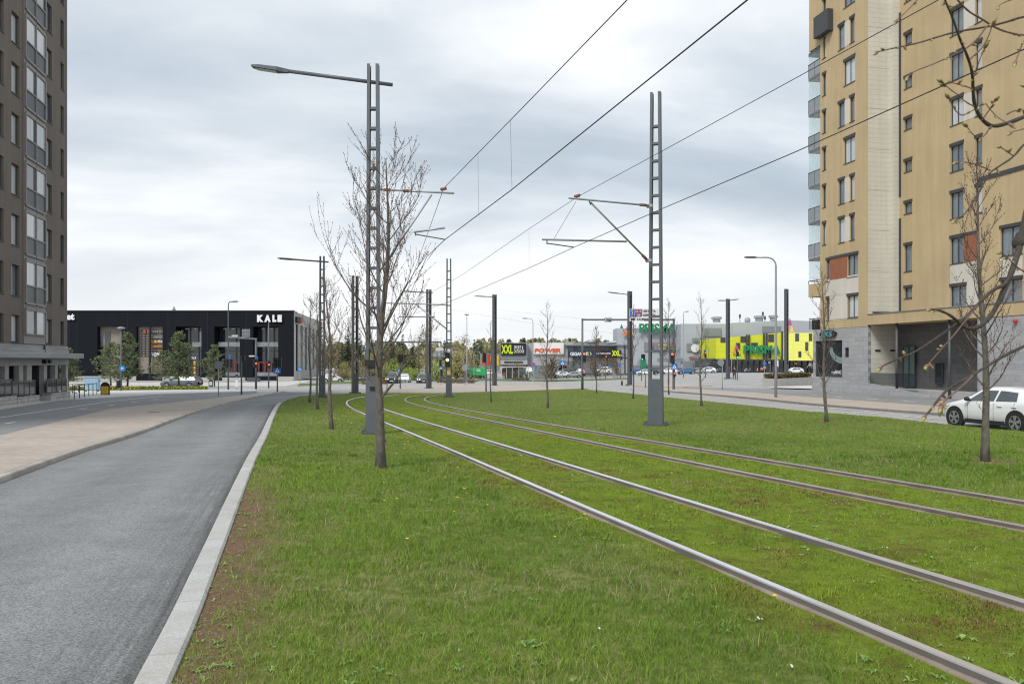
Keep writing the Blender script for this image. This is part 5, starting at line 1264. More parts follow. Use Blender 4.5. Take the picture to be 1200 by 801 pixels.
# left plaza
t, p = post('plaza_lamp', 'mushroom-topped plaza lamp with a blue round path sign and litter bin', 'street lamp', 142, 459, 384, .07)
q = MB(); s = p.y / F; hz = zat(384, p.y) - p.z; q.lathe([(.08, -.12), (.33, -.06), (.36, 0), (.2, .07), (.03, .1)], 18, (0, 0, hz)); q.build('lamp_hood', 'galvanised', t, smooth=True)
round_sign(t, p, 143, 431.3, 3.7, 'blue_sign', 'path', -.12)
q = MB(); q.lathe([(.16, 0), (.19, .05), (.19, .62), (.17, .66)], 14, (-.22, -.02, zat(454, p.y) - p.z)); q.build('litter_bin', 'black', t, smooth=True)
# A-board
p = at(123, 464); t = thing('sandwich_board', 'yellow poster in a black round-topped pavement stand', 'sign', p)
k = p.y / F; b = MB(); w, h = 5.2 * k, 16.5 * k
arch = [(-w, .1), (w, .1), (w, h * .72)] + [(w * math.cos(a), h * .72 + h * .28 * math.sin(a)) for a in np.linspace(.25, math.pi - .25, 9)] + [(-w, h * .72)]
b.polyY(arch, 0, .07); b.build('frame', 'black', t)
b = MB(); b.box(-w * .78, w * .78, -.012, -.003, .17, h * .70); po = b.build('poster', 'yellow_sign', t)
b = MB()
for i in range(4): b.box(-w * .5, w * .5, -.016, -.013, h * (.60 - .1 * i), h * (.63 - .1 * i))
b.build('poster_print', 'rail_side', po)
b = MB(); b.box(-w * 1.15, w * 1.15, -.14, .2, 0, .098); b.build('stand_foot', 'concrete_light', t)
# blue mosaic cabinet
def mosaic():
    m = mat('mosaic_blue', (.08, .25, .42), .5, .2, 9, col2=(.50, .66, .74)); 
mosaic()
p = at(106.5, 460); t = thing('utility_cabinet', 'square cabinet painted in blue and white mosaic behind black railings', 'cabinet', p); k = p.y / F
b = MB(); b.box(-8 * k, 8 * k, 0, .45, .25, 17.5 * k); b.build('cabinet_body', 'mosaic_blue', t)
b = MB(); b.box(-7.5 * k, -6.8 * k, .1, .3, -.1, .249); b.box(6.8 * k, 7.5 * k, .1, .3, -.1, .249); each(b, 'cabinet_leg', 'steel_dark', t)
b = MB(); b.box(-8.2 * k, 8.2 * k, -.03, .48, 17.5 * k + .003, 17.5 * k + .05); b.build('cabinet_lid', 'galvanised', t)
# railings
def railing(label, pts, h, n, cat='railing', rails=(1.0,)):
    W = [at(*q) for q in pts]; t = thing('railing', label, cat, W[0]); b = MB(); q = MB()
    for i in range(n + 1):
        u = i / n; w = W[0].lerp(W[1], u) - W[0]; b.tube([w - Vector((0, 0, .1)), w + Vector((0, 0, h))], .028, 6)
    for f in rails: q.tube([Vector((0, 0, h * f)), W[1] - W[0] + Vector((0, 0, h * f))], .03, 6)
    each(b, 'baluster', 'black', t); each(q, 'handrail', 'black', t)
railing('black slanting ramp railing in front of the blue mosaic cabinet', [(87, 469.5), (113.5, 463.5)], .95, 5)
railing('low grey horizontal railing behind the mosaic cabinet', [(78, 462), (99, 461)], .8, 3, rails=(1.0, .55))
# yellow pillar and name sign
t, p = post('advertising_pillar', 'slim orange and yellow banner pillar before the black hall', 'sign', 228.5, 445, 422.5, .09, Y=118)
q = MB(); k = p.y / F; z1 = zat(422.5, p.y) - p.z; z0 = zat(438, p.y) - p.z; q.box(-1.3 * k, 1.3 * k, -.15, -.1, z0, z1); bo = q.build('banner', 'orange_sign', t)
q = MB()
for i in range(5): q.disc((0, -.16, z0 + (i + .5) * (z1 - z0) / 5), .14, .008, 10)
q.build('banner_print', 'yellow_sign', bo)
t, p = post('hall_sign', 'small dark name board on a post beside the banner pillar', 'sign', 227, 446, 417, .06, Y=122)
q = MB(); k = p.y / F; q.box(-4.5 * k, 4.5 * k, -.12, -.07, zat(421.5, p.y) - p.z, zat(417, p.y) - p.z); so = q.build('sign_plate', 'sign_navy', t)
text('KALE', 'sign_lettering', 6.6 * k, 2.6 * k, 'white_sign', so, (-3.3 * k, -.125, zat(420.4, p.y) - p.z), ext=.01, off=.02)
p = at(247, 453); t = thing('poster_stand', 'small round-topped poster stand with pale green poster near the grey estate car', 'sign', p); k = p.y / F
b = MB(); w, h = 2.6 * k, 8.6 * k; b.polyY([(-w, 0), (w, 0), (w, h * .75), (w * .6, h * .95), (0, h), (-w * .6, h * .95), (-w, h * .75)], 0, .08); b.build('frame', 'black', t)
mat('poster_pale', (.45, .55, .45), .6, .25, 8)
b = MB(); b.box(-w * .7, w * .7, -.012, -.003, .15, h * .72); b.build('poster', 'poster_pale', t)
# signs and signals at the bend
t, p = post('road_sign', 'grey back of a round road sign on the pavement near the road bend', 'sign', 256, 465.5, 423.5, .035, 'galvanised', foot=False); round_sign(t, p, 256, 427.6, 4.8, 'grey_sign', None, -.06)
t, p = bent_lamp('tall bent lamp post carrying the end of a sign gantry before the black hall', 267.5, 457, 272, 353.4, 360, mt='steel_grey', head=.6)
k = p.y / F
e = P(300, 397, p.y + .5) - p; q = MB(); q.bar((0, 0, zat(394.5, p.y) - p.z), e, .16, .16); q.build('gantry_beam', 'galvanised', t)
q = MB(); q.tube([(e.x, e.y, zat(456, p.y) - p.z), (e.x, e.y, e.z + .1)], .11, 10); q.build('gantry_post', 'steel_grey', t, smooth=True)
q = MB(); q.box(xat(283.8, p.y) - p.x, xat(293, p.y) - p.x, -.05, 0, zat(394.8, p.y) - p.z, zat(385.5, p.y) - p.z); so = q.build('gantry_sign', 'grey_sign', t)
q = MB()
for i in range(3):
    x = xat(285.2 + i * 3, p.y) - p.x
    q.box(x - .02, x + .02, -.08, -.051, zat(395, p.y) - p.z, zat(385.5, p.y) - p.z)
for py in (388, 392): q.box(xat(284, p.y) - p.x, xat(293, p.y) - p.x, -.1, -.081, zat(py + .25, p.y) - p.z, zat(py - .25, p.y) - p.z)
q.build('sign_stiffener', 'galvanised', so)
q = MB(); q.box(xat(272, p.y) - p.x, xat(279, p.y) - p.x, -.12, -.02, zat(394.6, p.y) - p.z, zat(392.3, p.y) - p.z); q.build('gantry_sign', 'concrete_light', t)
for px, lit in ((265.8, None), (298.6, None), (271, None)): signal_head(t, P(px, 425.5, p.y - .1), lit)
signal_head(t, P(300.6, 425.6, p.y - .1), '-r-', 3, 1.0)
sq_sign(t, p, 269.3, 418.4, 2.4, 6.4, 'blue_sign', dy=-.16); sq_sign(t, p, 301.2, 420.5, 2.2, 6.2, 'blue_sign', dy=-.16); sq_sign(t, p, 295, 417, 6.6, 1.5, 'white_sign', dy=-.16)
t, p = post('signal_post', 'plain grey signal post with its head turned away, on the pink pavement tip', 'traffic light', 283, 463.3, 417, .065, group='traffic lights'); signal_head(t, P(285.6, 419.5, p.y + .1), None, 2, .7)
t, p = post('signal_post', 'short post with small red button light before the hall terrace', 'traffic light', 277.5, 456, 436, .04, 'galvanised', group='traffic lights'); signal_head(t, P(277.6, 439.4, p.y - .1), None, 1, .6, name='button_box')
q = MB(); q.box(-.11, .11, -.06, 0, .25, 1.0); q.build('notice_plate', 'white_sign', t)
t, p = post('signal_post', 'tall thin lamp column with a red light rising to the white letters', 'traffic light', 314.8, 455, 378, .075, group='traffic lights'); signal_head(t, P(315.6, 427, p.y - .12), '-r-', 3, .95)
t, p = post('signal_post', 'crossing sign post with two dark signal heads at the road bend', 'traffic light', 325, 460.3, 420, .06, group='traffic lights'); crossing_sign(t, p, 325, 433.6, 7.8); signal_head(t, P(322.6, 424.8, p.y - .05), None); signal_head(t, P(328, 424.4, p.y - .05), None)
t, p = post('road_sign', 'blue round arrow sign by the pale side wall of the black hall', 'sign', 351.5, 450.3, 429, .04, 'galvanised', foot=False); round_sign(t, p, 351.3, 432.3, 2.6, 'blue_sign', 'arrow')
b = MB(); p = at(297, 447); b.box(-1.1, 1.1, -.4, .4, 0, .75); o = b.build('stone_planter', 'steel_dark'); o.location = p; tag(o, 'low dark planter box on the plaza before the terrace', 'planter')
# middle of the junction
t, p = post('road_gantry', 'grey road gantry with a long beam crossing behind the island mast', 'gantry', 516.8, 448.4, 400, .11, Y=104); b = MB(); a = zat(400.6, p.y) - p.z
b.bar((0, 0, a), (xat(441, p.y) - p.x, 0, a), .22, .22); b.build('gantry_beam', 'steel_grey', t)
q = MB(); x = xat(441, p.y) - p.x; q.lathe([(.11, 0), (.10, a)], 10, (x, 0, 0)); q.build('gantry_post', 'steel_grey', t)
crossing_sign(t, p, 516.6, 430.6, 4.6); signal_head(t, P(516, 425, p.y - .14), None); signal_head(t, P(517.4, 436, p.y - .14), None)
sq_sign(t, p, 515, 409, 9, 3.5, 'concrete_light'); sq_sign(t, p, 526, 409.5, 8, 3.5, 'concrete_light')
t, p = post('signal_post', 'signal post with two heads and a small blue arrow plate, before the dark car', 'traffic light', 469, 456, 416, .06, group='traffic lights'); signal_head(t, P(467.4, 420, p.y - .1), None); signal_head(t, P(471, 420, p.y - .1), None); o, c_, s = sq_sign(t, p, 467.5, 434.6, 3, 5, 'blue_sign')
q = MB(); q.bar((c_.x, c_.y - .014, c_.z - .15), (c_.x, c_.y - .014, c_.z + .15), .06, .004, (0, 1, 0)); q.build('sign_arrow', 'white_sign', o)
t, p = post('double_lamp', 'slender lamp post with a short T-shaped top above the willow bushes', 'street lamp', 547, 448, 369, .075, 'galvanised', group='street lamps', Y=112)
q = MB(); z1 = zat(369, p.y) - p.z; q.box(-.32, .32, -.12, .12, z1, z1 + .13); q.build('lamp_head', 'steel_grey', t)
t, p = bent_lamp('small bent lamp beside the willow bushes', 555.5, 448, 557.5, 411.5, 414.5, r=.06, head=.35, Y=125)
t, p = post('road_sign', 'grey back of a round sign on the island edge with blue arrow sign behind', 'sign', 545, 452.5, 426, .035, 'galvanised', foot=False); round_sign(t, p, 545, 430.6, 3.5, 'grey_sign'); round_sign(t, p, 548.4, 431.6, 2.5, 'blue_sign', 'arrow', .12)
t, p = post('signal_post', 'signal post with a dark head standing at the lawn edge by the green container', 'traffic light', 569.6, 459.3, 412, .06, group='traffic lights'); signal_head(t, P(567.2, 419, p.y - .02), None)
t, p = post('road_sign', 'thin sign post with orange tag beside the green container', 'sign', 565.5, 446, 428, .04, 'galvanised', foot=False); sq_sign(t, p, 568, 430.4, 2, 3, 'orange_sign')
t, p = bent_lamp('bent lamp post carrying a blue and red no-parking disc', 624.6, 445, 618, 373, 379, r=.08, head=.8, Y=118); round_sign(t, p, 624.9, 427.2, 2.7, 'red_sign', 'park', -.14); sq_sign(t, p, 628, 430.4, 2.4, 4.4, 'blue_sign')
t, p = post('road_sign', 'blue crossing sign on a post before the electronics store', 'sign', 659.2, 444, 420, .045, 'galvanised', Y=130); crossing_sign(t, p, 659.2, 424.8, 5.2)
# portal gantry over the right carriageway
t, p = post('sign_gantry', 'grey portal gantry on two posts with red traffic lights', 'gantry', 682.5, 457, 373, .11)
b = MB(); p_b = at(789.5, 457.2); zt = zat(374.5, p.y) - p.z; xb = p_b.x - p.x; yb = p_b.y - p.y; zb = zat(374.5, p_b.y) - p.z
b.bar((0, 0, zt), (xb, yb, zb), .16, .16); b.build('gantry_beam', 'steel_grey', t)
b = MB(); b.lathe([(.125, 0), (.10, zb - (p_b.z - p.z) + .1)], 10, (xb, yb, p_b.z - p.z)); b.box(xb - .3, xb + .3, yb - .3, yb + .3, p_b.z - p.z - .1, p_b.z - p.z + .05); b.build('gantry_post', 'steel_grey', t)
def on_beam(px): u = (px - 682.5) / 107; return p.y + yb * u
yy = on_beam(712); q = MB(); q.box(xat(708.4, yy) - p.x, xat(716.4, yy) - p.x, yy - p.y - .16, yy - p.y - .12, zat(377.2, yy) - p.z, zat(372, yy) - p.z); so = q.build('road_number_plate', 'black', t)
q = MB(); q.box(xat(708.8, yy) - p.x, xat(716, yy) - p.x, yy - p.y - .165, yy - p.y - .161, zat(376.8, yy) - p.z, zat(372.4, yy) - p.z); q.build('plate_face', 'white_sign', so)
text('E12', 'plate_lettering', xat(715.3, yy) - xat(709.5, yy), 2.9 * yy / F, 'black', so, (xat(709.5, yy) - p.x, yy - p.y - .168, zat(376.1, yy) - p.z), ext=.01, off=.02)
yy = on_beam(755)
def gp(name, x0, x1, y0, y1, mt, par, d): q = MB(); q.box(xat(x0, yy) - p.x, xat(x1, yy) - p.x, yy - p.y - d, yy - p.y - d + .03, zat(y1, yy) - p.z, zat(y0, yy) - p.z); return q.build(name, mt, par)
so = gp('direction_sign', 737.4, 775, 361.8, 371.6, 'white_sign', t, .16); gp('sign_field', 737.8, 743.2, 362.2, 371.2, 'blue_sign', so, .17); gp('sign_field', 743.6, 752.0, 362.2, 371.2, 'blue_sign', so, .17)
gp('number_shield', 744.2, 747.6, 363, 367, 'red_sign', so, .18); gp('number_shield', 748, 751.6, 363, 367, 'red_sign', so, .18); gp('number_shield', 746, 750, 367.4, 370.8, 'red_sign', so, .18)
def gt(s, x0, x1, y0, y1, mt): text(s, 'sign_lettering', xat(x1, yy) - xat(x0, yy), (y1 - y0) * yy / F, mt, so, (xat(x0, yy) - p.x, yy - p.y - .184, zat(y1, yy) - p.z), ext=.006, off=.02)
gt('12', 744.7, 747.1, 363.8, 366.2, 'white_sign'); gt('9', 749.2, 750.6, 363.8, 366.2, 'white_sign'); gt('65', 746.6, 749.4, 368, 370.2, 'white_sign')
gt('HERVANTA', 752.8, 768, 363.2, 365.8, 'black'); gt('KESKUSTA', 752.8, 768, 367.8, 370.4, 'black')
q = MB(); x = (xat(740.5, yy) - p.x); z_ = zat(366.7, yy) - p.z; q.bar((x, yy - p.y - .175, z_ - .32), (x, yy - p.y - .175, z_ + .2), .1, .006, (0, 1, 0)); q.add([(x - .17, yy - p.y - .178, z_ + .12), (x + .17, yy - p.y - .178, z_ + .12), (x, yy - p.y - .178, z_ + .36)], [(0, 1, 2)]); q.build('sign_arrow', 'white_sign', so)
so = gp('direction_sign', 737.4, 772, 371.9, 376.2, 'white_sign', t, .16); gt('KAUPPAKATU', 746, 765, 372.8, 375.3, 'black'); gp('car_pictogram', 739, 743.6, 373, 375.2, 'black', so, .17)
for px, py, lit, dp in ((684.6, 416.8, 'r--', p), (787.6, 417.6, 'r--', p_b)):
    signal_head(t, P(px, py + 1.5, dp.y - .18), lit, 3, 1.15)
signal_head(t, P(684.4, 437.4, p.y - .15), 'r-', 2, .75); signal_head(t, P(790.3, 438.5, p_b.y - .15), 'r-', 2, .75)
k = p_b.y / F; q = MB(); cx, cz = xat(789.8, p_b.y) - p.x, zat(429.3, p_b.y) - p.z; w = 3.6 * k
q.box(cx - w, cx + w, yb - .22, yb - .20, cz - w, cz + w); o = q.build('crossing_plate', 'blue_sign', t)
q = MB(); q.polyY([(cx - w * .72, cz - w * .7), (cx + w * .72, cz - w * .7), (cx, cz + w * .72)], yb - .226, yb - .221); q.build('sign_triangle', 'white_sign', o)
q = MB(); q.bar((cx, yb - .23, cz + w * .2), (cx, yb - .23, cz - w * .25), w * .14, .003, (0, 1, 0)); q.bar((cx, yb - .23, cz - w * .2), (cx - w * .25, yb - .23, cz - w * .6), w * .12, .003, (0, 1, 0)); q.bar((cx, yb - .23, cz - w * .2), (cx + w * .25, yb - .23, cz - w * .6), w * .12, .003, (0, 1, 0)); q.build('sign_figure', 'black', o)
# smaller signals and signs on the right side of the junction
for px, py, yt, heads, lab in (
 (709.6, 443.5, 416, ((710.6, 419.4, 'r--'),), 'red traffic light on a thin post before the appliance store'),
 (727, 444.5, 414, ((728, 418.6, 'r--'),), 'red traffic light close to the second lime and black sign'),
 (751.8, 446, 414, ((752.6, 418.4, '--g'), (754.8, 418.4, None)), 'green traffic light on a post between direction sign and lawn mast'),
 (783.8, 451.2, 414.5, (), 'bare thin signal post just beside the gantry post with the crossing sign'),
 (827, 442.6, 388, ((826.6, 415.8, 'r--'),), 'tall red-lit signal column before the pale hypermarket wall'),
 (864, 445.4, 409, ((864.2, 415.6, '--g'),), 'green traffic light in front of the coloured triangles'),
 (902.6, 448.6, 411, ((902, 415.4, None),), 'dark traffic light post near the letters on the lime wall'),
 (756.4, 454, 439, (), 'short grey bollard post on the paved island with a light base')):
    t, p = post('signal_post', lab, 'traffic light' if heads else 'post', px, py, yt, .055, 'steel_grey', group='traffic lights')
    for hx, hy, lit in heads: signal_head(t, P(hx, hy, p.y - .12), lit, 3, 1.0)
    if px == 727: sq_sign(t, p, 726, 428, 2.2, 5, 'blue_sign')
    if px == 902.6: sq_sign(t, p, 902, 440.4, 2.0, 2.6, 'rust_red')
    if px == 827: sq_sign(t, p, 826, 411, 2.2, 2.6, 'blue_sign')
t, p = post('bollard', 'dark stubby bollard on the island beside the deep lattice mast', 'bollard', 728.8, 451.4, 446, .12, 'black')
t, p = post('road_sign', 'blue round arrow sign on a post before the parked cars', 'sign', 702.4, 443, 425, .04, 'galvanised'); round_sign(t, p, 702.4, 427.4, 2.5, 'blue_sign', 'arrow'); sq_sign(t, p, 714.4, 429.8, 2.2, 4, 'blue_sign')
t, p = post('road_sign', 'grey back of a round sign on a leaning post in the junction', 'sign', 846.5, 457.4, 422, .04, 'galvanised'); round_sign(t, p, 844.8, 424.6, 4.0, 'grey_sign')
bent_lamp('bent lamp post before the pale hypermarket wall', 801, 442.4, 803.5, 365, 370, r=.08, head=.5)
t, p = bent_lamp('tall bent lamp post on the pink pavement before the grey tiled shop corner', 909.2, 467, 886, 301.5, 312, r=.085, head=.75); q = MB(); q.box(-.13, .13, -.04, .18, 1.6, 2.1); q.build('control_box', 'steel_dark', t)
t, p = post('road_sign', 'white plate on a slim post before the glazed ground floor', 'sign', 911, 444, 421, .04, 'galvanised', Y=110); sq_sign(t, p, 911.2, 426, 2, 8, 'white_sign'); sq_sign(t, p, 896, 425, 3.6, 3.4, 'blue_sign') if 0 else None
t, p = post('road_sign', 'blue square car sign before the lime wall entrance', 'sign', 896, 440, 422, .04, 'galvanised', Y=125); sq_sign(t, p, 896, 425.6, 3.8, 3.6, 'blue_sign'); round_sign(t, p, 896, 430.4, 1.9, 'grey_sign')
t, p = post('service_lamp', 'thin mast with a camera arm beside the lime wall', 'post', 857.2, 440, 393, .06, 'galvanised', Y=140)
# bus shelter, green container, banners
p = P(594, 442.5, 150); t = thing('bus_shelter', 'pale bus shelter with a dark poster panel before the sports store', 'shelter', p); k = 150 / F
b = MB(); b.box(-7 * k, 26 * k, -.8, 1.2, 12.2 * k, 13 * k); b.build('shelter_roof', 'concrete_light', t)
b = MB()
for x in (-6.5, -.5, 6.3, 14, 25): b.box(x * k - .05, x * k + .05, -.7, -.6, 0, 12.1 * k); b.box(x * k - .05, x * k + .05, 1.0, 1.1, 0, 12.1 * k)
each(b, 'shelter_post', 'concrete_light', t)
b = MB(); b.box(6.5 * k, 25 * k, 1.02, 1.06, .4, 11 * k); b.build('shelter_glass', 'glass_clear', t)
b = MB(); b.box(-5.6 * k, -.9 * k, -.72, -.62, .5, 11 * k); po = b.build('poster_panel', 'black', t)
mat('poster_art', (.25, .08, .03), .6, .3, 3); b = MB(); b.ball((-3.2 * k, -.73, 4.5 * k), (1.9 * k, .03, 2.1 * k), 10); b.build('poster_art', 'poster_art', po)
b = MB(); b.box(8 * k, 24 * k, .2, .6, .42, .5); b.box(9 * k, 9.5 * k, .3, .5, 0, .42); b.box(22.5 * k, 23 * k, .3, .5, 0, .42); b.build('shelter_bench', 'steel_dark', t)
p = P(559.5, 440, 140); t = thing('shipping_container', 'bright green container with white lettering behind the junction', 'container', p); k = 140 / F
b = MB(); b.box(-10 * k, 9.5 * k, 0, 2.4, .1, 9.2 * k); b.build('container_box', 'bright_green', t)
b = MB()
for i in range(18): b.box((-9.7 + i * 1.08) * k, (-9.3 + i * 1.08) * k, -.04, -.003, .15, 9.1 * k)
b.build('container_ribs', 'bright_green', t); text('SOL', 'container_lettering', 5 * k, 3 * k, 'white_sign', t, (-1 * k, -.06, 4.8 * k), ext=.02, off=.03)
b = MB(); b.box(9.52 * k, 10.4 * k, -.1, .2, 6 * k, 9 * k); b.build('container_lamp', 'orange_sign', t)
p = P(571.5, 436, 175); t = thing('banner_wall', 'dark fence panel with red and yellow banners behind the mast', 'banner', p); k = 175 / F
b = MB(); b.box(-9 * k, 14 * k, 0, .2, 2 * k, 22 * k); b.build('banner_panel', 'cladding_mid', t)
b = MB(); b.box(-.5 * k, 3 * k, -.06, -.003, 8 * k, 21 * k); b.box(-6.5 * k, -2.5 * k, -.06, -.003, 9 * k, 18 * k); b.build('banner_red', 'red_sign', t)
b = MB(); b.box(9 * k, 13 * k, -.06, -.003, 8 * k, 20 * k); b.box(3.3 * k, 4.6 * k, -.06, -.003, 6 * k, 20 * k); b.build('banner_yellow', 'yellow_sign', t)
# hedge planter by the mustard block
a, c_ = at(909, 453.8), at(953, 451.5); t = thing('hedge_planter', 'low concrete planter wall with a clipped brown-green hedge', 'planter', a)
v = c_ - a; nrm = Vector((-v.y, v.x, 0)).normalized(); b = MB(); w = 1.6
b.bar(Vector((0, 0, .33)) + nrm * w / 2, v + Vector((0, 0, .33)) + nrm * w / 2, w, .95); b.build('planter_wall', 'concrete', t)
HEDGE = (t, v, nrm)
p = P(429, 447, 150)
# shopping trolley shelter and carts
p = P(713, 442.5, 150); t = thing('trolley_shelter', 'glassy rounded trolley shelter in the car park', 'shelter', p); k = 150 / F
b = MB(); pr = [(-7 * k, 0), (-7 * k, 5 * k), (-4.5 * k, 9 * k), (2 * k, 11 * k), (6.5 * k, 8 * k), (7 * k, 0)]
for y in (0, 1.2, 2.4):
    for q0, q1 in zip(pr, pr[1:]): b.bar((q0[0], y, q0[1]), (q1[0], y, q1[1]), .09, .09)
b.build('shelter_frame', 'galvanised', t)
b = MB(); b.add([(q[0], y, q[1]) for y in (.05, 2.35) for q in pr], [(i, i + 1, 7 + i, 6 + i) for i in range(5)]); b.build('shelter_skin', 'glass_clear', t)
for i in range(7):
    p = P(719.5 + i * 2.4, 443, 146); t = thing('shopping_trolley', 'wire shopping trolley in the row beside the rounded shelter', 'trolley', p, 0, 'shopping trolleys in a row'); b = MB()
    b.bar((-.28, 0, .45), (.3, 0, .5), .5, .03); b.bar((-.28, 0, .95), (.36, 0, .95), .03, .03); b.bar((-.28, .45, .95), (.36, .45, .95), .03, .03); b.bar((-.28, 0, .45), (-.28, 0, 1.0), .03, .03); b.bar((.3, 0, .5), (.36, 0, .95), .03, .03)
    b.build('basket', 'galvanised', t); b = MB()
    for x in (-.25, .28): b.bar((x, 0, 0), (x, 0, .45), .05, .05)
    b.build('trolley_frame', 'red_paint' if i % 2 else 'galvanised', t)
# e-scooter leaning by the ramp wall
p = at(1122, 466); t = thing('kick_scooter', 'black kick scooter parked against the ramp wall behind the white car', 'scooter', p, R(-75))
b = MB(); b.box(-.42, .30, -.07, .07, .10, .14); b.build('deck', 'black', t)
b = MB(); b.tube([(.36, 0, .12), (.30, 0, .6), (.24, 0, 1.08)], .022, 8); b.build('stem', 'black', t); b = MB(); b.tube([(.24, -.24, 1.10), (.24, .24, 1.10)], .018, 8); b.build('handlebar', 'black', t)
for x in (-.46, .38):
    b = MB(); b.tube([(x, -.025, .10), (x, .025, .10)], .10, 16); b.build('wheel', 'rail_side', t)
# ================================================================== vegetation
def bud_at(b, p, d, L, w, mi, n=5, tip=False):
    p = Vector(p); d = Vector(d).normalized()
    if tip:
        b.tube([p, p + d * L * .25, p + d * L * .55, p + d * L * .62], [w * .3, w * .5, w * .5, w * .44], n, False, 0); b.tube([p + d * L * .60, p + d * L * .8, p + d * L], [w * .45, w * .36, w * .05], n, False, 1); return
    b.tube([p, p + d * L * .3, p + d * L * .7, p + d * L], [w * .35, w * .55, w * .42, w * .06], n, False, mi)
def bare_tree(label, px, py, ytop, r0, seed, limbs=16, spread=.33, first=.16, twigs=6, buds=1.0, name='bare_tree', Y=None, group='bare young trees on the lawn', sub=5, lean=0.0, far=False, xtop=None):
    p = at(px, py) if Y is None else Vector((xat(px, Y), Y, zat(py, Y)))
    Hh = zat(ytop, p.y) - p.z; rg = random.Random(seed)
    t = thing(name, label, 'tree', p, 0, group)
    tr, cr = MB(), MB(); U = lambda a, b: rg.uniform(a, b)
    xt = (xat(xtop, p.y) - p.x) if xtop is not None else lean
    N = 14; ph = U(0, 6); main = []
    for i in range(N + 1):
        f = i / N; main.append(Vector((xt * f + Hh * .008 * math.sin(f * 9 + ph), Hh * .008 * math.cos(f * 7 + ph), Hh * f)))
    main[0].z = -.1; rad = lambda f: r0 * (1 - f) ** .9 * .82 + .006 + (r0 * .35 * max(0, 1 - f * 14))
    rl = [rad(i / N) * (1 + .06 * math.sin(i * 2.3 + ph)) for i in range(N + 1)]
    tr.tube(main, rl, 10 if not far else 6)
    if not far:
        for _ in range(9):                                  # knots
            f = U(.04, .4); a = U(0, 6.28); c = main[0].lerp(main[-1], f); i = int(f * N); c = main[i].lerp(main[i + 1], f * N - i); rr = rad(f)
            tr.ball((c.x + rr * math.cos(a) * .85, c.y + rr * math.sin(a) * .85, c.z), (rr * .4, rr * .4, rr * .5), 6)
    def grow(pts0, d0, L, r, lev, up):
        """curved shoot; returns its points"""
        n = 6 if lev < 2 else 4; pts = [Vector(pts0)]; d = Vector(d0).normalized()
        for k in range(n):
            d = (d + Vector((U(-.16, .16), U(-.16, .16), up + U(-.08, .08)))).normalized(); pts.append(pts[-1] + d * L / n)
        return pts, d
    tw = .0032 if not far else .0055
    def twig(q, d, L, depth=0):
        pts, dd = grow(q, d, L, tw, 2, .10)
        cr.tube(pts, [tw * 1.3, tw, tw * .9, tw * .8, tw * .6], 3, False, 0)
        nb = int(L * 13 * buds)
        for k in range(nb):
            u = rg.random(); i = min(int(u * 4), 3); c = pts[i].lerp(pts[i + 1], u * 4 - i)
            bud_at(cr, c, Vector((U(-1, 1), U(-1, 1), U(-.2, 1))), U(.018, .034) * (1.3 if far else 1), U(.008, .013) * (1.3 if far else 1), 1, 4)
        if nb: bud_at(cr, pts[-1], dd, .032, .013, 1, 4)
        if depth < 1 and L > .3:
            for k in range(2):
                i = rg.choice((1, 2, 3)); twig(pts[i], (dd + Vector((U(-.8, .8), U(-.8, .8), U(-.1, .5)))), L * U(.35, .6), depth + 1)
    for k in range(limbs):
        f = first + (.97 - first) * (k + U(0, .8)) / limbs; i = min(int(f * N), N - 1); q = main[i].lerp(main[i + 1], f * N - i)
        a = k * 2.4 + U(-.5, .5); el = U(.62, 1.12)
        d = Vector((math.cos(a), math.sin(a), math.tan(el) * .9))
        L = Hh * spread * (1 - f) ** .62 * U(.65, 1.1) * (1 if f > .45 else .45 + 1.2 * f) * (1.0 if f > .22 else .65) + .12
        r = max(rad(f) * .43 * U(.7, 1), tw * 1.5)
        pts, dd = grow(q, d, L, r, 0, .10); n = len(pts)
        tr.tube(pts, [max(r * (1 - j / n * .8), tw) for j in range(n)], 5 if not far else 4, False)
        for j in range(1, n):
            if L < .35 and j % 2: continue
            for _ in range(2 if j < n - 1 else twigs // 2 + 1):
                if rg.random() < .28 and j < n - 1: continue
                ax = (pts[j] - pts[j - 1]).normalized()
                twig(pts[j], ax + Vector((U(-.9, .9), U(-.9, .9), U(-.1, .8))), U(.18, .5) * min(1.3, .5 + L * .5) * (sub / 5))
    for k in range(twigs * 2):
        f = U(.05, first) if k < 3 else U(.9, .995); i = min(int(f * N), N - 1); q = main[i].lerp(main[i + 1], f * N - i)
        twig(q, Vector((U(-1, 1), U(-1, 1), U(-.1, 1.2))), U(.15, .4))
    tr.build('trunk', 'bark' if not far else 'bark_far', t, smooth=True); cr.build('crown', ['twig', 'bud'], t)
    return t
bare_tree('large bare budding tree before the tall lamp mast, mottled trunk', 443, 551, 186, .102, 4, 27, .37, .22, 4, 1.2, xtop=455, sub=8)
bare_tree('bare young tree on the dandelion lawn between lamp mast and road', 389, 504.5, 328, .08, 9, 18, .27, .28, 5, 1.0, xtop=383, sub=6)
bare_tree('bare tree standing close to the lattice lamp mast at the bend', 372.5, 480.5, 345, .07, 12, 15, .26, .3, 4, 1.2)
bare_tree('bare thin tree at the road bend, outermost beside the kerb', 363, 472.5, 350, .075, 15, 15, .26, .3, 4, 1.2)
bare_tree('bare thin young tree before the electronics store, straight trunk', 641, 479, 357, .062, 21, 20, .20, .22, 4, .7, sub=3.5)
bare_tree('very thin bare sapling in front of the island mast and bus shelter', 575.3, 472, 376, .05, 25, 12, .17, .3, 3, .5, sub=3)
bare_tree('thin bare sapling at the lawn edge under the portal gantry beam', 698.6, 461, 384, .055, 28, 20, .22, .28, 4, 1.2, far=True)
bare_tree('slim bare sapling between direction sign and lawn mast', 741.8, 467.5, 362, .055, 31, 16, .2, .3, 4, .7, far=True)
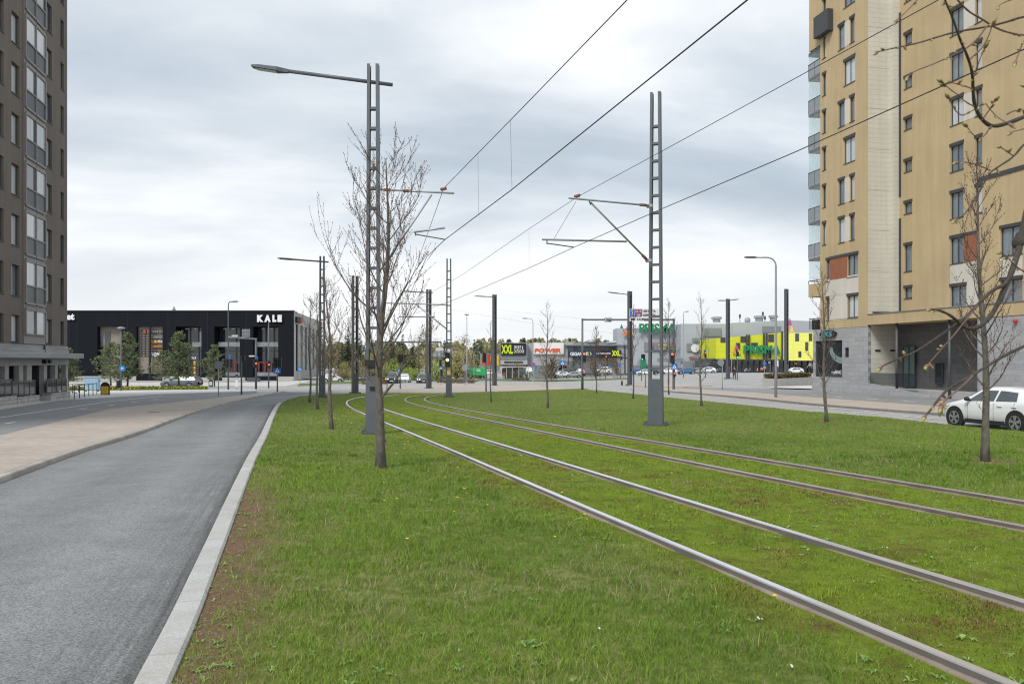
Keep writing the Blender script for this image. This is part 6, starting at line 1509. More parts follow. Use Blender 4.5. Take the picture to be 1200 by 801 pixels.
bare_tree('bare sapling hidden behind the lawn mast, twigs showing above the gantry', 784, 462, 352, .055, 33, 18, .22, .3, 4, .8, far=True)
bare_tree('bare leaning sapling on the lawn before the round white wall sign', 821, 476.5, 345, .065, 36, 18, .23, .2, 4, .8, xtop=822, sub=3.5)
bare_tree('bare young tree before the grey tiled shop corner', 967.5, 495.5, 318, .07, 41, 26, .20, .24, 4, 1.1, xtop=964, sub=4)
bare_tree('bare tree with mottled trunk in front of the white car', 1158, 543, 190, .085, 46, 28, .20, .22, 6, 1.3, xtop=1143, sub=4.5)

# ------------------------------------------------------------------ budding limbs of the tree standing just right of the camera
mat('bark_limb', (.085, .072, .06), .9, .35, 30, bump=.6, fine=.25); mat('bud_red', (.22, .115, .09), .6, .3, 60); mat('bud_tip', (.33, .34, .09), .6, .2, 60)
def near_tree():
    base = Vector((2.75, 2.6, g(2.75, 2.6) + .05)); t = thing('budding_tree', 'leafing lime tree close to the viewer, its budding twigs hanging in before the mustard block', 'tree', base)
    rg = random.Random(3); U = rg.uniform
    tr = MB(); tr.tube([Vector((0, 0, -.1)), Vector((.02, 0, .8)), Vector((-.02, .02, 1.7)), Vector((.05, .03, 2.6)), Vector((0, .05, 4.2)), Vector((.02, .03, 5.5))], [.11, .085, .078, .07, .05, .02], 12)
    for k in range(8):
        a = U(-1.3, 1.3); z = U(2.8, 5); q = Vector((0, .03, z)); d = Vector((math.cos(a), math.sin(a), .8)); tr.tube([q, q + d * .5, q + d * 1.1 + Vector((0, 0, .2))], [.02, .013, .006], 6)
    tr.build('trunk', 'bark', t, smooth=True)
    li, yo, bu = MB(), MB(), MB()
    W = lambda q, Y: P(q[0], q[1], Y) - base
    def smooth(pts):
        for _ in range(2):
            o = [pts[0]]
            for a, b in zip(pts, pts[1:]): o += [a.lerp(b, .25), a.lerp(b, .75)]
            pts = o + [pts[-1]]
        return pts
    def limb(b, q, Y0, Y1, r0, r1, n=8, root=None):
        pts = [W(c, Y0 + (Y1 - Y0) * i / (len(q) - 1)) for i, c in enumerate(q)]
        if root is not None: pts = [root - base] + pts
        pts = smooth(pts); m = len(pts)
        b.tube(pts, [(r0 + (r1 - r0) * i / (m - 1)) * .60 * (1 + .08 * math.sin(i * 1.7)) for i in range(m)], n); return pts
    def buds_on(pts, n, L=.020, w=.0085, tip=True, lo=.15):
        for k in range(n):
            i = int(U(lo, .98) * (len(pts) - 1)); d = (pts[i] - pts[i - 1]).normalized() if i else Vector((0, 0, 1))
            s = Vector((U(-1, 1), U(-.6, .6), U(-1, .8))); bud_at(bu, pts[i], d * .5 + s, L * U(.5, 1.0), w * U(.6, 1.0), 0, 8, True)
        if tip:
            d = (pts[-1] - pts[-2]).normalized(); bud_at(bu, pts[-1] - d * .002, d + Vector((0, 0, -.25)), L * 1.2, w * 1.15, 0, 8, True)
    tk = lambda z: Vector((2.75, 2.6, z))
    # thick dark limb bending down and its continuations
    a = limb(li, [(1215, 200), (1197, 278), (1192, 300), (1182, 328), (1166, 364), (1150, 383), (1132, 386), (1118, 372), (1104, 364), (1090, 362)], 2.55, 2.1, .021, .0035, root=tk(2.0))
    li.ball(W((1193, 284), 2.48), (.019, .019, .023), 8); li.ball(W((1196, 276), 2.5), (.016, .015, .015), 8)
    buds_on(a, 3, lo=.8)
    a = limb(li, [(1186, 318), (1177, 335), (1166, 337), (1148, 354), (1134, 370), (1112, 386), (1090, 401), (1070, 414), (1045, 423), (1032, 430)], 2.42, 2.05, .011, .0028); buds_on(a, 3, .022, .009, lo=.7)
    a = limb(yo, [(1146, 357), (1128, 380), (1115, 396), (1104, 408), (1092, 422), (1086, 428)], 2.2, 2.0, .0038, .002); buds_on(a, 4, lo=.4)
    a = limb(yo, [(1200, 318), (1190, 312), (1180, 300), (1172, 296)], 2.3, 2.2, .004, .002); buds_on(a, 3)
    a = limb(li, [(1280, 372), (1200, 405), (1170, 420), (1148, 434), (1137, 441), (1112, 454), (1100, 467), (1090, 481), (1084, 487)], 2.0, 1.75, .0085, .0034, root=tk(1.3)); buds_on(a, 3, .021, .0085, lo=.6)
    a = limb(yo, [(1140, 440), (1128, 452), (1118, 460), (1106, 470), (1103, 476)], 1.82, 1.75, .0042, .0022); buds_on(a, 3, .021, .0085, lo=.5); bud_at(bu, a[-1], Vector((-.15, 0, -1)), .024, .010, 0, 8, True)
    # upper branching
    a = limb(li, [(1290, 110), (1240, 120), (1200, 137), (1180, 145), (1162, 149), (1150, 140), (1142, 125), (1140, 105), (1140, 87), (1134, 66), (1125, 47), (1116, 20), (1107, 0), (1100, -25)], 2.5, 2.0, .0135, .003, root=tk(2.3)); buds_on(a, 7, lo=.5)
    for q in ([(1160, 149), (1155, 158), (1148, 163), (1140, 158), (1133, 148)], [(1142, 125), (1132, 120), (1124, 112), (1112, 104), (1104, 96)], [(1142, 128), (1134, 133), (1126, 136), (1118, 128), (1112, 115)], [(1139, 104), (1128, 100), (1119, 98), (1112, 96)], [(1144, 130), (1153, 118), (1160, 128), (1170, 139), (1183, 145)], [(1150, 142), (1160, 128), (1166, 118)], [(1136, 70), (1150, 58), (1158, 44), (1163, 30)], [(1141, 90), (1148, 70), (1154, 56)], [(1180, 134), (1190, 129), (1200, 129)]):
        a = limb(yo, q, 2.15, 2.1, .0035, .0018, 6); buds_on(a, 3)
    a = limb(li, [(1280, 8), (1200, 19), (1180, 26), (1155, 32), (1122, 37), (1100, 43), (1075, 51), (1050, 56), (1028, 61)], 2.5, 2.1, .0075, .0022, root=tk(2.6)); buds_on(a, 5, lo=.5)
    a = limb(yo, [(1156, 31), (1145, 47), (1128, 60), (1112, 67), (1092, 76), (1070, 84), (1064, 90)], 2.25, 2.1, .0045, .002); buds_on(a, 4)
    a = limb(yo, [(1122, 0), (1135, 14), (1150, 22), (1165, 32), (1180, 38), (1200, 42), (1230, 40)], 2.2, 2.4, .004, .005); buds_on(a, 4, tip=False)
    a = limb(yo, [(1086, -12), (1075, 0), (1062, 14), (1051, 24)], 2.2, 2.15, .003, .002); buds_on(a, 2)
    a = limb(yo, [(1230, 30), (1200, 45), (1195, 60), (1190, 72)], 2.3, 2.2, .004, .002); buds_on(a, 2, .026, .01)
    a = limb(li, [(1300, 110), (1230, 150), (1200, 168), (1188, 184), (1172, 194), (1160, 202), (1150, 220), (1140, 238), (1128, 254), (1119, 258)], 2.45, 2.1, .007, .0022, root=tk(2.12)); buds_on(a, 5, lo=.45)
    a = limb(yo, [(1188, 183), (1178, 176), (1172, 172)], 2.25, 2.2, .003, .002); buds_on(a, 2)
    a = limb(yo, [(1161, 200), (1148, 194), (1134, 190), (1122, 190)], 2.2, 2.15, .003, .002); buds_on(a, 2)
    a = limb(yo, [(1230, 140), (1212, 148), (1196, 152), (1185, 155)], 2.25, 2.2, .003, .002); buds_on(a, 2)
    a = limb(yo, [(1240, -10), (1190, -2), (1172, 5), (1170, 8)], 2.3, 2.2, .003, .002); buds_on(a, 2)
    a = limb(yo, [(1240, 100), (1215, 108), (1203, 104), (1200, 100)], 2.3, 2.2, .003, .002); buds_on(a, 2)
    each(li, 'limb', 'bark_limb', t, smooth=True); each(yo, 'young_shoot', 'branch_young', t, smooth=True); each(bu, 'bud', ['bud_red', 'bud_tip'], t, group=2, smooth=True)
near_tree()

# ------------------------------------------------------------------ leaf clouds for the trees far behind
def leaf_mesh(name, C, S, elong, tint, parent, rs, flat=0.0, axis=None):
    """C Nx3 centres, S N sizes, tint Nx3; each a small quad with a random or given axis"""
    n = len(C); a = rs.normal(size=(n, 3)) if axis is None else axis + rs.normal(size=(n, 3)) * .35
    if flat: a[:, 2] *= (1 - flat)
    a /= np.linalg.norm(a, axis=1)[:, None] + 1e-9; b = rs.normal(size=(n, 3)); b -= a * (a * b).sum(1)[:, None]; b /= np.linalg.norm(b, axis=1)[:, None] + 1e-9
    a = a * (S * .5)[:, None]; b = b * (S * .5 / elong)[:, None]
    V = np.stack([C - a - b * .6, C - a * .1 - b, C + a, C - a * .1 + b], 1).reshape(-1, 3)
    o = np_mesh(name, V, np.arange(n * 4), np.arange(n) * 4, 'leaves', np.repeat(np.clip(tint, 0, 1), 4, 0), parent)
    return o
def spruce_proto(label, h, r, seed, col=(.040, .064, .038)):
    rs = np.random.RandomState(seed); t = thing('spruce_tree', label, 'tree', (0, 0, 0), 0, 'dark spruces beyond the junction')
    b = MB(); b.tube([(0, 0, -.5), (0, 0, h * .5), (0, 0, h)], [h * .014, h * .009, .02], 7); b.build('trunk', 'bark_far', t)
    C, A = [], []
    z = .04
    while z < .99:
        R_ = r * (1 - z) ** .85 * rs.uniform(.8, 1.08) + .1; nb = int(7 + 8 * (1 - z))
        for k in range(nb):
            a = rs.uniform(0, 6.28); L = R_ * rs.uniform(.65, 1.1); m = max(3, int(L * 7))
            u = rs.uniform(.1, 1, m); d = np.array([math.cos(a), math.sin(a)])
            zz = z * h + .12 * L - u ** 1.3 * L * .42 + rs.normal(0, .10, m)
            C.append(np.c_[d[0] * u * L + rs.normal(0, .16, m), d[1] * u * L + rs.normal(0, .16, m), zz]); A.append(np.tile([d[0], d[1], -.35], (m, 1)))
        z += .62 / h
    C = np.concatenate(C); A = np.concatenate(A); n = len(C); v = rs.uniform(.6, 1.5, n)[:, None]
    leaf_mesh('crown', C, rs.uniform(.35, .75, n), 2.6, np.array([col]) * v * np.c_[rs.uniform(.85, 1.2, n), np.ones(n), rs.uniform(.8, 1.1, n)], t, rs, axis=A)
    return t, h
def leafy_proto(label, name, h, r, seed, cols, dens=900, trunk=.45, size=.42, group=None, ball=False, crown_lo=.25):
    rs = np.random.RandomState(seed); rg = random.Random(seed); t = thing(name, label, 'tree', (0, 0, 0), 0, group)
    b = MB(); b.tube([(0, 0, -.5), (.05, 0, h * .4), (0, .1, h * .9)], [h * .018, h * .012, .03], 7)
    cl = []
    for k in range(22 if not ball else 30):
        a = rg.uniform(0, 6.28); f = rg.uniform(crown_lo, 1)
        if ball: u = rg.uniform(-.75, 1); rr = r * math.sqrt(max(0, 1 - u * u)) * rg.uniform(.4, .95); c = (rr * math.cos(a), rr * math.sin(a), h - r + u * r * .9)
        else: rr = r * math.sin(math.pi * min(1, (f - crown_lo) / (1 - crown_lo) * .9 + .12)) * rg.uniform(.25, 1); c = (rr * math.cos(a), rr * math.sin(a), f * h * .97)
        b.tube([(0, 0, max(.5, c[2] - rr * 1.1 - .5)), (c[0] * .5, c[1] * .5, c[2] - rr * .35), c], [.07, .05, .02], 4); cl.append(c)
    b.build('trunk', 'bark_far', t)
    C = []; T = []
    for c in cl:
        m = dens // len(cl); s = r * rs.uniform(.22, .42); C.append(np.array(c) + rs.normal(size=(m, 3)) * s * np.array([1, 1, .8])); T.append(np.tile(np.array(cols[rs.randint(len(cols))]), (m, 1)) * rs.uniform(.75, 1.25))
    C = np.concatenate(C); T = np.concatenate(T); C[:, 2] = np.maximum(C[:, 2], h * crown_lo * .6); n = len(C)
    leaf_mesh('crown', C, rs.uniform(.6, 1.3, n) * size, 1.7, T * rs.uniform(.7, 1.35, n)[:, None], t, rs)
    return t, h
used = set()
def put(proto, px, ytop, Y, label=None, wide=1.0, ybase=None):
    t, h = proto
    if t.name in used: o = copy_tree(t)
    else: o = t; used.add(t.name)
    X = xat(px, Y); gz = g(X, Y); s = (zat(ytop, Y) - gz) / h
    o.location = (X, Y, gz); o.scale = (s * wide, s * wide, s); o.rotation_euler = (0, 0, random.uniform(0, 6.28))
    if label: o['label'] = label
    return o
sp1 = spruce_proto('s', 17, 3.6, 1); sp2 = spruce_proto('s', 17, 3.0, 2, (.048, .074, .044))
for i, (px, yt, Y, w, lab) in enumerate(((408, 383.5, 165, 1.15, 'broadest tall dark spruce, edge of the group beside the deep mast'), (422, 390, 172, 1.2, 'dark spruce directly behind the deep mast'), (432, 386, 178, 1.1, 'dark spruce between the deep mast and the big bare tree'), (447, 396, 170, 1.1, 'dark spruce behind the big bare tree trunk'), (459, 388, 180, 1.1, 'dark spruce between the big bare tree and the gantry beam end'), (472, 392, 185, 1.15, 'dark spruce above the signal post with arrow plate'), (484, 399, 190, 1.1, 'broad spruce over the low bushes'), (556, 397.5, 200, 1.3, 'dark spruce behind the green container'), (563, 407, 205, 1.1, 'short spruce beside the red banner wall'), (521, 399, 215, 1.0, 'spruce poking above the low grey house'), (401, 401, 190, .9, 'shorter spruce at the end of the pale side wall'), (546, 409, 230, 1.0, 'small spruce tip over the willow crowns'))):
    put((sp1, sp2)[i % 2], px, yt, Y, lab, w)
SPR = [(.20, .185, .075), (.165, .155, .07), (.22, .22, .08), (.15, .125, .075)]
br = leafy_proto('x', 'birch_tree', 15, 3.4, 5, [(.30, .285, .12), (.25, .215, .12), (.34, .335, .13)], 1300, size=.34, group='pale spring trees beyond the junction')
b2 = leafy_proto('x', 'birch_tree', 15, 2.8, 6, [(.33, .34, .12), (.27, .26, .11)], 1000, size=.32, group='pale spring trees beyond the junction')
br[0].name = 'birch_tree'; b2[0].name = 'birch_tree'
for i, (px, yt, Y, w, lab) in enumerate(((387, 391, 200, 1.3, 'olive spring tree behind the lattice lamp mast'), (397, 397, 195, 1.0, 'olive spring tree beside the end of the side wall'), (378, 398, 210, 1.2, 'pale brown spring tree hugging the side wall'), (491, 391, 185, 1.2, 'olive birch beside the pink island mast'), (499, 383, 190, .9, 'tall thin birch above the pink island mast'), (512, 396, 180, 1.2, 'wide yellow-green birch between the two masts'), (507, 405, 172, 1.1, 'low yellow-green birch over the parked dark car'), (535, 398, 215, 1.2, 'loose birch over the low grey house roof'), (544, 394, 220, 1.0, 'thin birch beside the T-topped lamp'), (570, 402, 220, 1.2, 'olive birch behind the red banners'), (577, 399, 230, 1.2, 'olive birch behind the island mast with lamp'), (582, 404, 225, 1.0, 'pale birch at the corner of the sports store'), (468, 405, 168, 1.1, 'brownish spring tree behind the two dark signal heads'), (438, 402, 165, 1.0, 'brownish spring tree behind the bare tree trunk'))):
    put((br, b2)[i % 2], px, yt, Y, lab, w)
wl = leafy_proto('x', 'pollard_willow', 5, 2.2, 8, [(.32, .25, .16), (.36, .29, .16), (.38, .40, .10)], 3000, size=.2, group='round willows on the verge', ball=True)
wb2 = leafy_proto('x', 'brown_bush', 4, 1.9, 18, [(.27, .21, .15), (.22, .17, .12), (.30, .25, .16)], 1500, size=.16, group='brown budding bushes', ball=True, crown_lo=.1)
for px, yt, Y, w, lab in ((646, 416, 140, 1.3, 'brown spring bush before the electronics store'), (698, 420, 140, 1.1, 'brown bare bush before the steel framed store'), (723, 421, 150, .9, 'brown bush under the second lime and black sign'), (604, 424, 150, .9, 'small brown bush by the bus shelter')):
    put(wb2, px, yt, Y, lab, w)
for px, yt, Y, w, lab in ((535, 413.5, 140, 1.15, 'round brownish willow crown beside the tram signal'), (545, 412, 144, 1.2, 'round yellow-rimmed willow beside the T-topped lamp'), (403, 425.5, 140, .9, 'smallest round brown willow, beside the deep mast by the spruces'), (418, 423, 146, .9, 'round brown willow behind the deep mast foot'), (437, 415, 150, 1.0, 'brown willow crown behind the lamp mast')  ):
    put(wl, px, yt, Y, lab, w)
bs = leafy_proto('x', 'green_bush', 3, 1.9, 9, [(.30, .40, .06), (.24, .32, .06)], 1400, size=.2, group='bright round bushes', ball=True, crown_lo=.05)
for px, yt, Y, w, lab in ((460, 422.5, 158, 1.0, 'bright green round bush behind the black off-roader'), (478, 430, 156, 1.1, 'low green bush behind the white oncoming car'), (486, 432, 154, 1.0, 'olive green bush beside the white oncoming car'), (512, 426, 150, 1.0, 'yellow green bush at the blue crossing sign'), (520, 423, 152, .9, 'yellow bush behind the tram signal')):
    put(bs, px, yt, Y, lab, w)
# young pines on the plaza
def pine_proto(h, seed):
    rs = np.random.RandomState(seed); t = thing('pine_tree', 'p', 'tree', (0, 0, 0), 0, 'young pines by the black hall')
    b = MB(); b.tube([(0, 0, -.3), (.1, 0, h * .3), (0, .05, h * .6), (.03, 0, h)], [.10, .08, .055, .015], 8)
    C, A, T = [], [], []
    for lv in range(13):
        z = .17 + .80 * lv / 12; R_ = h * .42 * (1 - z) ** .75 * (1.0 if lv > 1 else .7) + .12
        for k in range(7 if lv < 10 else 5):
            a = rs.uniform(0, 6.28); L = R_ * rs.uniform(.6, 1.15); d = np.array([math.cos(a), math.sin(a), rs.uniform(.15, .5)])
            b.tube([(0, 0, z * h), tuple(d * L * np.array([.6, .6, .4]) + np.array([0, 0, z * h])), tuple(d * L + np.array([0, 0, z * h]))], [.028, .018, .008], 4, False)
            for q in np.linspace(.35, 1, 6):
                m = 10; c = d * L * q + np.array([0, 0, z * h]) + rs.normal(0, .09, 3)
                ax = d + rs.normal(0, .75, (m, 3)); C.append(c + ax * .07); A.append(ax); T.append(np.tile(np.array([.20, .235, .125]) * rs.uniform(.7, 1.3), (m, 1)))
    b.build('trunk', 'bark_far', t, smooth=True); C = np.concatenate(C); A = np.concatenate(A); T = np.concatenate(T); n = len(C)
    leaf_mesh('crown', C, rs.uniform(.16, .30, n), 4.5, T * rs.uniform(.75, 1.3, n)[:, None], t, rs, axis=A)
    return t, h
pa, pb = pine_proto(5.2, 1), pine_proto(5.2, 2)
for pr, px, yb, yt, w, lab in ((pa, 149, 456, 391, 1.0, 'taller young pine beside the mushroom lamp'), (pb, 130, 452, 402, 1.15, 'shorter young pine behind the sandwich board and mosaic cabinet'), (pa, 210, 455, 390, 1.0, 'tallest young pine, before the grey estate car'), (pb, 190, 451, 412, 1.1, 'small pine at the bonnet of the grey estate car'), (pb, 251.5, 452.5, 405, .95, 'young pine between the poster stand and the bent gantry lamp post'), (pa, 80, 454, 409, 1.1, 'pine half hidden behind the brown tower porch')):
    t, h = pr; p = at(px, yb)
    if t.name in used: o = copy_tree(t)
    else: o = t; used.add(t.name)
    s = (zat(yt, p.y) - p.z) / h; o.location = p; o.scale = (s * w, s * w, s); o.rotation_euler = (0, 0, random.uniform(0, 6)); o['label'] = lab
# far wood along the skyline
rs = np.random.RandomState(77); C = []; T = []
for k in range(260):
    Y = rs.uniform(300, 380); px = rs.uniform(340, 800); X = xat(px, Y); top = zat(rs.uniform(396, 406) if 560 < px < 740 else rs.uniform(399, 412), Y); gz = g(X, Y); R_ = rs.uniform(1.6, 3.2); dark = rs.rand() < .35; m = 150
    zz = rs.uniform(0, 1, m) ** .7; rad = R_ * ((1 - zz) + .12 if dark else np.sqrt(np.maximum(.05, 1 - (2 * zz - 1) ** 2))); a = rs.uniform(0, 6.28, m)
    C.append(np.c_[X + rad * np.cos(a), Y + rad * np.sin(a), gz + (top - gz) * (.15 + .85 * zz)]); T.append(np.tile(np.array([.10, .12, .075] if dark else [[.33, .30, .19], [.28, .27, .15], [.34, .32, .20]][k % 3]) * rs.uniform(.7, 1.2), (m, 1)))
C = np.concatenate(C); T = np.concatenate(T); n = len(C)
tag(leaf_mesh('forest', C, rs.uniform(.9, 2.0, n), 1.6, T * rs.uniform(.75, 1.3, n)[:, None], None, rs), kind='stuff')
# verges and ground cover
mat('verge_grass', (.10, .155, .035), .95, .25, .5, fine=.2); mat('verge_brown', (.17, .12, .08), .95, .25, .8, fine=.25)
for pts in ([(378, 449.6), (470, 448.6), (470, 446.6), (378, 447.2)], [(505, 446.6), (560, 446.4), (560, 444.6), (505, 444.8)], [(560, 445.4), (735, 444.2), (735, 442.8), (560, 443.6)], [(348, 452), (376, 451), (385, 448.5), (352, 449.5)]):
    sheet('verge', px_line(pts), .03, 'verge_grass', 5)
def cover(pts, n, h, cols, name, size, yellow=0.0):
    rs = np.random.RandomState(len(pts) + n); W = [at(*q) for q in pts]; u = rs.rand(n, 1); v = rs.rand(n, 1)
    A = np.array([tuple(w) for w in W]); C = (A[0] * (1 - u) + A[1] * u) * (1 - v) + (A[3] * (1 - u) + A[2] * u) * v
    C[:, 2] += rs.rand(n) * h; T = np.array(cols)[rs.randint(len(cols), size=n)] * rs.uniform(.7, 1.3, n)[:, None]
    if yellow: k = rs.rand(n) < yellow; T[k] = (.75, .52, .03)
    tag(leaf_mesh(name, C, rs.uniform(.6, 1.3, n) * size, 1.5, T, None, rs), kind='stuff')
sheet('planting_bed', px_line([(80, 457.8), (243, 457), (243, 455), (80, 455.6)]), .10, 'verge_grass', 4, skirt=.15)
cover([(80, 457.6), (243, 456.8), (243, 455.2), (80, 455.8)], 9000, .30, [(.13, .19, .04), (.19, .20, .06)], 'flower_bed', .16, .16)
cover([(512, 448.6), (556, 449), (556, 447), (512, 447)], 4000, .55, [(.20, .13, .09), (.15, .10, .07), (.20, .17, .09)], 'groundcover', .22)
cover([(600, 446), (620, 446), (620, 444), (600, 444)], 900, .5, [(.20, .13, .09), (.16, .14, .07)], 'groundcover', .22)
cover([(424, 450.5), (452, 450), (452, 448), (424, 448.4)], 1800, .5, [(.20, .13, .09), (.15, .12, .07)], 'groundcover', .22)
t, v, nrm = HEDGE; rs = np.random.RandomState(9); n = 5000
C = np.array([tuple(v)]) * rs.rand(n, 1) + np.array([tuple(nrm)]) * rs.uniform(.1, 1.5, (n, 1)); C[:, 2] += .8 + rs.rand(n) ** .7 * .42
leaf_mesh('hedge_foliage', C, rs.uniform(.1, .22, n), 1.6, np.array([[.15, .125, .05], [.10, .10, .04], [.19, .14, .06]])[rs.randint(3, size=n)] * rs.uniform(.7, 1.3, (n, 1)), t, rs)

# ================================================================== cars
for nm, col, mt_ in (('paint_white_car', (.72, .73, .75), 0), ('paint_black_car', (.02, .021, .024), .2), ('paint_grey_car', (.13, .155, .175), .4), ('paint_dark_grey', (.05, .055, .06), .3), ('paint_silver', (.42, .43, .44), .5), ('paint_blue_car', (.04, .15, .34), .3), ('paint_red_car', (.33, .03, .03), .2), ('paint_navy', (.03, .05, .09), .3)):
    mat(nm, col, .28, .03, 2, spec=.5, coat=.6, metal=mt_)
mat('car_glass', (.06, .072, .078), .05, .2, 1, spec=.9); mat('tyre', (.018, .018, .019), .85, .1, 8); mat('alloy', (.38, .39, .40), .35, .06, 5, metal=.6); mat('plastic_black', (.022, .022, .024), .6, .1, 4)
emis('tail_red', (.6, .03, .02), .25); mat('lens_clear', (.5, .52, .54), .1, .1, 5, spec=.9)
HATCH = [(-2.02, .40, .62, .66, .72, .62), (-1.98, .28, .84, .92, .79, .66), (-1.86, .23, .94, 1.10, .83, .60), (-1.58, .21, .965, 1.275, .86, .54), (-1.2, .2, .95, 1.375, .875, .55), (-.6, .19, .925, 1.432, .88, .555), (0, .19, .905, 1.435, .88, .555), (.38, .19, .895, 1.385, .88, .55), (.78, .19, .885, 1.20, .875, .58), (1.14, .19, .875, .965, .87, .69), (1.42, .20, .84, .875, .86, .74), (1.75, .22, .77, .80, .82, .70), (1.95, .27, .66, .69, .72, .6), (2.04, .36, .54, .56, .60, .5)]
WAGON = [(-2.34, .40, .66, .70, .72, .62), (-2.29, .30, .88, .98, .80, .68), (-2.15, .25, .96, 1.22, .85, .62), (-1.85, .22, .97, 1.40, .87, .59), (-1.2, .2, .96, 1.46, .885, .59), (-.5, .19, .94, 1.47, .89, .59), (.1, .19, .92, 1.45, .89, .59), (.5, .19, .91, 1.36, .89, .585), (.95, .19, .90, 1.14, .885, .61), (1.3, .19, .89, .95, .88, .71), (1.65, .20, .85, .885, .87, .74), (2.0, .22, .77, .80, .83, .70), (2.22, .27, .66, .69, .73, .6), (2.32, .36, .54, .56, .60, .5)]
def car(label, paint, loc, yaw, S=1.0, kind='hatch', sz=1.0, lights=False, group=None, detail=True, arch='plastic_black'):
    ST = np.array(HATCH if kind == 'hatch' else WAGON); t = thing('parked_car' if not lights else 'oncoming_car', label, 'car', loc, yaw, group); t.scale = (S, S, S * sz)
    def sec(x):
        q = [np.interp(x, ST[:, 0], ST[:, k]) for k in range(1, 6)]; zb, zs, zt, w, wt = q
        cab = min(1, max(0, (zt - zs) / .3)); zt2 = zt - .055 * cab - .01
        return [(w * .86, zb), (w * .97, zb + .08), (w, zb + .35 * (zs - zb) + .05), (w * .995, zs - .09), (w * .955, zs), (wt + .03 * (1 - cab), zt2), (wt * .82, zt - .008), (wt * .4, zt + .008), (0, zt + .012)]
    xs = sorted(set(np.round(np.concatenate([np.linspace(a, b, 3 if detail else 2) for a, b in zip(ST[:-1, 0], ST[1:, 0])]), 4)))
    b = MB(); n = 17; vs = []
    for x in xs:
        s = sec(x); vs += [(x, y, z) for y, z in s] + [(x, -y, z) for y, z in s[-2::-1]]
    fs = [(i * n + k, (i + 1) * n + k, (i + 1) * n + k + 1, i * n + k + 1) for i in range(len(xs) - 1) for k in range(n - 1)]
    fs += [(i * n + n - 1, (i + 1) * n + n - 1, (i + 1) * n, i * n) for i in range(len(xs) - 1)]
    fs += [tuple(range(n))[::-1], tuple((len(xs) - 1) * n + k for k in range(n))]; b.add(vs, [f[::-1] for f in fs]); b.build('body', paint, t, smooth=True)
    wx = (-1.28, 1.28) if kind == 'hatch' else (-1.38, 1.38)
    def patch(mb, x0, x1, j, f0, f1, side, off=.006, xt0=None, xt1=None, nx=6):
        """panel on the side surface between section points j and j+1"""
        vs = []
        for top in (0, 1):
            for i in range(nx + 1):
                x = x0 + (x1 - x0) * i / nx if not top else (xt0 if xt0 is not None else x0) + ((xt1 if xt1 is not None else x1) - (xt0 if xt0 is not None else x0)) * i / nx
                s = sec(x); (ya, za), (yb, zb) = s[j], s[j + 1]; f = f1 if top else f0
                y = ya + (yb - ya) * f; z = za + (zb - za) * f; vs.append((x, side * (y + off), z + off * .3))
        fs = [(i, i + 1, nx + 2 + i, nx + 1 + i) for i in range(nx)]; mb.add(vs, fs if side < 0 else [f[::-1] for f in fs])
    gl = MB()
    e = (-1.30, -1.24, -1.26, -.44, -.36, .80) if kind == 'hatch' else (-2.0, -1.1, -1.02, -.08, 0, 1.02)
    for sd in (-1, 1):
        if kind != 'hatch': patch(gl, e[0] - .06, e[1], 4, .10, .88, sd, xt0=e[0] + .16, xt1=e[1])
        patch(gl, e[2], e[3], 4, .10, .88, sd, xt0=e[2] + (.14 if kind == 'hatch' else 0), xt1=e[3]); patch(gl, e[4], e[5] - .02, 4, .10, .88, sd, xt0=e[4], xt1=e[5] - .48)
    def screen(xa, xb, w0, w1):
        vs = []
        for x, wd in ((xa, w0), (xb, w1)):
            s = sec(x); ys = [p[0] for p in s[5:]][::-1]; zs_ = [p[1] for p in s[5:]][::-1]
            for y in np.linspace(-wd, wd, 9): vs.append((x + (.008 if xa > 0 else -.008), y, float(np.interp(abs(y), ys, zs_)) + .010))
        fs = [(i, i + 1, 10 + i, 9 + i) for i in range(8)]; gl.add(vs, [f[::-1] for f in fs] if xa < xb else fs)
    if kind == 'hatch': screen(1.08, .43, .66, .53); screen(-1.93, -1.60, .56, .50)
    else: screen(1.25, .56, .66, .54); screen(-2.25, -1.9, .58, .52)
    each(gl, 'window', 'car_glass', t, smooth=True)
    ar = MB(); sl = MB()
    for sd in (-1, 1):
        for x in wx:
            w = sec(x)[2][0]; ar.tube([(x, sd * (w - .12), .33), (x, sd * (w + .012), .33)], [.40, .395], 22)
        w = sec(0)[1][0]; sl.box(wx[0] + .4, wx[1] - .4, min(sd * (w - .06), sd * (w + .015)), max(sd * (w - .06), sd * (w + .015)), .17, .27)
    each(ar, 'wheel_arch', arch, t); each(sl, 'sill', 'plastic_black', t)
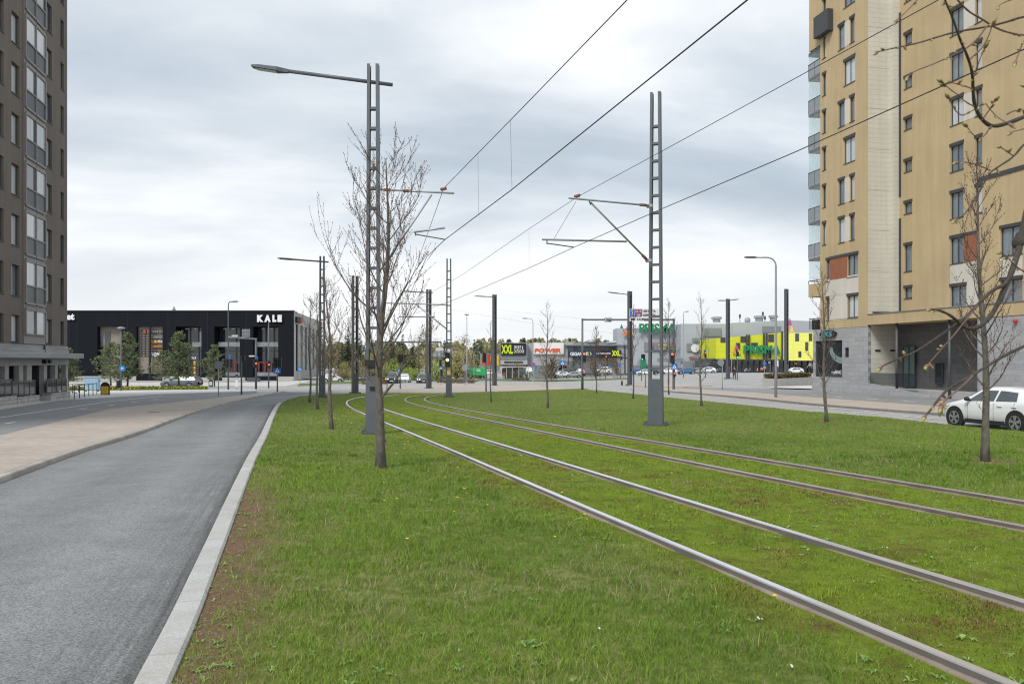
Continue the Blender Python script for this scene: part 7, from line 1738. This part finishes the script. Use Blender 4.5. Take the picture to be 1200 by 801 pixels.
    for sd in (-1, 1):
        for x in wx:
            w = sec(x)[2][0] + .02
            y0, y1 = sd * (w - .20), sd * w
            q = MB(); q.tube([(x, y0, .315), (x, y0 + (y1 - y0) * .1, .315), (x, y0 + (y1 - y0) * .88, .315), (x, y1, .315)], [.27, .318, .318, .285], 24); wo = q.build('wheel', 'tyre', t, smooth=False)
            q = MB(); q.tube([(x, y1 - sd * .01, .315), (x, y1 + sd * .004, .315)], [.235, .228], 24); q.build('rim', 'plastic_black' if detail else 'alloy', wo)
            if detail:
                q = MB()
                for k in range(5):
                    a = k * 2 * math.pi / 5 + .3
                    for da in (-.17, .17): q.bar((x + .04 * math.cos(a), y1 + sd * .012, .315 + .04 * math.sin(a)), (x + .215 * math.cos(a + da), y1 + sd * .008, .315 + .215 * math.sin(a + da)), .042, .012, (0, 1, 0))
                for k in range(24):
                    a = k * math.pi / 12; q.bar((x + .222 * math.cos(a), y1 + sd * .007, .315 + .222 * math.sin(a)), (x + .222 * math.cos(a + .262), y1 + sd * .007, .315 + .222 * math.sin(a + .262)), .02, .012, (0, 1, 0))
                q.lathe([(.045, 0), (.04, .01)], 10, (x, y1, .315)) if 0 else q.tube([(x, y1, .315), (x, y1 + sd * .02, .315)], [.05, .045], 12)
                q.build('spokes', 'alloy', wo)
    xf = ST[-1, 0]; xr = ST[0, 0]
    for sd in (-1, 1):
        q = MB(); patch(q, xf - .42, xf - .10, 3, -.15, .55, sd, .012, xt0=xf - .55, xt1=xf - .16); 
        q.ball((xf - .10, sd * .52, .66), (.07, .13, .065), 8); q.build('headlight', 'headlight' if lights else 'lens_clear', t, smooth=True)
        q = MB(); patch(q, xr + .06, xr + .30, 3, -.4, .6, sd, .012); q.ball((xr + .07, sd * .60, .80), (.06, .13, .07), 8); q.build('tail_light', 'tail_red', t, smooth=True)
        m = MB(); xm = e[5] - .17; w = sec(xm)[4][0]; m.ball((xm, sd * (w + .12), 1.0), (.09, .11, .075), 10); m.bar((xm, sd * (w - .03), .95), (xm, sd * (w + .08), .97), .06, .04); m.build('door_mirror', 'plastic_black', t, smooth=True)
        if detail:
            m = MB()
            for xh in (e[3] - .22, e[1] + .02 if kind == 'hatch' else e[1] - .1): 
                w = sec(xh)[3][0]; m.box(xh - .10, xh + .10, min(sd * (w + .004), sd * (w + .035)), max(sd * (w + .004), sd * (w + .035)), .80, .835)
            each(m, 'door_handle', paint, t, bevel=.01)
            m = MB()
            for xs_ in (e[3] + .035, e[5] - .10, e[1] + .03):
                for j, f0, f1 in ((1, .1, 1), (2, 0, 1), (3, 0, 1)): patch(m, xs_ - .006, xs_ + .006, j, f0, f1, sd, .003, nx=1)
            patch(m, wx[0] + .45, wx[1] - .45, 1, .0, .18, sd, .008)
            m.build('door_seam', 'plastic_black', t)
    q = MB(); q.box(xf - .10, xf + .012, -.42, .42, .36, .50); q.build('grille', 'plastic_black', t)
    q = MB(); q.box(xf + .013, xf + .024, -.24, .24, .40, .49); q.box(xr - .02, xr + .06, -.24, .24, .62, .72); each(q, 'number_plate', 'white_sign', t)
    return t
fr, re_ = Vector((14.95, 26.4)), Vector((15.55, 23.9))
mid = (fr + re_) / 2; yaw = math.atan2(fr.y - re_.y, fr.x - re_.x)
car('white five-door hatchback with black wheel arches parked by the lawn edge', 'paint_white_car', (16.12, 25.1, g(16, 25) - .02), math.atan2(.978, -.207), .955)
p = at(213, 455.2); car('dark grey estate car seen from its side behind the flower bed', 'paint_grey_car', (xat(212.5, 92), 92, g(-40, 92) - .1), math.pi - .06, 1.0, 'wagon', arch='paint_dark_grey')
def acar(px, py, lab, paint, yaw, kind='hatch', sz=1.0, lights=False, S=1.0, Y=None, group=None):
    p = at(px, py) if Y is None else Vector((xat(px, Y), Y, zat(py, Y)))
    return car(lab, paint, p, yaw, S, kind, sz, lights, group, detail=False, arch='plastic_black')
oc = 'cars waiting in the junction lanes'
acar(460.3, 450, 'black and white-fronted off-roader facing the viewer at the stop line', 'paint_black_car', R(-86), 'wagon', 1.22, True, 1.1, 122, oc)
acar(474, 448.6, 'white car facing the viewer beside the black off-roader', 'paint_white_car', R(-88), 'hatch', 1.05, True, 1.08, 130, oc)
acar(495.2, 449.8, 'dark car facing the viewer with lit headlights, next to the island mast', 'paint_dark_grey', R(-80), 'hatch', 1.05, True, 1.12, 124, oc)
acar(391, 447.5, 'white car crossing behind the thin trees, side on', 'paint_white_car', R(4), 'hatch', 1.0, False, 1.0, 142, oc)
acar(427.5, 447.8, 'blue-grey car side on behind the deep mast foot', 'paint_grey_car', R(182), 'hatch', 1.05, False, 1.0, 150, oc)
pk = 'cars parked before the retail halls'
for px, py, lab, pt, yaw, kind, sz, Y in ((657, 441, 'white car parked behind the dark walking figure', 'paint_white_car', 200, 'hatch', 1.0, 160), (662.5, 437.4, 'dark estate car parked in the second row by the navy sign', 'paint_dark_grey', 178, 'wagon', 1.1, 172), (671.5, 441.8, 'silver car parked in the first row by the verge and gantry post', 'paint_silver', 184, 'hatch', 1.03, 150), (670.5, 436.4, 'black estate car parked under the navy sign', 'paint_black_car', 176, 'wagon', 1.15, 176), (679.5, 437.2, 'white car parked end-on beside the gantry post', 'paint_white_car', 100, 'hatch', 1.0, 174), (691, 438.6, 'grey car half hidden behind the bare bush', 'paint_grey_car', 180, 'hatch', 1.0, 165), (706.4, 437.5, 'white van-like car behind the blue arrow sign', 'paint_white_car', 190, 'wagon', 1.3, 168), (745.6, 438, 'blue car parked between direction sign mast and lawn mast', 'paint_blue_car', 185, 'hatch', 1.0, 165), (755, 438.6, 'white car parked under the green traffic light', 'paint_white_car', 175, 'hatch', 1.0, 160), (762, 438, 'dark navy car seen just beside the lawn mast', 'paint_navy', 180, 'hatch', 1.0, 160), (784, 437.6, 'white car parked behind the bare signal post', 'paint_white_car', 160, 'hatch', 1.0, 150), (794, 437, 'red car parked beside the gantry post with crossing sign', 'paint_red_car', 176, 'hatch', 1.0, 155), (804, 437.4, 'bright blue car at the foot of the bent lamp', 'paint_blue_car', 180, 'wagon', 1.0, 150), (816.4, 437.4, 'pale silver car beside the leaning sapling', 'paint_silver', 178, 'hatch', 1.0, 150), (828.6, 436.4, 'white car by the tall red-lit signal column', 'paint_white_car', 170, 'hatch', 1.0, 150), (930.4, 437.2, 'white car before the lemon wall behind the last mast', 'paint_white_car', 184, 'hatch', 1.0, 145), (573, 439, 'small white car beside the green container', 'paint_white_car', 182, 'hatch', 1.0, 160), (611, 438.4, 'dark car behind the bus shelter bench', 'paint_navy', 180, 'hatch', 1.0, 160), (620, 439, 'white van parked at the sports store front', 'paint_white_car', 90, 'wagon', 1.4, 160)):
    acar(px, py + .6, lab, pt, R(yaw), kind, sz, False, .84, Y, pk)
# bicycles racked before the lime wall
for i, px in enumerate((842, 847.5, 874, 878.5, 883, 887.5)):
    Y = 150; p = Vector((xat(px, Y), Y, g(xat(px, Y), Y))); t = thing('bicycle', 'small ' + ('grey', 'black', 'white')[i % 3] + ' bicycle in the rack before the glazed ground floor, ' + ('beside the round sign back', 'under the green letters')[i > 1], 'bicycle', p, R(20 + i * 9), 'bicycles in the rack')
    for x in (-.52, .52):
        q = MB(); q.tube([(x + .33 * math.cos(a), 0, .34 + .33 * math.sin(a)) for a in np.linspace(0, 2 * math.pi, 17)], .022, 4, False); q.build('wheel', 'tyre', t)
    q = MB()
    for a, b_ in (((-.52, 0, .34), (-.1, 0, .34)), ((-.1, 0, .34), (-.2, 0, .85)), ((-.18, 0, .75), (.38, 0, .8)), ((-.1, 0, .34), (.38, 0, .75)), ((.52, 0, .34), (.36, 0, .95)), ((-.52, 0, .34), (-.2, 0, .75))): q.tube([a, b_], .022, 5)
    q.build('frame', ('galvanised', 'black', 'white_sign')[i % 3], t); q = MB(); q.ball((-.2, 0, .9), (.14, .07, .04), 6); q.build('saddle', 'black', t)
    q = MB(); q.tube([(.33, -.25, 1.0), (.36, 0, .97), (.33, .25, 1.0)], .02, 5); q.build('handlebar', 'black', t)

# ================================================================== people (a few pixels tall)
mat('skin', (.42, .25, .18), .6, .05, 5); mat('hair', (.06, .04, .03), .8, .2, 20); mat('cloth_dark', (.025, .026, .03), .9, .15, 6); mat('cloth_grey', (.30, .31, .33), .9, .1, 6); mat('cloth_blue', (.05, .08, .16), .9, .1, 6); mat('cloth_pale', (.55, .55, .54), .9, .1, 6)
def skin_mesh(name, V, E, Rr, mt, parent, sub=1, root=0):
    me = bpy.data.meshes.new(name); me.from_pydata(V, E, []); o = bpy.data.objects.new(name, me); COL.objects.link(o)
    sm = o.modifiers.new('skin', 'SKIN'); ly = me.skin_vertices[0].data if me.skin_vertices else None
    if ly is None: me.attributes.new('skin', 'FLOAT_VECTOR', 'POINT')
    for i, r in enumerate(Rr): me.skin_vertices[0].data[i].radius = r if isinstance(r, tuple) else (r, r)
    me.skin_vertices[0].data[root].use_root = True
    s = o.modifiers.new('sub', 'SUBSURF'); s.levels = s.render_levels = sub
    dg = bpy.context.evaluated_depsgraph_get(); dg.update(); m2 = bpy.data.meshes.new_from_object(o.evaluated_get(dg)); m2.name = name
    bpy.data.objects.remove(o); m2.materials.clear(); m2.materials.append(M[mt]); m2.polygons.foreach_set('use_smooth', [True] * len(m2.polygons))
    q = bpy.data.objects.new(name, m2); COL.objects.link(q); q.parent = parent; return q
def person(label, p, yaw, top, legs, stride=.28, hair='hair', bag=False):
    t = thing('person', label, 'person', p, yaw); s = stride
    J = {'pel': (0, 0, .93), 'wai': (0, 0, 1.08), 'che': (.02, 0, 1.30), 'nec': (.03, 0, 1.47), 'hea': (.05, 0, 1.58), 'crn': (.05, 0, 1.70)}
    for sd, nm, k in ((1, 'l', 1), (-1, 'r', -1)):
        J[nm + 'hip'] = (.02 * k, .10 * sd, .88); J[nm + 'kne'] = (.55 * s * k + .05, .10 * sd, .50 if k > 0 else .49); J[nm + 'ank'] = (s * k - (.10 if k < 0 else 0), .10 * sd, .09 if k > 0 else .14); J[nm + 'toe'] = (s * k + .13, .11 * sd, .03 if k > 0 else .05)
        J[nm + 'sho'] = (.01, .19 * sd, 1.40); J[nm + 'elb'] = (-.16 * k, .25 * sd, 1.13); J[nm + 'wri'] = (-.24 * k + .10, .24 * sd, .92); J[nm + 'han'] = (-.25 * k + .13, .24 * sd, .83)
    def sub(chains, rad, name, mt, sb=1):
        ids = {}; V, E, Rr = [], [], []
        for ch in chains:
            for a in ch:
                if a not in ids: ids[a] = len(V); V.append(J[a]); Rr.append(rad[a[1:] if a[0] in 'lr' and a[1:] in rad else a])
            E += [(ids[a], ids[b]) for a, b in zip(ch, ch[1:])]
        return skin_mesh(name, V, E, Rr, mt, t, sb)
    legsC = [['pel', 'lhip', 'lkne', 'lank', 'ltoe'], ['pel', 'rhip', 'rkne', 'rank', 'rtoe']]; arms = [['che', 'lsho', 'lelb', 'lwri', 'lhan'], ['che', 'rsho', 'relb', 'rwri', 'rhan']]; sp = [['pel', 'wai', 'che', 'nec', 'hea', 'crn']]
    rb = {'pel': .12, 'wai': .11, 'che': .14, 'nec': .055, 'hea': .085, 'crn': .06, 'hip': .085, 'kne': .055, 'ank': .038, 'toe': .035, 'sho': .055, 'elb': .042, 'wri': .03, 'han': (.018, .04)}
    bo = sub(sp + legsC + arms, rb, 'body', 'skin')
    f = MB()
    for nm, sd in (('l', 1), ('r', -1)):
        h = Vector(J[nm + 'han'])
        for k in range(4): f.tube([h + Vector((-.03 + .02 * k, 0, 0)), h + Vector((-.032 + .022 * k, -.005 * sd, -.045)), h + Vector((-.02 + .02 * k, -.02 * sd, -.075 - .008 * (k in (1, 2))))], .008, 5)
        f.tube([h + Vector((.03, 0, .03)), h + Vector((.055, -.01 * sd, -.005)), h + Vector((.055, -.02 * sd, -.03))], .009, 5)
    each(f, 'finger', 'skin', bo)
    fa = MB(); fa.ball((.155, 0, 1.575), (.02, .016, .025), 6); fa.build('nose', 'skin', bo)
    ey = MB(); ey.ball((.128, .03, 1.605), .011, 6); ey.ball((.128, -.03, 1.605), .011, 6); each(ey, 'eye', 'black', bo)
    J2 = dict(J); rc = {k: (v + .022 if not isinstance(v, tuple) else v) for k, v in rb.items()}; rc['nec'] = .065
    sub([['pel', 'wai', 'che'], ['che', 'lsho', 'lelb', 'lwri'], ['che', 'rsho', 'relb', 'rwri']], {**rc, 'wri': .045, 'che': .165, 'pel': .15}, 'jacket', top)
    sub([['pel', 'lhip', 'lkne', 'lank'], ['pel', 'rhip', 'rkne', 'rank']], {**rc, 'pel': .135, 'ank': .055}, 'trousers', legs)
    h = MB(); h.ball((.03, 0, 1.67), (.105, .095, .085), 10); h.ball((-.01, 0, 1.60), (.08, .09, .09), 8); h.build('hair', hair, t, smooth=True)
    sh = MB()
    for nm in 'lr': a = Vector(J[nm + 'toe']); sh.ball((a.x - .05, a.y, a.z + .02), (.14, .05, .05), 8)
    each(sh, 'shoe', 'black', t, smooth=True)
    if bag: b = MB(); b.box(-.30, -.14, -.15, .15, 1.02, 1.42); b.build('backpack', 'cloth_dark', t, bevel=.04)
    return t
def who(px, py, Y, *a, **k): return person(a[0], Vector((xat(px, Y), Y, g(xat(px, Y), Y) + .02)), *a[1:], **k)
who(650.3, 443.5, 150, 'person in dark coat striding along the verge before the parked cars', R(0), 'cloth_dark', 'cloth_dark', .30)
who(639.6, 443.5, 150, 'person in pale jacket half hidden behind the thin straight tree', R(180), 'cloth_pale', 'cloth_blue', .2)
p = at(863.2, 445); person('person in dark clothes waiting at the green light pole before the triangles', Vector((p.x - .1, p.y + .7, g(p.x, p.y + .7) + .02)), R(-80), 'cloth_dark', 'cloth_dark', .08)
who(949.5, 440, 112, 'person in light grey top and black trousers running past the hedge planter', R(190), 'cloth_grey', 'cloth_dark', .36)
who(954.6, 440, 113, 'person with dark top close to the shop corner, beside the runner', R(185), 'cloth_dark', 'cloth_pale', .2, bag=True)

# ================================================================== light, sky, camera
EL, AZ = R(50), R(215)
w = bpy.data.worlds.new('World'); SC.world = w; w.use_nodes = True
nt = w.node_tree; N = nt.nodes; L = nt.links; bg = N['Background']; bg.inputs['Strength'].default_value = .1
sky = N.new('ShaderNodeTexSky'); sky.sky_type = 'NISHITA'; sky.sun_disc = False; sky.sun_elevation = EL; sky.sun_rotation = AZ; sky.air_density = 1.0; sky.dust_density = 2.0
tc = N.new('ShaderNodeTexCoord'); sp_ = N.new('ShaderNodeSeparateXYZ'); L.new(tc.outputs['Generated'], sp_.inputs[0])
def mth(op, a, b=None, c=None):
    n = N.new('ShaderNodeMath'); n.operation = op
    for i, v in enumerate((a, b, c)):
        if v is None: continue
        if isinstance(v, (int, float)): n.inputs[i].default_value = v
        else: L.new(v, n.inputs[i])
    return n.outputs[0]
zc = mth('MAXIMUM', sp_.outputs[2], 0.0); den = mth('ADD', zc, .24)
cb = N.new('ShaderNodeCombineXYZ'); L.new(mth('DIVIDE', sp_.outputs[0], den), cb.inputs[0]); L.new(mth('DIVIDE', sp_.outputs[1], den), cb.inputs[1])
def cloud(scale, det, rough, off, dist=.6):
    mp = N.new('ShaderNodeMapping'); mp.inputs['Location'].default_value = off; mp.inputs['Scale'].default_value = (.75, 1.25, 1); mp.inputs['Rotation'].default_value = (0, 0, R(12)); L.new(cb.outputs[0], mp.inputs[0])
    n = N.new('ShaderNodeTexNoise'); n.inputs['Scale'].default_value = scale; n.inputs['Detail'].default_value = det; n.inputs['Roughness'].default_value = rough; n.inputs['Distortion'].default_value = dist
    L.new(mp.outputs[0], n.inputs['Vector']); return n.outputs['Fac']
n1, n2 = cloud(.62, 8, .52, (3.6, 1.2, 0)), cloud(1.9, 7, .5, (7.3, 2.2, 0), .3)
mixn = mth('ADD', mth('MULTIPLY', n1, .72), mth('MULTIPLY', n2, .28))
rp = N.new('ShaderNodeValToRGB'); L.new(mixn, rp.inputs['Fac']); e = rp.color_ramp.elements
e[0].position = .36; e[0].color = (.38, .445, .51, 1); e[1].position = .60; e[1].color = (.85, .87, .89, 1)
q = e.new(.44); q.color = (.475, .54, .605, 1); q = e.new(.51); q.color = (.61, .66, .71, 1)
hz = N.new('ShaderNodeMapRange'); hz.interpolation_type = 'SMOOTHSTEP'; hz.inputs['From Min'].default_value = .235; hz.inputs['From Max'].default_value = .02; L.new(sp_.outputs[2], hz.inputs['Value'])
mh_ = N.new('ShaderNodeMix'); mh_.data_type = 'RGBA'; L.new(mth('MULTIPLY', hz.outputs[0], .80), mh_.inputs['Factor']); L.new(rp.outputs['Color'], mh_.inputs['A']); mh_.inputs['B'].default_value = (.82, .83, .845, 1)
sc = N.new('ShaderNodeVectorMath'); sc.operation = 'SCALE'; L.new(mh_.outputs['Result'], sc.inputs[0]); sc.inputs['Scale'].default_value = 10.4
mx = N.new('ShaderNodeMix'); mx.data_type = 'RGBA'; mx.inputs['Factor'].default_value = .93; L.new(sky.outputs[0], mx.inputs['A']); L.new(sc.outputs['Vector'], mx.inputs['B']); L.new(mx.outputs['Result'], bg.inputs['Color'])
sl = bpy.data.lights.new('sun', 'SUN'); sl.energy = 2.3; sl.angle = R(20); sl.color = (1, .965, .91); so = bpy.data.objects.new('sun', sl); COL.objects.link(so)
# light travels away from the sun, which stands behind and left of the camera
so.rotation_euler = (R(90) - EL, 0, -(AZ - math.pi)) ; so.location = (0, 0, 60)
cd = bpy.data.cameras.new('camera'); cam = bpy.data.objects.new('camera', cd); COL.objects.link(cam); cam.location = (0, 0, H0); cam.rotation_euler = (R(90), 0, 0)
cd.sensor_width = 36; cd.lens = 27; cd.shift_y = 20.5 / 1200; cd.clip_start = .05; cd.clip_end = 3000; SC.camera = cam
cd.dof.use_dof = True; cd.dof.focus_distance = 30; cd.dof.aperture_fstop = 8
v = SC.view_settings; v.view_transform = 'Standard'; v.look = 'None'; v.exposure = .28; SC.cycles.filter_width = 1.15; v.gamma = 1; v.use_curve_mapping = False
